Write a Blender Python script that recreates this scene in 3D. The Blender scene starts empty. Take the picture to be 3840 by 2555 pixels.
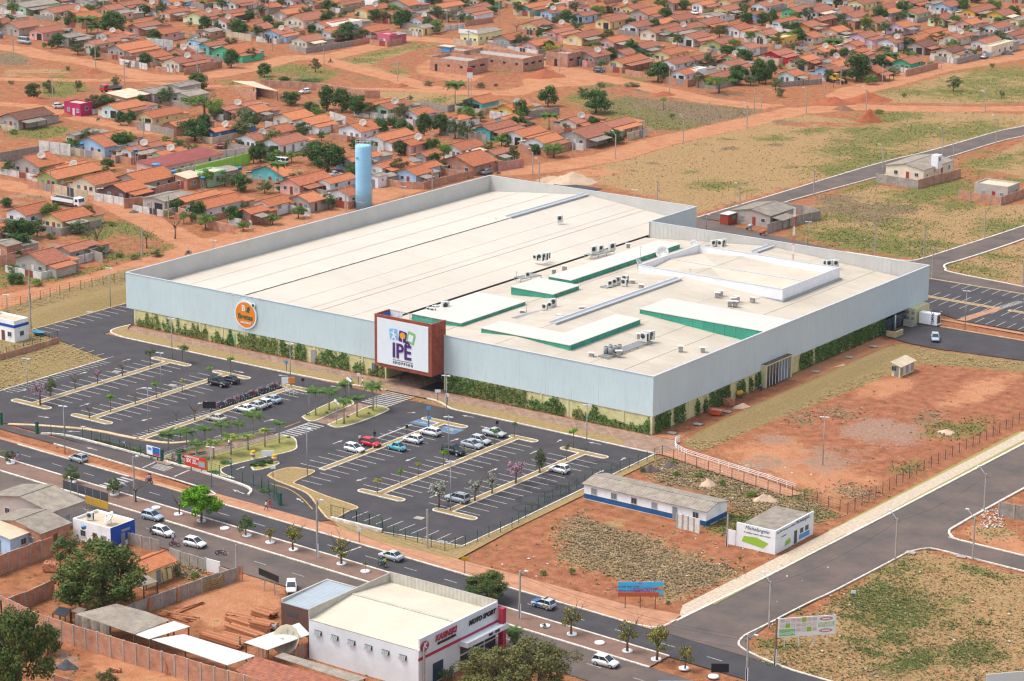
import bpy, math, random
import numpy as np
from mathutils import Vector, Matrix
random.seed(7)
R = math.radians
SC = bpy.context.scene
COL = SC.collection
CAMH = 140.0
YAW, PIT, ROL, FPX = 2.19412763, 0.264112147, 0.00715790889, 9695.543
CAMX, CAMY = 1920.0, 1277.5
_f = np.array([math.cos(PIT)*math.cos(YAW), math.cos(PIT)*math.sin(YAW), -math.sin(PIT)])
_r = np.array([math.sin(YAW), -math.cos(YAW), 0.0]); _u = np.cross(_r, _f)
_c, _s = math.cos(ROL), math.sin(ROL)
CR, CU = _c*_r+_s*_u, -_s*_r+_c*_u
CM = np.stack([CR, CU, _f])
cam = bpy.data.cameras.new("camera"); camo = bpy.data.objects.new("camera", cam); COL.objects.link(camo)
cam.sensor_width = 36.0; cam.lens = FPX/3840*36.0; cam.clip_start = 1.0; cam.clip_end = 6000
mw = Matrix.Identity(4)
for i in range(3):
 mw[i][0], mw[i][1], mw[i][2] = CR[i], CU[i], -_f[i]
mw[2][3] = CAMH
camo.matrix_world = mw
SC.camera = camo
SUN_EL, SUN_AZ = R(62), math.atan2(-0.80, -0.60)
W = bpy.data.worlds.new("World"); SC.world = W; W.use_nodes = True
nt = W.node_tree; bgn = nt.nodes["Background"]
sky = nt.nodes.new("ShaderNodeTexSky"); sky.sky_type = 'NISHITA'; sky.sun_disc = False
sky.sun_elevation = SUN_EL; sky.sun_rotation = SUN_AZ; sky.dust_density = 3.0; sky.air_density = 1.0
hsv = nt.nodes.new('ShaderNodeHueSaturation'); hsv.inputs['Saturation'].default_value = .5
nt.links.new(sky.outputs[0], hsv.inputs['Color']); nt.links.new(hsv.outputs[0], bgn.inputs[0]); bgn.inputs[1].default_value = 0.15
sl = bpy.data.lights.new("sun", 'SUN'); so = bpy.data.objects.new("sun", sl); COL.objects.link(so)
sl.energy = 1.2; sl.angle = R(22); sl.color = (1.0, 0.95, 0.87)
_sd = Vector((math.sin(SUN_AZ)*math.cos(SUN_EL), math.cos(SUN_AZ)*math.cos(SUN_EL), math.sin(SUN_EL)))
so.rotation_euler = _sd.to_track_quat('Z', 'Y').to_euler(); so.location = (-300, 400, 300)
SC.view_settings.view_transform = 'Standard'; SC.view_settings.look = 'None'
SC.view_settings.gamma = 1; SC.view_settings.exposure = 0.82; SC.view_settings.use_curve_mapping = False
SC.render.engine = 'CYCLES'
SC.cycles.max_bounces = 5; SC.cycles.diffuse_bounces = 2; SC.cycles.transparent_max_bounces = 6
SC.cycles.use_denoising = True
SC.cycles.filter_width = 1.3
def G(x, y, z=0.0):
 d = CM.T @ np.array([(x-CAMX)/FPX, -(y-CAMY)/FPX, 1.0]); t = (z-CAMH)/d[2]
 return (float(t*d[0]), float(t*d[1]))
def PR(x, y, z):
 d = CM @ np.array([x, y, z-CAMH]); return (CAMX+FPX*d[0]/d[2], CAMY-FPX*d[1]/d[2])
def px(c, r, x, y): return (960*c+x/2.45, (1915 if r == 3 else 640*r)+y/2.45)
def t(c, r, x, y, z=0.0): return G(*px(c, r, x, y), z)
def ts(c, r, *pts): return [t(c, r, *p) for p in pts]
VS = 3840/2357
def v(x, y, z=0.0): return G(x*VS, y*VS, z)
def vs(*pts): return [v(*p) for p in pts]
def z_at(xy, ypx):
 lo, hi = 0.0, 60.0
 for _ in range(40):
  m = (lo+hi)/2
  if PR(xy[0], xy[1], m)[1] > ypx: lo = m
  else: hi = m
 return lo
def reach_x(p, d, xpx, z):
 k = (xpx-CAMX)/FPX; a = CM @ np.array([p[0], p[1], z-CAMH]); b = CM @ np.array([d[0], d[1], 0.0])
 den = b[0]-k*b[2]
 return float((k*a[2]-a[0])/den)
MATS = {}
def mat(name, col, rough=0.8, var=0.0, scale=1.0, col2=None, metal=0.0, bump=0.0, bscale=None, spec=0.3, objrand=0.0, emit=None):
 if name in MATS: return MATS[name]
 m = bpy.data.materials.new(name); m.use_nodes = True; n = m.node_tree; b = n.nodes["Principled BSDF"]
 b.inputs["Roughness"].default_value = rough; b.inputs["Metallic"].default_value = metal
 b.inputs["Specular IOR Level"].default_value = spec
 c = (*col, 1.0); b.inputs["Base Color"].default_value = c
 last = None
 if var > 0 or col2 is not None or bump > 0:
  tc = n.nodes.new("ShaderNodeTexCoord"); ge = n.nodes.new("ShaderNodeNewGeometry")
  no = n.nodes.new("ShaderNodeTexNoise"); no.inputs["Scale"].default_value = scale; no.inputs["Detail"].default_value = 7
  no.inputs["Roughness"].default_value = 0.65
  n.links.new(ge.outputs["Position"], no.inputs["Vector"])
  ra = n.nodes.new("ShaderNodeValToRGB")
  c2 = col2 if col2 is not None else tuple(max(0, x*(1-var)) for x in col)
  c1 = col if col2 is not None else tuple(min(1, x*(1+var*0.6)) for x in col)
  ra.color_ramp.elements[0].position = 0.34; ra.color_ramp.elements[1].position = 0.66
  ra.color_ramp.elements[0].color = (*c2, 1); ra.color_ramp.elements[1].color = (*c1, 1)
  n.links.new(no.outputs["Fac"], ra.inputs["Fac"]); last = ra.outputs["Color"]
  if bump > 0:
   bn = n.nodes.new("ShaderNodeTexNoise"); bn.inputs["Scale"].default_value = bscale or scale*4; bn.inputs["Detail"].default_value = 4
   n.links.new(ge.outputs["Position"], bn.inputs["Vector"])
   bp = n.nodes.new("ShaderNodeBump"); bp.inputs["Strength"].default_value = bump; bp.inputs["Distance"].default_value = 0.15
   n.links.new(bn.outputs["Fac"], bp.inputs["Height"]); n.links.new(bp.outputs["Normal"], b.inputs["Normal"])
 if objrand > 0:
  oi = n.nodes.new("ShaderNodeObjectInfo"); hs = n.nodes.new("ShaderNodeHueSaturation")
  mr = n.nodes.new("ShaderNodeMapRange"); mr.inputs[3].default_value = 1-objrand; mr.inputs[4].default_value = 1+objrand
  n.links.new(oi.outputs["Random"], mr.inputs[0]); n.links.new(mr.outputs[0], hs.inputs["Value"])
  if last is not None: n.links.new(last, hs.inputs["Color"])
  else: hs.inputs["Color"].default_value = c
  last = hs.outputs["Color"]
 if last is not None: n.links.new(last, b.inputs["Base Color"])
 if emit: b.inputs["Emission Color"].default_value = (*emit, 1); b.inputs["Emission Strength"].default_value = 1.0
 MATS[name] = m
 return m
def sr(r, g, b, k=0.62):
 f = lambda x: ((x/255+0.055)/1.055)**2.4 if x > 10 else x/255/12.92
 return (min(.9, f(r)*k), min(.9, f(g)*k), min(.9, f(b)*k))
def wave_mat(name, col, axis, period, rough=0.8, depth=0.04, var=0.12, vscale=0.3, col2=None, dark=0.0, objrand=0.0, metal=0.0, streak=None):
 """ribbed / tiled sheet: relief and slight tone in ribs along local axis"""
 if name in MATS: return MATS[name]
 m = mat(name, col, rough, var=var, scale=vscale, col2=col2, objrand=objrand, metal=metal); n = m.node_tree; b = n.nodes["Principled BSDF"]
 tc = n.nodes.new("ShaderNodeTexCoord"); w = n.nodes.new("ShaderNodeTexWave")
 w.wave_type = 'BANDS'; w.bands_direction = axis; w.inputs["Scale"].default_value = 0.314/period*1.0
 w.inputs["Distortion"].default_value = 0.0
 n.links.new(tc.outputs["Object"], w.inputs["Vector"])
 bp = n.nodes.new("ShaderNodeBump"); bp.inputs["Strength"].default_value = 0.7; bp.inputs["Distance"].default_value = depth
 n.links.new(w.outputs["Fac"], bp.inputs["Height"]); n.links.new(bp.outputs["Normal"], b.inputs["Normal"])
 src = b.inputs["Base Color"].links[0].from_socket if b.inputs["Base Color"].links else None
 if dark > 0 and src is not None:
  mx = n.nodes.new("ShaderNodeMix"); mx.data_type = 'RGBA'; mx.blend_type = 'MULTIPLY'
  mr = n.nodes.new("ShaderNodeMapRange"); mr.inputs[3].default_value = 1-dark; mr.inputs[4].default_value = 1.0
  n.links.new(w.outputs["Fac"], mr.inputs[0]); mx.inputs[0].default_value = 1.0
  n.links.new(src, mx.inputs[6]); n.links.new(mr.outputs[0], mx.inputs[7]); n.links.new(mx.outputs[2], b.inputs["Base Color"])
 return m
def brick_mat(name, c1, c2, cm, bw=0.5, bh=0.2, objrand=0.06):
 if name in MATS: return MATS[name]
 m = bpy.data.materials.new(name); m.use_nodes = True; n = m.node_tree; b = n.nodes["Principled BSDF"]; b.inputs["Roughness"].default_value = .9
 b.inputs["Specular IOR Level"].default_value = .1
 ge = n.nodes.new("ShaderNodeNewGeometry"); sp = n.nodes.new("ShaderNodeSeparateXYZ"); cb = n.nodes.new("ShaderNodeCombineXYZ"); ad = n.nodes.new("ShaderNodeMath")
 n.links.new(ge.outputs["Position"], sp.inputs[0]); n.links.new(sp.outputs[0], ad.inputs[0]); n.links.new(sp.outputs[1], ad.inputs[1])
 n.links.new(ad.outputs[0], cb.inputs[0]); n.links.new(sp.outputs[2], cb.inputs[1])
 br = n.nodes.new("ShaderNodeTexBrick"); br.inputs["Scale"].default_value = 1.0; br.inputs["Brick Width"].default_value = bw; br.inputs["Row Height"].default_value = bh
 br.inputs["Mortar Size"].default_value = 0.018; br.inputs["Color1"].default_value = (*c1, 1); br.inputs["Color2"].default_value = (*c2, 1); br.inputs["Mortar"].default_value = (*cm, 1)
 n.links.new(cb.outputs[0], br.inputs["Vector"])
 no = n.nodes.new("ShaderNodeTexNoise"); no.inputs["Scale"].default_value = 0.7; no.inputs["Detail"].default_value = 6; n.links.new(ge.outputs["Position"], no.inputs["Vector"])
 mx = n.nodes.new("ShaderNodeMix"); mx.data_type = 'RGBA'; mx.blend_type = 'OVERLAY'; mx.inputs[0].default_value = .55
 n.links.new(br.outputs["Color"], mx.inputs[6]); n.links.new(no.outputs["Fac"], mx.inputs[7])
 n.links.new(mx.outputs[2], b.inputs["Base Color"])
 bp = n.nodes.new("ShaderNodeBump"); bp.inputs["Distance"].default_value = .03; bp.inputs["Strength"].default_value = .6
 n.links.new(br.outputs["Fac"], bp.inputs["Height"]); bp.invert = True; n.links.new(bp.outputs["Normal"], b.inputs["Normal"])
 MATS[name] = m; return m
class MB:
 def __init__(s): s.v = []; s.f = []; s.m = []; s.sm = []
 def poly(s, pts, mi=0, smooth=False):
  k = len(s.v); s.v += [tuple(p) for p in pts]; s.f.append(tuple(range(k, k+len(pts)))); s.m.append(mi); s.sm.append(smooth)
 def faces(s, vs_, fs, mi=0, smooth=False):
  k = len(s.v); s.v += [tuple(p) for p in vs_]
  for f in fs: s.f.append(tuple(k+i for i in f)); s.m.append(mi); s.sm.append(smooth)
 def box(s, x0, y0, z0, x1, y1, z1, mi=0):
  p = [(x0,y0,z0),(x1,y0,z0),(x1,y1,z0),(x0,y1,z0),(x0,y0,z1),(x1,y0,z1),(x1,y1,z1),(x0,y1,z1)]
  s.faces(p, [(0,3,2,1),(4,5,6,7),(0,1,5,4),(1,2,6,5),(2,3,7,6),(3,0,4,7)], mi)
 def cbox(s, cx, cy, z0, sx, sy, sz, mi=0): s.box(cx-sx/2, cy-sy/2, z0, cx+sx/2, cy+sy/2, z0+sz, mi)
 def bar(s, a, b, w, h=None, mi=0, up=(0,0,1)):
  h = h or w; a = Vector(a); b = Vector(b); d = (b-a)
  if d.length < 1e-6: return
  d.normalize(); u = Vector(up)
  if abs(d.dot(u)) > .98: u = Vector((1,0,0))
  x = d.cross(u).normalized(); y = x.cross(d).normalized()
  q = []
  for o in (a, b):
   for sx, sy in ((-1,-1),(1,-1),(1,1),(-1,1)): q.append(o+x*(sx*w/2)+y*(sy*h/2))
  s.faces(q, [(0,1,2,3),(7,6,5,4),(0,4,5,1),(1,5,6,2),(2,6,7,3),(3,7,4,0)], mi)
 def tube(s, pts, r, n=8, mi=0, cap=True, smooth=True):
  pts = [Vector(p) for p in pts]; rs = r if isinstance(r, (list, tuple)) else [r]*len(pts)
  rings = []; px_ = None
  for i, p in enumerate(pts):
   d = (pts[min(i+1, len(pts)-1)]-pts[max(i-1, 0)]).normalized()
   u = Vector((0,0,1)) if abs(d.z) < .95 else Vector((1,0,0))
   x = d.cross(u).normalized() if px_ is None else (px_-d*px_.dot(d)).normalized()
   px_ = x; y = d.cross(x).normalized()
   rings.append([p+x*(rs[i]*math.cos(2*math.pi*k/n))+y*(rs[i]*math.sin(2*math.pi*k/n)) for k in range(n)])
  k0 = len(s.v)
  for rg in rings: s.v += [tuple(q) for q in rg]
  for i in range(len(pts)-1):
   for k in range(n):
    a = k0+i*n+k; b = k0+i*n+(k+1) % n; s.f.append((a, b, b+n, a+n)); s.m.append(mi); s.sm.append(smooth)
  if cap:
   s.f.append(tuple(k0+k for k in range(n))[::-1]); s.m.append(mi); s.sm.append(False)
   s.f.append(tuple(k0+(len(pts)-1)*n+k for k in range(n))); s.m.append(mi); s.sm.append(False)
 def lathe(s, prof, n=16, c=(0,0,0), mi=0, smooth=True):
  k0 = len(s.v)
  for r, z in prof:
   for k in range(n): s.v.append((c[0]+r*math.cos(2*math.pi*k/n), c[1]+r*math.sin(2*math.pi*k/n), c[2]+z))
  for i in range(len(prof)-1):
   for k in range(n):
    a = k0+i*n+k; b = k0+i*n+(k+1) % n; s.f.append((a, b, b+n, a+n)); s.m.append(mi); s.sm.append(smooth)
  s.f.append(tuple(k0+k for k in range(n))[::-1]); s.m.append(mi); s.sm.append(False)
  s.f.append(tuple(k0+(len(prof)-1)*n+k for k in range(n))); s.m.append(mi); s.sm.append(False)
 def prism(s, pts, z0, z1, mi=0, mtop=None):
  n = len(pts); a = sum(pts[i][0]*pts[(i+1) % n][1]-pts[(i+1) % n][0]*pts[i][1] for i in range(n))
  if a < 0: pts = list(pts)[::-1]
  s.poly([(p[0], p[1], z1) for p in pts], mi if mtop is None else mtop)
  s.poly([(p[0], p[1], z0) for p in pts][::-1], mi)
  for i in range(n):
   p, q = pts[i], pts[(i+1) % n]
   s.poly([(p[0],p[1],z0),(q[0],q[1],z0),(q[0],q[1],z1),(p[0],p[1],z1)], mi)
 def strip(s, pts, w, z0, z1, mi=0, closed=False):
  n = len(pts); L, Rr = [], []
  for i in range(n):
   a = pts[(i-1) % n] if (closed or i > 0) else pts[i]; b = pts[(i+1) % n] if (closed or i < n-1) else pts[i]; p = pts[i]
   d1 = Vector((p[0]-a[0], p[1]-a[1])); d2 = Vector((b[0]-p[0], b[1]-p[1]))
   if d1.length < 1e-6: d1 = d2
   if d2.length < 1e-6: d2 = d1
   d1.normalize(); d2.normalize(); nn = Vector((-(d1+d2).y, (d1+d2).x))
   if nn.length < 1e-4: nn = Vector((-d1.y, d1.x))
   nn.normalize(); c = max(.5, nn.dot(Vector((-d1.y, d1.x)))); o = nn*(w/2/c)
   L.append((p[0]+o.x, p[1]+o.y)); Rr.append((p[0]-o.x, p[1]-o.y))
  for i in range(n if closed else n-1):
   j = (i+1) % n
   a, b, c, d = Rr[i], Rr[j], L[j], L[i]
   s.poly([(*a, z1), (*b, z1), (*c, z1), (*d, z1)], mi)
   if z1-z0 > .01:
    s.poly([(*a, z0), (*b, z0), (*b, z1), (*a, z1)], mi); s.poly([(*c, z0), (*d, z0), (*d, z1), (*c, z1)], mi)
  if not closed and z1-z0 > .01:
   s.poly([(*L[0], z0), (*Rr[0], z0), (*Rr[0], z1), (*L[0], z1)], mi); s.poly([(*Rr[-1], z0), (*L[-1], z0), (*L[-1], z1), (*Rr[-1], z1)], mi)
 def mesh(s, name, mats):
  me = bpy.data.meshes.new(name); me.from_pydata(s.v, [], s.f)
  ml = mats if isinstance(mats, (list, tuple)) else [mats]
  for m in ml: me.materials.append(m)
  if len(ml) > 1: me.polygons.foreach_set("material_index", s.m)
  if any(s.sm): me.polygons.foreach_set("use_smooth", s.sm)
  me.update(); return me
 def build(s, name, mats, parent=None, loc=(0,0,0), rz=0.0): return place(name, s.mesh(name, mats), parent, loc, rz)
def place(name, me, parent=None, loc=(0,0,0), rz=0.0, sc=None):
 o = bpy.data.objects.new(name, me); COL.objects.link(o); o.location = loc
 if rz: o.rotation_euler = (0,0,rz)
 if sc: o.scale = (sc,sc,sc) if isinstance(sc, (int,float)) else sc
 if parent is not None: o.parent = parent
 return o
REG = []
ANCH = []
def tag(o, label, cat, group=None, xy=None, anchor=None):
 o['label'] = label; o['category'] = cat; o['kind'] = 'thing'
 if group: o['group'] = group
 if xy is None: xy = (o.location.x, o.location.y)
 REG.append((o, label, xy))
 if anchor: ANCH.append((anchor, xy))
 return o
def thing(name, label, cat, loc=(0,0,0), rz=0.0, group=None, anchor=None):
 o = bpy.data.objects.new(name, None); COL.objects.link(o); o.location = loc; o.rotation_euler = (0,0,rz); o.empty_display_size = .3
 return tag(o, label, cat, group, anchor=anchor)
def struct(name, mb, mats, kind='structure', parent=None):
 o = mb.build(name, mats, parent)
 if parent is None: o['kind'] = kind
 return o
def copy_tree(o, parent=None):
 c = o.copy(); COL.objects.link(c)
 if parent is not None: c.parent = parent
 for ch in o.children: copy_tree(ch, c)
 return c
def dup(root, loc, rz, label, sc=None, anchor=None):
 c = copy_tree(root); c.location = loc; c.rotation_euler = (0,0,rz)
 if sc: c.scale = (sc,sc,sc)
 tag(c, label, root['category'], root.get('group'), anchor=anchor)
 return c
def inpoly(X, Y, poly):
 ins = np.zeros(X.shape, bool); n = len(poly)
 for i in range(n):
  x0, y0 = poly[i]; x1, y1 = poly[(i+1) % n]
  c = ((y0 > Y) != (y1 > Y)) & (X < (x1-x0)*(Y-y0)/((y1-y0) if y1 != y0 else 1e-9)+x0)
  ins ^= c
 return ins
def segdist(X, Y, pts, closed=False):
 d = np.full(X.shape, 1e9); n = len(pts)
 for i in range(n if closed else n-1):
  x0, y0 = pts[i]; x1, y1 = pts[(i+1) % n]; dx, dy = x1-x0, y1-y0; L = dx*dx+dy*dy+1e-9
  u = np.clip(((X-x0)*dx+(Y-y0)*dy)/L, 0, 1); d = np.minimum(d, np.hypot(X-x0-u*dx, Y-y0-u*dy))
 return d
# ================================================================== terrain
CELL = 1.3
gx = np.arange(-880, -100, CELL); gy = np.arange(205, 1120, CELL)
NX, NY = len(gx), len(gy)
XX, YY = np.meshgrid(gx, gy, indexing='ij')
_d = np.stack([XX, YY, np.full(XX.shape, -CAMH)], -1) @ CM.T
_px = CAMX+FPX*_d[..., 0]/np.maximum(_d[..., 2], 1); _py = CAMY-FPX*_d[..., 1]/np.maximum(_d[..., 2], 1)
KEEP = (_px > -420) & (_px < 4260) & (_py > -330) & (_py < 2900)
MASK = {k: np.zeros(XX.shape, np.float32) for k in ('dry', 'green', 'lawn', 'weed', 'red', 'sand', 'road', 'grey')}
def paint(k, poly, w=1.0, soft=2.0):
 p = np.array(poly); m = (XX > p[:, 0].min()-soft*2) & (XX < p[:, 0].max()+soft*2) & (YY > p[:, 1].min()-soft*2) & (YY < p[:, 1].max()+soft*2)
 if not m.any(): return
 X, Y = XX[m], YY[m]; i = inpoly(X, Y, poly); d = segdist(X, Y, poly, True); s = np.where(i, d, -d)
 val = np.clip(s/soft*.5+.5, 0, 1)*w
 for kk in MASK:
  if kk != k: MASK[kk][m] *= (1-val*.9)
 MASK[k][m] = np.maximum(MASK[k][m], val)
def stroke(k, pts, width, w=1.0, soft=1.5, clear=True):
 p = np.array(pts); r = width/2+soft*2
 m = (XX > p[:, 0].min()-r) & (XX < p[:, 0].max()+r) & (YY > p[:, 1].min()-r) & (YY < p[:, 1].max()+r)
 if not m.any(): return
 d = segdist(XX[m], YY[m], pts); val = np.clip((width/2-d)/soft*.5+.5, 0, 1)*w
 if clear:
  for kk in MASK:
   if kk != k: MASK[kk][m] *= (1-val)
 MASK[k][m] = np.maximum(MASK[k][m], val)
def blob(k, c, rx, ry, w=1.0):
 m = (abs(XX-c[0]) < rx*2) & (abs(YY-c[1]) < ry*2)
 val = np.clip(1.25-np.hypot((XX[m]-c[0])/rx, (YY[m]-c[1])/ry)*.75, 0, 1)*w
 MASK[k][m] = np.maximum(MASK[k][m], val)
paint('dry', vs((1290,400),(1400,372),(1500,345),(1640,300),(1760,275),(1850,262),(1960,275),(2060,252),(2357,262),(2400,290),(2130,368),(1905,410),(1800,435),(1605,492),(1560,470)), .82, soft=3)
for a, b, r1, r2 in ((2050,268,9,22),(1985,300,8,10),(2040,318,12,20),(1960,345,10,14),(2020,365,12,16),(1940,385,8,14),(1650,426,7,7),(2110,300,10,16),(1875,300,4,8),(2230,300,10,20),(1780,318,5,6)): blob('green', v(a,b), r1, r2, .8)
paint('dry', vs((1880,462),(2010,420),(2225,470),(2380,470),(2380,535),(2150,588),(2105,600),(1850,548),(1840,510)), .85, 3)
for a, b, r1, r2, w in ((1950,545,14,10,.9),(2010,560,18,9,.9),(1920,500,6,7,.7),(2080,580,12,6,.8),(2150,440,8,22,.9),(2060,520,10,14,.6),(2200,470,8,10,.7),(1990,425,4,14,.7),(2300,520,7,14,.7),(2130,560,10,6,.8)): blob('green', v(a,b), r1, r2, w)
for a, b, r1, r2 in ((1960,480,9,12),(2010,500,10,9),(1930,460,6,9),(2060,480,8,8)): blob('weed', v(a,b), r1, r2, .8)
paint('dry', vs((2215,385),(2357,325),(2420,330),(2400,412),(2240,388)), .9, 2); blob('green', v(2280,372), 8, 16, .7)
paint('dry', vs((2172,612),(2380,548),(2400,662),(2225,632)), .95, 1.5)
for a, b in ((2200,612),(2240,622),(2290,590),(2270,630)): blob('green', v(a,b), 6, 6, .6)
paint('dry', vs((1945,228),(2060,205),(2200,165),(2380,160),(2400,232),(2280,240),(1990,236)), .9, 4)
for a, b, r1, r2 in ((2230,215,20,14),(2330,170,18,18),(2260,190,12,14),(2100,212,8,8),(2330,210,16,14)): blob('green', v(a,b), r1, r2, .75)
paint('weed', vs((1335,222),(1404,228),(1440,220),(1700,243),(1762,255),(1700,287),(1600,302),(1500,300),(1440,275),(1360,240)), .8, 3)
for a, b, r1, r2 in ((1440,262,10,14),(1500,280,12,10),(1385,235,9,12),(1560,290,10,8),(1350,222,6,12)): blob('green', v(a,b), r1, r2, .8)
for a, b, r1, r2 in ((1560,248,8,16),(1640,262,10,14),(1690,262,7,12)): blob('dry', v(a,b), r1, r2, .8)
paint('weed', vs((1333,192),(1400,186),(1490,196),(1525,212),(1440,222),(1350,215)), .7, 2); blob('green', v(1420,192), 6, 18, .8)
paint('dry', vs((790,138),(900,112),(1012,98),(965,116),(890,135),(850,150),(905,165),(945,172),(940,180),(880,172),(800,150)), .9, 1.5)
for a, b in ((880,122),(950,110),(830,140),(900,168)): blob('green', v(a,b), 5, 14, .75)
paint('green', vs((592,150),(640,140),(740,155),(790,165),(760,190),(640,192),(590,185)), .75, 3); blob('dry', v(650,155), 10, 8, .8); blob('red', v(760,172), 8, 14, .9)
paint('dry', vs((862,208),(1000,212),(1090,222),(1075,240),(960,240),(870,222)), .8, 2); blob('green', v(1000,232), 6, 16, .6)
paint('weed', vs((-10,122),(40,118),(80,138),(60,150),(-10,152)), .8, 2); paint('dry', vs((10,161),(120,157),(165,160),(160,168),(10,168)), .7, 1)
paint('green', vs((95,180),(140,172),(190,180),(205,205),(160,225),(100,225),(85,205)), .8, 2); paint('red', vs((20,225),(70,222),(150,225),(200,210),(260,215),(200,225),(100,240),(30,240)), .9, 1)
paint('green', vs((25,288),(80,285),(165,292),(150,312),(90,322),(20,315)), .8, 2)
paint('green', vs((150,500),(230,510),(330,508),(440,545),(400,582),(250,600),(205,580),(180,530)), .85, 2)
paint('red', vs((228,552),(262,538),(330,542),(392,560),(350,578),(285,585),(230,582)), .7, 1)
paint('green', vs((-20,610),(60,615),(110,640),(60,655),(-20,660)), .7, 2); blob('green', v(160,638), 6, 6, .7); blob('green', v(235,620), 4, 9, .7)
stroke('road', vs((-40,706),(240,640),(480,566),(700,500),(900,440),(1100,398),(1250,388),(1400,362),(1520,325),(1700,285),(1830,255),(1950,245),(2100,250),(2400,248)), 11)
stroke('road', vs((440,560),(410,545),(330,502),(240,457),(130,448),(-20,418)), 9)
stroke('road', vs((-30,105),(50,113),(100,128),(225,147),(326,174),(400,178),(480,174),(589,155),(664,133),(764,130),(865,105),(940,86),(1060,97),(1115,108),(1178,125),(1230,142),(1290,155),(1354,173),(1430,187),(1504,203),(1555,214),(1630,231),(1705,240),(1790,246)), 10)
stroke('road', vs((745,138),(815,156),(915,181),(965,196),(1040,212),(1178,214),(1260,192),(1310,165)), 9)
stroke('road', vs((-20,181),(175,184),(326,184),(420,180)), 6)
stroke('road', vs((-20,238),(60,241),(125,256),(200,275),(275,289),(330,302),(420,310)), 7)
stroke('road', vs((350,190),(470,198),(560,196),(790,200),(915,206),(1015,211)), 5, .9)
stroke('road', vs((1943,222),(1970,207),(2043,190),(2143,160),(2268,140),(2400,118)), 12)
paint('road', vs((1200,180),(1300,165),(1380,176),(1370,195),(1280,200),(1210,205)), 1, 2)
paint('road', vs((940,130),(990,110),(1010,112),(1010,140),(1080,170),(1230,172),(1180,195),(1040,190),(950,170)), .6, 3)
stroke('red', vs((1780,249),(1850,240),(1943,234),(2010,238),(2150,240),(2250,243),(2400,240)), 4, .95)
paint('red', vs((1770,285),(1840,278),(2000,285),(2060,282),(1960,292),(1840,292)), .8, 1); paint('red', vs((880,140),(960,112),(1000,108),(1005,125),(960,150),(890,152)), .95, 1.5)
paint('red', vs((1085,190),(1130,170),(1180,165),(1230,175),(1190,185),(1120,200)), .95, 1); paint('red', vs((1380,205),(1420,198),(1460,200),(1465,215),(1430,220)), .9, 1)
stroke('red', vs((640,170),(760,200),(900,200)), 3, .6)
for q in (((225,147),(589,155)),((865,105),(1178,125)),((1354,173),(1630,231))): stroke('sand', vs(*q), .8, .35, .8, False)
paint('sand', vs((1230,415),(1260,405),(1330,402),(1370,412),(1330,420),(1260,424)), .95, 1.5)
paint('road', vs((1290,396),(1340,388),(1400,385),(1440,395),(1380,408),(1320,404)), .8, 3)
paint('lawn', [(-410,420),(-387.5,420),(-387.5,366.2),(-376,363.6),(-359,359.3),(-359,318),(-372,318),(-380,345),(-392,352),(-405,372)], 1, 1)
paint('lawn', [(-397,345),(-387,366),(-387.4,540),(-389.5,540),(-390,420),(-396,395)], 1, 1)
paint('lawn', [(-373,373),(-236,373),(-236.5,378),(-262,378),(-300,378.5),(-372,381.8)], .5, .6)
paint('lawn', [(-236.8,382.5),(-230,378.6),(-230,402),(-227,446),(-226.3,456.5),(-200,463.5),(-200,472),(-229,467),(-237.5,467.5),(-238,420)], 1, 1)
paint('road', [(-237.8,383),(-243,381.5),(-243.4,470),(-238,467)], .8, .6); paint('red', [(-238.5,390),(-242.5,382),(-242.5,430),(-239,430)], .9, .8)
paint('red', [(-230,379),(-212,371.5),(-193.5,366),(-192.2,430),(-191,470),(-207,464),(-226,456),(-227,446)], .75, 2)
paint('road', [(-230,380),(-212,372.5),(-196,366),(-194,385),(-212,392),(-226,402)], .7, 5)
for a, b, r1, r2, k, w in ((2020,990,6,8,'grey',.9),(2080,1000,5,10,'grey',.7),(1900,1060,8,10,'grey',.6),(1750,1070,4,6,'grey',.7),(2170,985,3,6,'green',.7),(2230,985,3,8,'green',.7),(2180,995,3,3,'sand',.9),(2090,1075,3,4,'green',.6),(1780,1010,4,4,'grey',.7),(1930,950,5,5,'weed',.5),(1850,960,4,6,'weed',.5),(2140,960,4,5,'weed',.5),(1690,1085,6,5,'sand',.6),(1960,1130,5,6,'weed',.5),(2040,890,5,10,'road',.8),(2250,900,5,20,'road',.7)): blob(k, v(a,b), r1, r2, w)
paint('weed', vs((1480,1058),(1530,1050),(1700,1080),(1880,1150),(1935,1185),(1880,1210),(1700,1180),(1600,1130),(1500,1110)), .7, 1.5)
for a, b, r1, r2, k, w in ((1530,1075,3,4,'grey',.9),(1600,1095,4,4,'green',.6),(1660,1110,4,3,'sand',.9),(1760,1152,4,4,'sand',.9),(1700,1135,4,4,'green',.7),(1830,1145,3,5,'green',.7),(1690,1200,4,6,'green',.9),(1870,1185,3,4,'green',.9),(1560,1100,3,3,'weed',.9)): blob(k, v(a,b), r1, r2, w)
paint('red', vs((1290,1180),(1345,1150),(1560,1215),(1720,1240),(1790,1270),(1700,1330),(1480,1410),(1420,1400),(1180,1330),(1040,1280),(1100,1265)), .55, 2)
paint('weed', vs((1290,1200),(1340,1180),(1480,1230),(1560,1270),(1660,1295),(1700,1310),(1640,1350),(1560,1375),(1480,1340),(1380,1320),(1310,1290),(1280,1240)), .75, 3)
for a, b, r1, r2 in ((1340,1290,4,3),(1400,1210,2,4),(1480,1250,3,4),(1550,1290,4,5),(1600,1330,4,4),(1540,1370,3,3),(1460,1300,3,3),(1650,1320,4,3),(1300,1230,2,3),(1430,1320,4,2)): blob('dry', v(a,b), r1, r2, .95)
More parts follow.
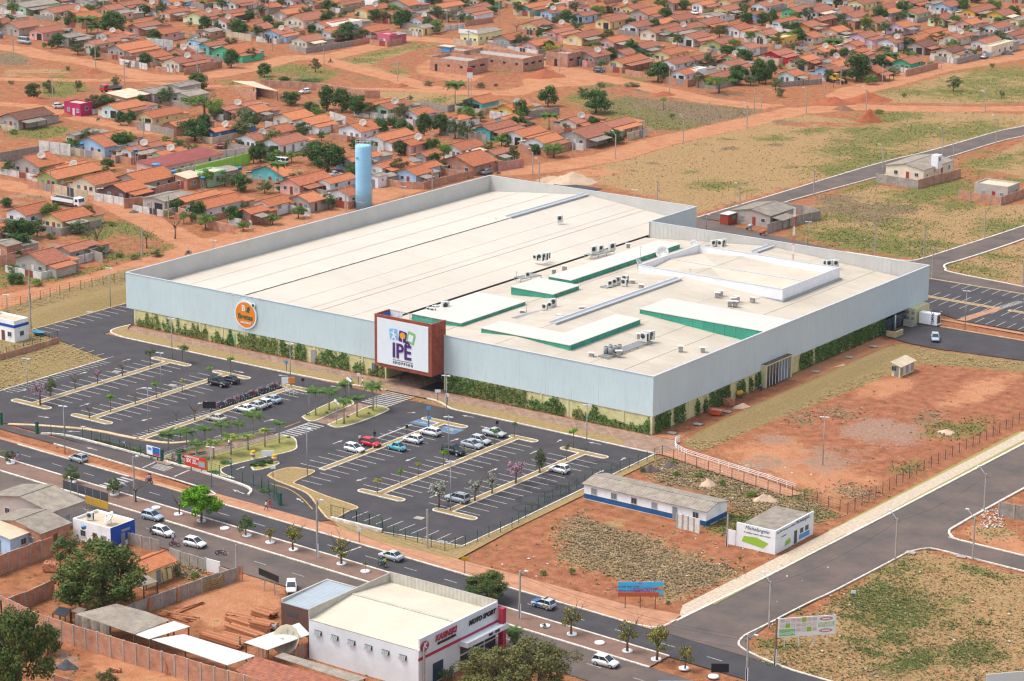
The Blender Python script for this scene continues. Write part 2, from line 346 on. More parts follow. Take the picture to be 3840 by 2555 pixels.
paint('dry', vs((1735,1498),(2085,1268),(2125,1262),(2200,1285),(2400,1330),(2420,1600),(1740,1590),(1690,1500)), .72, 1.2)
for i in range(46):
 a, b = random.uniform(1750, 2357), random.uniform(1290, 1568); blob(random.choice(['green', 'green', 'weed', 'red', 'green']), v(a,b), random.uniform(.7,3.2), random.uniform(.7,3.0), random.uniform(.5,.85))
for a, b, r1, r2 in ((2060,1410,6,8),(2010,1370,4,8),(2230,1500,3,5),(2100,1520,3,6)): blob('green', v(a,b), r1, r2, .85)
paint('road', vs((2200,1220),(2250,1200),(2357,1240),(2400,1290),(2300,1275)), .8, 1.5); blob('dry', v(2290,1225), 4, 4, .8)
blob('red', v(2100,1285), 3, 5, .8)
paint('sand', vs((240,1520),(350,1500),(420,1540),(300,1568),(240,1560)), .6, 1.5); paint('road', vs((250,1470),(300,1480),(600,1590),(300,1620),(200,1520)), .9, 2)
paint('grey', vs((130,1500),(150,1495),(190,1520),(170,1545),(130,1535)), .9, .6)
paint('road', vs((430,1340),(600,1310),(660,1340),(640,1400),(500,1450),(410,1400)), .9, 2); paint('weed', vs((395,1290),(440,1280),(490,1310),(470,1330),(400,1330)), .6, 1)
rs = np.random.RandomState(3)
town = (KEEP & (YY > 420)).nonzero(); cand = rs.choice(len(town[0]), 1500, False)
for q in cand:
 a, b = XX[town[0][q], town[1][q]], YY[town[0][q], town[1][q]]
 if MASK['road'][town[0][q], town[1][q]] < .3 and (a < -390 or b > 560): blob(rs.choice(['weed','weed','green','grey','dry']), (a,b), rs.uniform(2,5), rs.uniform(2,5), rs.uniform(.4,.8))
hz = np.zeros(XX.shape, np.float32)
for _ in range(5):
 a = rs.uniform(.03, .3, 2)*rs.choice([-1, 1], 2); hz += .03*np.sin(a[0]*XX+a[1]*YY+rs.uniform(0, 6))
ZZ = -.12+np.clip(hz, -.1, .1)*.5
ZZ += 1.0*np.clip(1-abs(XX+235.2)/4.2, 0, 1)**1.3*np.clip((YY-384)/8, 0, 1)*np.clip((466-YY)/5, 0, 1)+1.1*np.clip(1-abs(XX+394)/6.5, 0, 1)*np.clip((YY-368)/12, 0, 1)*np.clip((520-YY)/20, 0, 1)
idx = -np.ones(XX.shape, int); idx[KEEP] = np.arange(KEEP.sum())
qm = KEEP[:-1, :-1] & KEEP[1:, :-1] & KEEP[1:, 1:] & KEEP[:-1, 1:]
quads = np.stack([idx[:-1, :-1][qm], idx[1:, :-1][qm], idx[1:, 1:][qm], idx[:-1, 1:][qm]], 1)
gm = bpy.data.meshes.new("ground"); V3 = np.stack([XX[KEEP], YY[KEEP], ZZ[KEEP]], 1).astype(np.float32)
gm.vertices.add(len(V3)); gm.vertices.foreach_set("co", V3.ravel())
gm.loops.add(quads.size); gm.loops.foreach_set("vertex_index", quads.ravel().astype(np.int32))
gm.polygons.add(len(quads)); gm.polygons.foreach_set("loop_start", np.arange(0, quads.size, 4, dtype=np.int32))
gm.update(calc_edges=True)
for nm, ks in (("ground_cover", ('dry','green','lawn','weed')), ("ground_soil", ('red','sand','road','grey'))):
 at = gm.color_attributes.new(nm, 'FLOAT_COLOR', 'POINT')
 at.data.foreach_set("color", np.stack([MASK[k][KEEP] for k in ks], 1).astype(np.float32).ravel())
GM = bpy.data.materials.new("earth_and_grass"); GM.use_nodes = True; n = GM.node_tree; bs = n.nodes["Principled BSDF"]; bs.inputs["Roughness"].default_value = .95; bs.inputs["Specular IOR Level"].default_value = .08
ge = n.nodes.new("ShaderNodeNewGeometry")
def gnoise(scale, det=6, rough=.65):
 q = n.nodes.new("ShaderNodeTexNoise"); q.inputs["Scale"].default_value = scale; q.inputs["Detail"].default_value = det; q.inputs["Roughness"].default_value = rough
 n.links.new(ge.outputs["Position"], q.inputs["Vector"])
 z = n.nodes.new("ShaderNodeMapRange"); z.inputs[1].default_value = .32; z.inputs[2].default_value = .68; n.links.new(q.outputs["Fac"], z.inputs[0]); return z.outputs[0]
def gramp(fac, a, b, p0=.35, p1=.65, mid=None):
 q = n.nodes.new("ShaderNodeValToRGB"); q.color_ramp.elements[0].position = p0; q.color_ramp.elements[1].position = p1
 q.color_ramp.elements[0].color = (*a, 1); q.color_ramp.elements[1].color = (*b, 1)
 if mid: e = q.color_ramp.elements.new((p0+p1)/2); e.color = (*mid, 1)
 n.links.new(fac, q.inputs["Fac"]); return q.outputs["Color"]
def gmath(op, a, b):
 q = n.nodes.new("ShaderNodeMath"); q.operation = op
 for i, z in enumerate((a, b)):
  if isinstance(z, (int, float)): q.inputs[i].default_value = z
  else: n.links.new(z, q.inputs[i])
 return q.outputs[0]
n1, n2, n3, n4, n5 = gnoise(.08), gnoise(.5), gnoise(2.2, 5, .7), gnoise(.22, 8, .75), gnoise(7, 3, .7)
tone = {'base': gramp(n2, (.25,.098,.048), (.44,.185,.09), .05, .95), 'dry': gramp(n3, (.26,.155,.066), (.49,.33,.165), .05, .95, (.37,.235,.11)), 'green': gramp(n3, (.10,.115,.03), (.235,.22,.068), .05, .95),
  'lawn': gramp(n3, (.24,.17,.075), (.35,.25,.115), .05, .95), 'weed': gramp(n3, (.10,.085,.05), (.36,.26,.14), .05, .95, (.20,.14,.085)), 'red': gramp(n2, (.25,.092,.048), (.43,.175,.095), .05, .95),
  'sand': gramp(n3, (.47,.29,.18), (.62,.44,.30), .05, .95), 'road': gramp(n4, (.40,.165,.078), (.57,.275,.15), .05, .95), 'grey': gramp(n3, (.28,.16,.11), (.41,.265,.19), .05, .95)}
cur = tone['base']
mixn = gmath('ADD', gmath('MULTIPLY', n4, .55), gmath('MULTIPLY', n3, .45))
for nm, ks in (("ground_soil", ('red','road','grey','sand')), ("ground_cover", ('lawn','dry','weed','green'))):
 at = n.nodes.new("ShaderNodeVertexColor"); at.layer_name = nm; sp = n.nodes.new("ShaderNodeSeparateColor"); n.links.new(at.outputs["Color"], sp.inputs[0])
 chan = {'dry': sp.outputs[0], 'green': sp.outputs[1], 'lawn': sp.outputs[2], 'weed': at.outputs["Alpha"]} if nm == "ground_cover" else {'red': sp.outputs[0], 'sand': sp.outputs[1], 'road': sp.outputs[2], 'grey': at.outputs["Alpha"]}
 for k in ks:
  amp = {'road': .6, 'lawn': .5, 'red': .9, 'green': 2.0}.get(k, 1.3)
  q = n.nodes.new("ShaderNodeMapRange"); q.interpolation_type = 'SMOOTHSTEP'; q.inputs[1].default_value = .40; q.inputs[2].default_value = .62
  e = gmath('ADD', chan[k], gmath('MULTIPLY', gmath('SUBTRACT', mixn, .5), amp)); n.links.new(e, q.inputs[0])
  mx = n.nodes.new("ShaderNodeMix"); mx.data_type = 'RGBA'; n.links.new(q.outputs[0], mx.inputs[0]); n.links.new(cur, mx.inputs[6]); n.links.new(tone[k], mx.inputs[7]); cur = mx.outputs[2]
mx = n.nodes.new("ShaderNodeMix"); mx.data_type = 'RGBA'; mx.blend_type = 'OVERLAY'; mx.inputs[0].default_value = .28; n.links.new(cur, mx.inputs[6]); n.links.new(n5, mx.inputs[7]); cur = mx.outputs[2]
n.links.new(cur, bs.inputs["Base Color"])
bp = n.nodes.new("ShaderNodeBump"); bp.inputs["Strength"].default_value = .6; bp.inputs["Distance"].default_value = .3; n.links.new(n3, bp.inputs["Height"]); n.links.new(bp.outputs["Normal"], bs.inputs["Normal"])
gm.materials.append(GM)
go = bpy.data.objects.new("ground", gm); COL.objects.link(go); go['kind'] = 'structure'
m = MB(); m.poly([(-4000,-1500,-.6),(3000,-1500,-.6),(3000,5000,-.6),(-4000,5000,-.6)])
struct('outer_ground', m, mat('outer_earth', (.36,.17,.08), .95, var=.5, scale=.02, col2=(.16,.14,.06)))
# ================================================================== roads, car park, kerbs, paint
ASPH = mat('asphalt', (.070,.064,.066), .9, col2=(.047,.044,.048), scale=.22, bump=.15, bscale=6)
ASPH2 = mat('asphalt_dusty', (.115,.085,.078), .92, col2=(.060,.054,.056), scale=.13, bump=.15, bscale=6)
ASPH3 = mat('asphalt_side_street', (.155,.112,.094), .92, col2=(.088,.076,.069), scale=.16, bump=.15, bscale=6)
KERB = mat('kerb_whitewash', (.70,.63,.54), .9, var=.35, scale=1.2)
KERBY = mat('kerb_dusty', (.62,.44,.26), .9, var=.3, scale=1.0)
PAINT = mat('road_paint', (.52,.50,.47), .8, var=.5, scale=2.2)
PAINTC = mat('crossing_paint', (.46,.44,.41), .85, var=.5, scale=2.5)
PAINTY = mat('road_paint_yellow', (.55,.30,.06), .8, var=.4, scale=2)
PAVE = brick_mat('brick_paving', (.33,.22,.16), (.27,.175,.13), (.20,.13,.095), .8, .4)
PAVEO = mat('orange_paving', (.50,.25,.14), .9, col2=(.36,.175,.10), scale=.6, bump=.2, bscale=5)
PAVES = mat('stone_paving', (.52,.42,.31), .9, var=.25, scale=2, bump=.2, bscale=5)
SOIL = mat('median_soil', (.25,.145,.105), .95, col2=(.17,.11,.085), scale=.4, bump=.3, bscale=4)
LAWN = mat('dry_lawn', (.36,.25,.11), .95, col2=(.235,.17,.07), scale=1.6, bump=.5, bscale=6)
LAWNG = mat('watered_lawn', (.235,.24,.06), .95, col2=(.33,.27,.10), scale=1.2, bump=.5, bscale=6)
BLUEP = mat('blue_bay_paint', (.10,.18,.27), .85, var=.3, scale=2)
NOGRASS = []
def sheet(name, pts, z, m):
 NOGRASS.append(pts)
 b = MB(); n = len(pts); a = sum(pts[i][0]*pts[(i+1) % n][1]-pts[(i+1) % n][0]*pts[i][1] for i in range(n))
 b.poly([(p[0], p[1], z) for p in (pts if a > 0 else pts[::-1])]); return struct(name, b, m)
def curve(pts, k=5):
 out = []
 for i in range(len(pts)-1):
  p0, p1, p2, p3 = pts[max(i-1, 0)], pts[i], pts[i+1], pts[min(i+2, len(pts)-1)]
  for j in range(k):
   u = j/k; out.append(tuple(.5*((2*p1[q])+(-p0[q]+p2[q])*u+(2*p0[q]-5*p1[q]+4*p2[q]-p3[q])*u*u+(-p0[q]+3*p1[q]-3*p2[q]+p3[q])*u**3) for q in (0, 1)))
 return out+[pts[-1]]
def kerb(pts, m=KERB, w=.28, h=.15, closed=False, name='kerb'):
 b = MB(); b.strip(pts, w, -.06, h, closed=closed); return struct(name, b, m)
def island(name, pts, m, km=KERB, h=.12, w=.24):
 b = MB(); b.prism(pts, -.02, h, 1, 0); o = struct(name, b, [m, km])
 k = MB(); k.strip(pts, w, 0, h+.04, closed=True); k.build('kerb', km, o); return o
LINES = []
def line(a, b, w=.12, z=.036): LINES.append((a, b, w))
aveU = [(-420,320.5),(-332.1,315.2),(-324.7,317.3),(-303.3,316.9),(-280.1,315.0)]
AV = lambda x, d: (x, 290.0-.0535*(x+215)+d)
sheet('avenue_near_carriageway', [AV(-420,0.2), AV(-60,0.2), AV(-60,-9.3), AV(-420,-9.3)], .02, ASPH3)
sheet('avenue_far_carriageway', [AV(-420,5.2), AV(-60,5.2), AV(-60,12.2), AV(-420,12.2)], .02, ASPH)
sheet('avenue_median', [AV(-420,.25), AV(-183,.25), AV(-183,5.15), AV(-420,5.15)], .10, SOIL)
for d in (.12, 5.28): kerb([AV(-420,d), AV(-183,d)], w=.36, h=.16)
sheet('avenue_sidewalk', [AV(-420,12.2), AV(-190,12.2), (-189.5,304.0), (-190.4,308.6), AV(-200,17.9), AV(-262,16.0), AV(-284,15.5), AV(-287,13.5), AV(-326,13.4)], .05, PAVEO)
kerb([AV(-285,12.2), AV(-200,12.2)]+curve([AV(-196,12.2), (-190.6,301.8), (-189.8,306)]), w=.3)
kerb([AV(-331,12.2), AV(-302,12.2)]); kerb([AV(-297,12.2), AV(-286,12.2)], KERBY)
car_park = sheet('car_park', [(-387,560),(-387,366.2),(-375.8,363.5),(-358.8,359.2),(-358.6,330),(-362,322),(-386,322),(-386,316.5),(-332,316),(-303,315.5),(-291,312.0),(-284,308.5),(-262,307.0),(-259.5,310.6),(-249,310.5),(-234.6,312.8),(-234.6,327),(-236.4,372.8),(-373.4,373.2),(-373.4,560)], .024, ASPH)
srv = sheet('service_road', [(-420,318.0),(-386,317.0),(-332.1,315.1),(-303.3,316.9),(-279,314.8),(-268.5,307.4),(-270.5,304.6),(-287,307.0),(-286.5,309.3),(-303,311.2),(-326,312.6),(-420,316.0)], .028, ASPH2)
kerb(curve([(-326.1,312.6),(-302.9,311.1),(-288.4,310.0),(-284.6,309.2),(-283.6,308.2),(-285.6,306.9)]), w=.26)
kerb(curve([(-332.1,315.2),(-330,316.6),(-324.7,317.4),(-303.3,316.9),(-291,316.0),(-281.4,314.6),(-278.8,311.6)]), w=.45, h=.3, name='kerb')
STL = [(-186.0,460),(-186.2,418),(-187.3,370),(-188.4,330.8),(-189.6,306)]
sheet('side_street', [AV(-189.5,12.3),(-189.6,306),(-188.4,330.8),(-187.3,370),(-186,418),(-184,560),(-172,560),(-174.5,420),(-175.6,366),(-176,353.6),(-176.9,332),(-177.9,312.8),(-177.2,305),AV(-172,12.3)], .026, ASPH3)
sheet('cross_street', [(-176.2,367),(-174.4,364.7),(-172.5,363.8),(-160,363.0),(-60,358),(-60,351),(-157.4,356.6),(-172.0,357.4),(-174.6,356.6),(-176.4,352.6)], .023, ASPH3)
kerb(STL[::-1], w=.45); kerb(curve([(-178.0,316),(-177.5,325),(-176.9,332),(-176.0,353.6)])[:-1]+curve([(-176.0,353.6),(-174.6,356.7),(-172,357.5),(-157.4,356.6),(-60,351)]), w=.25)
kerb(curve([AV(-120,12.2), AV(-160,12.2), AV(-168,12.5), (-176.2,302.5),(-178.3,306),(-178.2,311),(-177.9,316)]), w=.28)
kerb([(-174.5,420),(-175.6,375)]+curve([(-175.6,370),(-175.4,366.8),(-173.6,364.4),(-172.5,363.9),(-160,363.1),(-60,358)]), w=.4)
sheet('side_street_sidewalk', [(-189.7,307.5),(-188.7,331),(-187.6,370),(-186.4,418),(-186.4,460),(-189.5,460),(-189.5,418),(-190.7,367.6),(-191.7,331),(-192.3,312),(-190.8,308.8)], .06, PAVES)
b = MB(); b.strip([(-188.3,335),(-187.9,355)], .7, .05, .09); b.strip([(-187.6,362),(-186.7,430)], .7, .05, .09); b.strip([(-188.9,315),(-188.5,330)], .7, .05, .09); struct('verge', b, LAWNG, )
b = MB(); b.strip([(-190.5,360),(-189.4,425)], 1.5, .03, .055); b.strip([(-191.2,355),(-190.6,362)], .5, .03, .055); struct('verge', b, LAWNG)
UF = curve([(-334.5,545),(-333.3,578),(-331.6,635),(-328.6,662),(-326.6,701),(-324.3,715),(-322,760)]); UN = curve([(-327,545),(-326.1,577),(-323.4,611),(-320.3,655),(-319.2,685),(-317,700),(-312,716)])
sheet('upper_street', UF+UN[::-1], .03, ASPH3); kerb(UF, w=.4); kerb(UN, w=.35)
R2F = curve([(-286,534),(-274,534.2),(-269.6,535.2),(-268.3,540),(-267.6,548),(-264.6,586.5),(-262,640)]); R2N = curve([(-255.6,700),(-255.8,640),(-258.2,573),(-260.3,545),(-261.3,537),(-259.4,533.2),(-256.2,530.6),(-237.3,528),(-180,520)])
sheet('back_street', [(-262,640)]+R2F[::-1][1:]+[(-286,534),(-334,545),(-336,530),(-316,514),(-256,514.5),(-256,521.6),(-200,518)]+R2N[::-1]+[(-255.8,640)], .022, ASPH3)
kerb(R2F, w=.4); kerb(R2N, w=.45)
rpark = sheet('rear_car_park', [(-258,521.8),(-200,520.6),(-200,491.6),(-234.8,491.8),(-240,494),(-246,493),(-258,498)], .032, ASPH)
kerb([(-258,522.1),(-200,520.9)], KERBY);
island('planted_strip', [(-251,507.1),(-233.2,506.7),(-233.2,505.7),(-251,506.0)], LAWN, KERBY); island('planted_strip', [(-230.6,506.6),(-205,506.2),(-205,505.2),(-230.6,505.7)], LAWN, KERBY)
sheet('path', [(-240,491.0),(-205,490.2),(-205,488.9),(-240,489.7)], .05, PAVEO); sheet('path', [(-236.2,492.0),(-234.0,492.0),(-232.2,507),(-234.0,507)], .052, PAVEO)
sheet('delivery_yard', [(-242.8,470.5),(-242.8,489),(-236.5,484.4),(-200,484.4),(-200,472),(-229,468),(-236,468.6)], .034, ASPH); kerb([(-236.4,484.5),(-200,484.8)], KERBY)
LW = [(-372.9,375.4),(-372.9,375.4)]
fk = curve([(-373.6,381.5),(-374.0,377.2),(-372.4,374.6),(-367.5,373.3)])+[(-331,373.3),(-312,373.9)]+curve([(-312,373.9),(-305,375.0),(-300,375.8)])
fk2 = curve([(-290.2,376.0),(-287,375.6),(-281.9,373.2),(-276,373.2)])+[(-268,373.2),(-236.3,372.9)]
kerb(fk, w=.34); kerb(fk2, w=.34)
sheet('front_lawn', [(-373.4,381)]+fk+[(-300,378.4),(-333,377.6),(-371,377.8)], .09, LAWN); sheet('front_lawn', fk2[:-1]+[(-243,372.95),(-246,376.6),(-272,377.8),(-290,376.6)], .09, LAWN)
forecourt = sheet('forecourt_path', [(-371.5,377.7),(-333,377.5),(-300,378.3),(-300,375.6),(-290.1,375.8),(-290,376.5),(-272,377.7),(-246,376.5),(-243,373),(-236.5,372.9),(-234.3,377.3),(-237.6,381.6),(-243,381.3),(-290,381.2),(-290.5,388),(-305,388),(-305,381.2),(-371.5,381.0)], .10, PAVE)
sheet('side_path', [(-236.5,372.9),(-234.3,377.3),(-212.6,371.7),(-204,369.0),(-205.5,366.2),(-234.8,373.2)], .07, PAVEO)
def t_island(x, w, y0, y1, lo=None, hi=None, m=LAWN):
 p = [(x-w/2, y0), (x-w/2, y1), (x+w/2, y1), (x+w/2, y0)]
 def head(c, x0, x1, d, up):
  n = 6; r = d/2; L = [(x1-r+r*math.cos(a), c+r*math.sin(a)) for a in [(-90+180*i/n)*math.pi/180 for i in range(n+1)]]; Rr = [(x0+r+r*math.cos(a), c+r*math.sin(a)) for a in [(90+180*i/n)*math.pi/180 for i in range(n+1)]]
  return L, Rr
 pts = []
 if lo:
  c, x0, x1, d = lo; L, Rr = head(c, x0, x1, d, 0); pts += [(x-w/2, c+d/2)]+Rr+L+[(x+w/2, c+d/2)]
 else: pts += [(x-w/2, y0), (x+w/2, y0)]
 if hi:
  c, x0, x1, d = hi; L, Rr = head(c, x0, x1, d, 0); pts += [(x+w/2, c-d/2)]+L+Rr+[(x-w/2, c-d/2)]
 else: pts += [(x+w/2, y1), (x-w/2, y1)]
 return island('parking_island', pts, m, KERB)
t_island(-347.2, 1.5, 328, 365, (327.6,-352.4,-342.4,1.5), (365.5,-352,-341.8,1.5))
t_island(-331.8, 1.5, 328, 365, (327.5,-336.4,-326.4,1.5), (365.6,-335.6,-326.2,1.5))
t_island(-315.6, 1.4, 323.6, 366, None, (366.2,-318.6,-310.2,1.6))
t_island(-277.9, 1.3, 330, 365, None, (365.2,-282.9,-272.7,1.6))
t_island(-261.6, 1.4, 326, 365, (325.2,-265.7,-256.0,1.5), (365.9,-263.4,-257.3,1.5))
t_island(-246.7, 1.4, 325, 365, (324.9,-249.4,-240.6,1.5), (365.6,-251.8,-241.8,1.5))
island('palm_bed', curve([(-301.2,352.1),(-297.8,351.2),(-298.4,358),(-299.0,364.4),(-301.4,366.0),(-303,364.8),(-302.4,358)]), LAWNG); island('palm_bed', curve([(-294.2,351.2),(-291.4,351.2),(-290.6,357),(-291.0,364.2),(-292.0,366),(-295.4,365.6),(-294.8,358)]), LAWNG)
sheet('palm_path', [(-297.6,351.2),(-294.3,351.2),(-295.6,365.6),(-298.8,365.8)], .06, PAVE)
sheet('entrance_path', [(-304.6,315.6),(-301.0,315.4),(-296.2,339.6),(-299.2,341.2)], .12, PAVE)
EL = curve([t(0,2,1500,1075), t(0,2,1560,1040), t(0,2,1850,950), t(0,2,2352,845), t(1,2,120,860), t(1,2,330,885), t(1,2,372,950), t(1,2,330,1010), t(1,2,0,1085), t(0,2,2060,1160), t(0,2,2040,1210), t(0,2,2130,1260), t(0,2,1700,1150)])
island('entrance_lawn', EL, LAWNG, h=.08)
island('round_bed', curve([t(0,2,2310,1160), t(0,2,2352,1135), t(1,2,80,1095), t(1,2,200,1115), t(1,2,190,1140), t(1,2,60,1180), t(0,2,2330,1190)]), LAWNG)
island('corner_lawn', curve([t(1,2,108,1240), t(1,2,160,1205), t(1,2,320,1165), t(1,2,460,1182), t(1,2,535,1206), t(1,2,350,1300), t(1,2,420,1335), t(1,2,650,1430), t(1,2,925,1525), t(1,2,860,1562), t(1,3,690,85), t(1,2,600,1565), t(1,2,490,1420), t(1,2,380,1360), t(1,2,200,1290)], 4), LAWN, KERBY)
sheet('fence_lawn', [t(1,3,690,92), t(1,3,1160,210), t(1,3,1900,330), t(1,3,2352,128), t(2,2,1320,1045), t(2,2,1330,1090), t(2,3,0,180), t(1,3,1850,450), t(1,3,1300,330), t(1,3,1000,245), t(1,3,780,170)], .06, LAWN)
kerb([t(1,3,690,82), t(1,3,1160,198)], w=.5, h=.5); kerb([t(1,3,1160,198),t(1,3,1900,328)], w=.2, h=.1); kerb([t(1,3,1900,328),(-234.7,327),(-236.3,372.9)], w=.25)
kerb([(-358.7,328),(-358.7,359.3)], KERB); kerb([(-387.2,366.2),(-387.2,420),(-387.2,470)], KERBY)
yk = curve([t(0,2,75,765), t(0,2,430,782), t(0,2,850,820), t(0,2,1200,888), t(0,2,1500,935), t(0,2,1660,935), t(0,2,1740,922)])
b = MB(); b.strip(yk, .9, 0, .16); struct('yellow_kerb', b, KERBY)
def bays(x, y0, y1, d, L=4.6, off=.75, step=2.48):
 y = y0
 while y <= y1:
  line((x+d*off, y), (x+d*(off+L), y)); y += step
for x, a, b_ in ((-347.2,330.5,364),(-331.8,330.5,364)): bays(x, a, b_, -1); bays(x, a, b_, 1)
bays(-315.6, 327, 364.5, 1); bays(-315.6, 325, 346, -1, 2.3, .7, 1.1); bays(-315.6, 350, 364, -1, 2.3, .7, 2.2)
bays(-277.9, 330.5, 363.8, -1); bays(-277.9, 323.5, 363.8, 1); bays(-261.6, 328, 364, -1); bays(-261.6, 328, 364, 1); bays(-246.7, 327, 364, -1); bays(-246.7, 327, 364, 1)
bays(-358.7, 331, 358.5, 1, 2.4, .3, 1.15); bays(-387.2, 367, 420, 1, 4.6, .3)
for i in range(6): p = t(1,3,1030-i*0+i*108,10+i*29); q = t(1,3,885+i*108,68+i*29); line(p, q)
for i in range(5): p = t(0,2,685+i*90,30+i*28); q = t(0,2,590+i*90,62+i*26); line(p, q)
for i in range(5): p = t(1,3,1680+i*112,185+i*27); q = t(1,3,1550+i*112,245+i*26); line(p, q) if i < 3 else None
for i in range(12): line((-250+i*2.5,507.2),(-250+i*2.5,511.8)); line((-250+i*2.5,505.6),(-250+i*2.5,501)); line((-250+i*2.5,521.8),(-250+i*2.5,517.2)); line((-247+i*2.5,492.4),(-247+i*2.5,496.8)) if i > 4 or i < 3 else None
for i, (a, b_, w) in enumerate(LINES):
 m_ = MB(); m_.strip([a, b_], w*1.25, .036, .036); o = m_.build('bay_line', PAINT, car_park if a[1] < 480 else rpark)
def stripes(parent, a, b, c, d, k, fr=.42, m=PAINTC, name='crossing_stripe', z=.038):
 """zebra between edge a-b and opposite edge d-c: k stripes along a->b"""
 for i in range(k):
  u0, u1 = (i+.2)/k, (i+.2+fr)/k; L = lambda p, q, u: (p[0]+(q[0]-p[0])*u, p[1]+(q[1]-p[1])*u)
  m_ = MB(); m_.poly([(*L(a,b,u0), z), (*L(a,b,u1), z), (*L(d,c,u1), z), (*L(d,c,u0), z)][::-1]); o = m_.build(name, m, parent)
  if o.data.polygons[0].normal.z < 0: o.data.flip_normals()
stripes(car_park, (-298.0,341.2), (-297.9,350.6), (-294.2,350.6), (-294.2,341.2), 9); stripes(car_park, (-299.0,366.6), (-299,375.6), (-292.6,375.6), (-292.6,366.6), 9)
stripes(srv, *[t(0,2,*p) for p in ((1450,1125),(1380,1160),(1510,1200),(1600,1160))], 5, .5)
stripes(srv, *[AV(-303,q) for q in (5.6,)], AV(-303,11.8), AV(-300,11.8), AV(-300,5.6), 6, .5)
stripes(rpark, (-234.2,507.4), (-232.9,515.5), (-231.0,515.5), (-232.2,507.4), 8); stripes(rpark, (-236.4,494), (-235.2,501), (-233.4,501), (-234.4,494), 8)
DASH = MB()
for i in range(28):
 x = -400+i*8.2
 a, b_ = AV(x,8.7), AV(x+2.6,8.7); DASH.strip([a, b_], .12, .036, .036); a, b_ = AV(x+4,-4.4), AV(x+6.6,-4.4); DASH.strip([a, b_], .12, .04, .04)
struct('lane_dashes', DASH, PAINT)
b = MB()
for p, q in (((1,2,1170,618),(1,2,1455,508)),((1,2,260,795),(1,2,410,740))): b.strip([t(*p), t(*q)], .18, .037, .037)
b.strip(curve([t(1,2,130,1310), t(1,2,300,1360), t(1,2,420,1440), t(1,2,520,1545)]), .2, .037, .037); struct('yellow_line', b, PAINTY)
b = MB(); b.strip([t(0,2,1310,1165), t(0,2,1430,1110)], .3, .037, .037); b.strip([t(0,2,1600,1245), t(0,2,1740,1185)], .35, .037, .037)
b.strip([t(1,3,735,415), t(1,3,965,335)], .3, .037, .037); b.strip([t(1,2,180,860), t(1,2,490,750)], .3, .04, .04); b.strip([t(1,2,1120,890), t(1,2,1430,765)], .35, .04, .04); struct('stop_line', b, PAINT)
def arrow(p, ang, L=3.6):
 b = MB(); b.poly([(0,-.1,0),(L*.62,-.1,0),(L*.62,.1,0),(0,.1,0)]); b.poly([(L*.6,-.42,0),(L,0,0),(L*.6,.42,0)])
 o = b.build('painted_arrow', PAINT, None, (p[0], p[1], .042), ang); o['kind'] = 'structure'
def arr(c, r, tail, tip):
 a, b_ = t(c,r,*tail), t(c,r,*tip); arrow(a, math.atan2(b_[1]-a[1], b_[0]-a[0]), min(5.5, math.hypot(b_[0]-a[0], b_[1]-a[1])))
for q in ((0,2,(155,468),(250,443)),(0,2,(712,308),(805,283)),(0,2,(1118,188),(1208,163)),(0,2,(730,600),(830,570)),(0,2,(1395,708),(1295,735)),(0,2,(1900,553),(1808,580)),(0,2,(1250,445),(1340,425)),(0,2,(895,1003),(795,978)),(0,2,(2168,1182),(2250,1153)),(0,2,(2245,1405),(2135,1362)),(0,2,(835,803),(735,780)),(0,2,(740,835),(610,828)),(0,2,(1963,888),(2055,862)),(0,2,(2150,272),(2245,293)),
   (1,2,(705,945),(800,912)),(1,2,(1465,1068),(1372,1104)),(1,2,(1015,1256),(918,1288)),(1,2,(1595,1440),(1670,1406)),(1,2,(2130,1206),(2220,1168)),(1,2,(780,430),(680,412)),(1,2,(1785,922),(1868,895)),(1,2,(435,1482),(372,1442)),(1,2,(2065,782),(2130,800)),(1,2,(290,322),(200,312)),(1,2,(2000,702),(1890,682)),
   (2,2,(760,1224),(850,1184)),(2,2,(815,950),(700,928)),(2,2,(165,1036),(240,1006)),(0,2,(350,690),(455,705)),(1,2,(75,740),(175,718)),(2,2,(1000,1095),(1040,1070)),(2,2,(410,930),(455,905)),(1,2,(1390,662),(1470,655))): arr(*q)
for p in (((-277.4+1,364.0),(-277.4+5.2,360.6)),((-283.2,364.4),(-278.9,361.4))):
 (x0,y0),(x1,y1) = p; sheet('blue_parking_bay', [(min(x0,x1),min(y0,y1)),(max(x0,x1),min(y0,y1)),(max(x0,x1),max(y0,y1)),(min(x0,x1),max(y0,y1))], .030, BLUEP)
 cx, cy = (x0+x1)/2, (y0+y1)/2; b = MB(); b.strip([(cx+.5*math.cos(a), cy+.5*math.sin(a)) for a in [i*.5 for i in range(10)]], .14, .045, .045); b.strip([(cx-.1,cy+.7),(cx,cy-.1),(cx+.6,cy-.1)], .16, .045, .045); struct('painted_wheelchair_symbol', b, PAINT)
b = MB()
for c, r_ in (((2,2,440,1290),2.6),((2,2,330,1370),3.2),((2,2,820,1150),2.3),((2,2,280,1340),2.4),((2,2,200,1460),2.2),((2,2,140,1530),1.8)):
 p = t(*c)
 for k in range(3):
  a0 = random.uniform(0,6); b.strip([(p[0]+random.uniform(-.1,.1)+(r_+k*.35)*math.cos(a0+a*.2), p[1]+(r_+k*.35)*math.sin(a0+a*.2)) for a in range(26)], .16, .030+k*.001, .030+k*.001)
struct('tyre_marks', b, mat('burnt_rubber', (.025,.025,.027), .9))
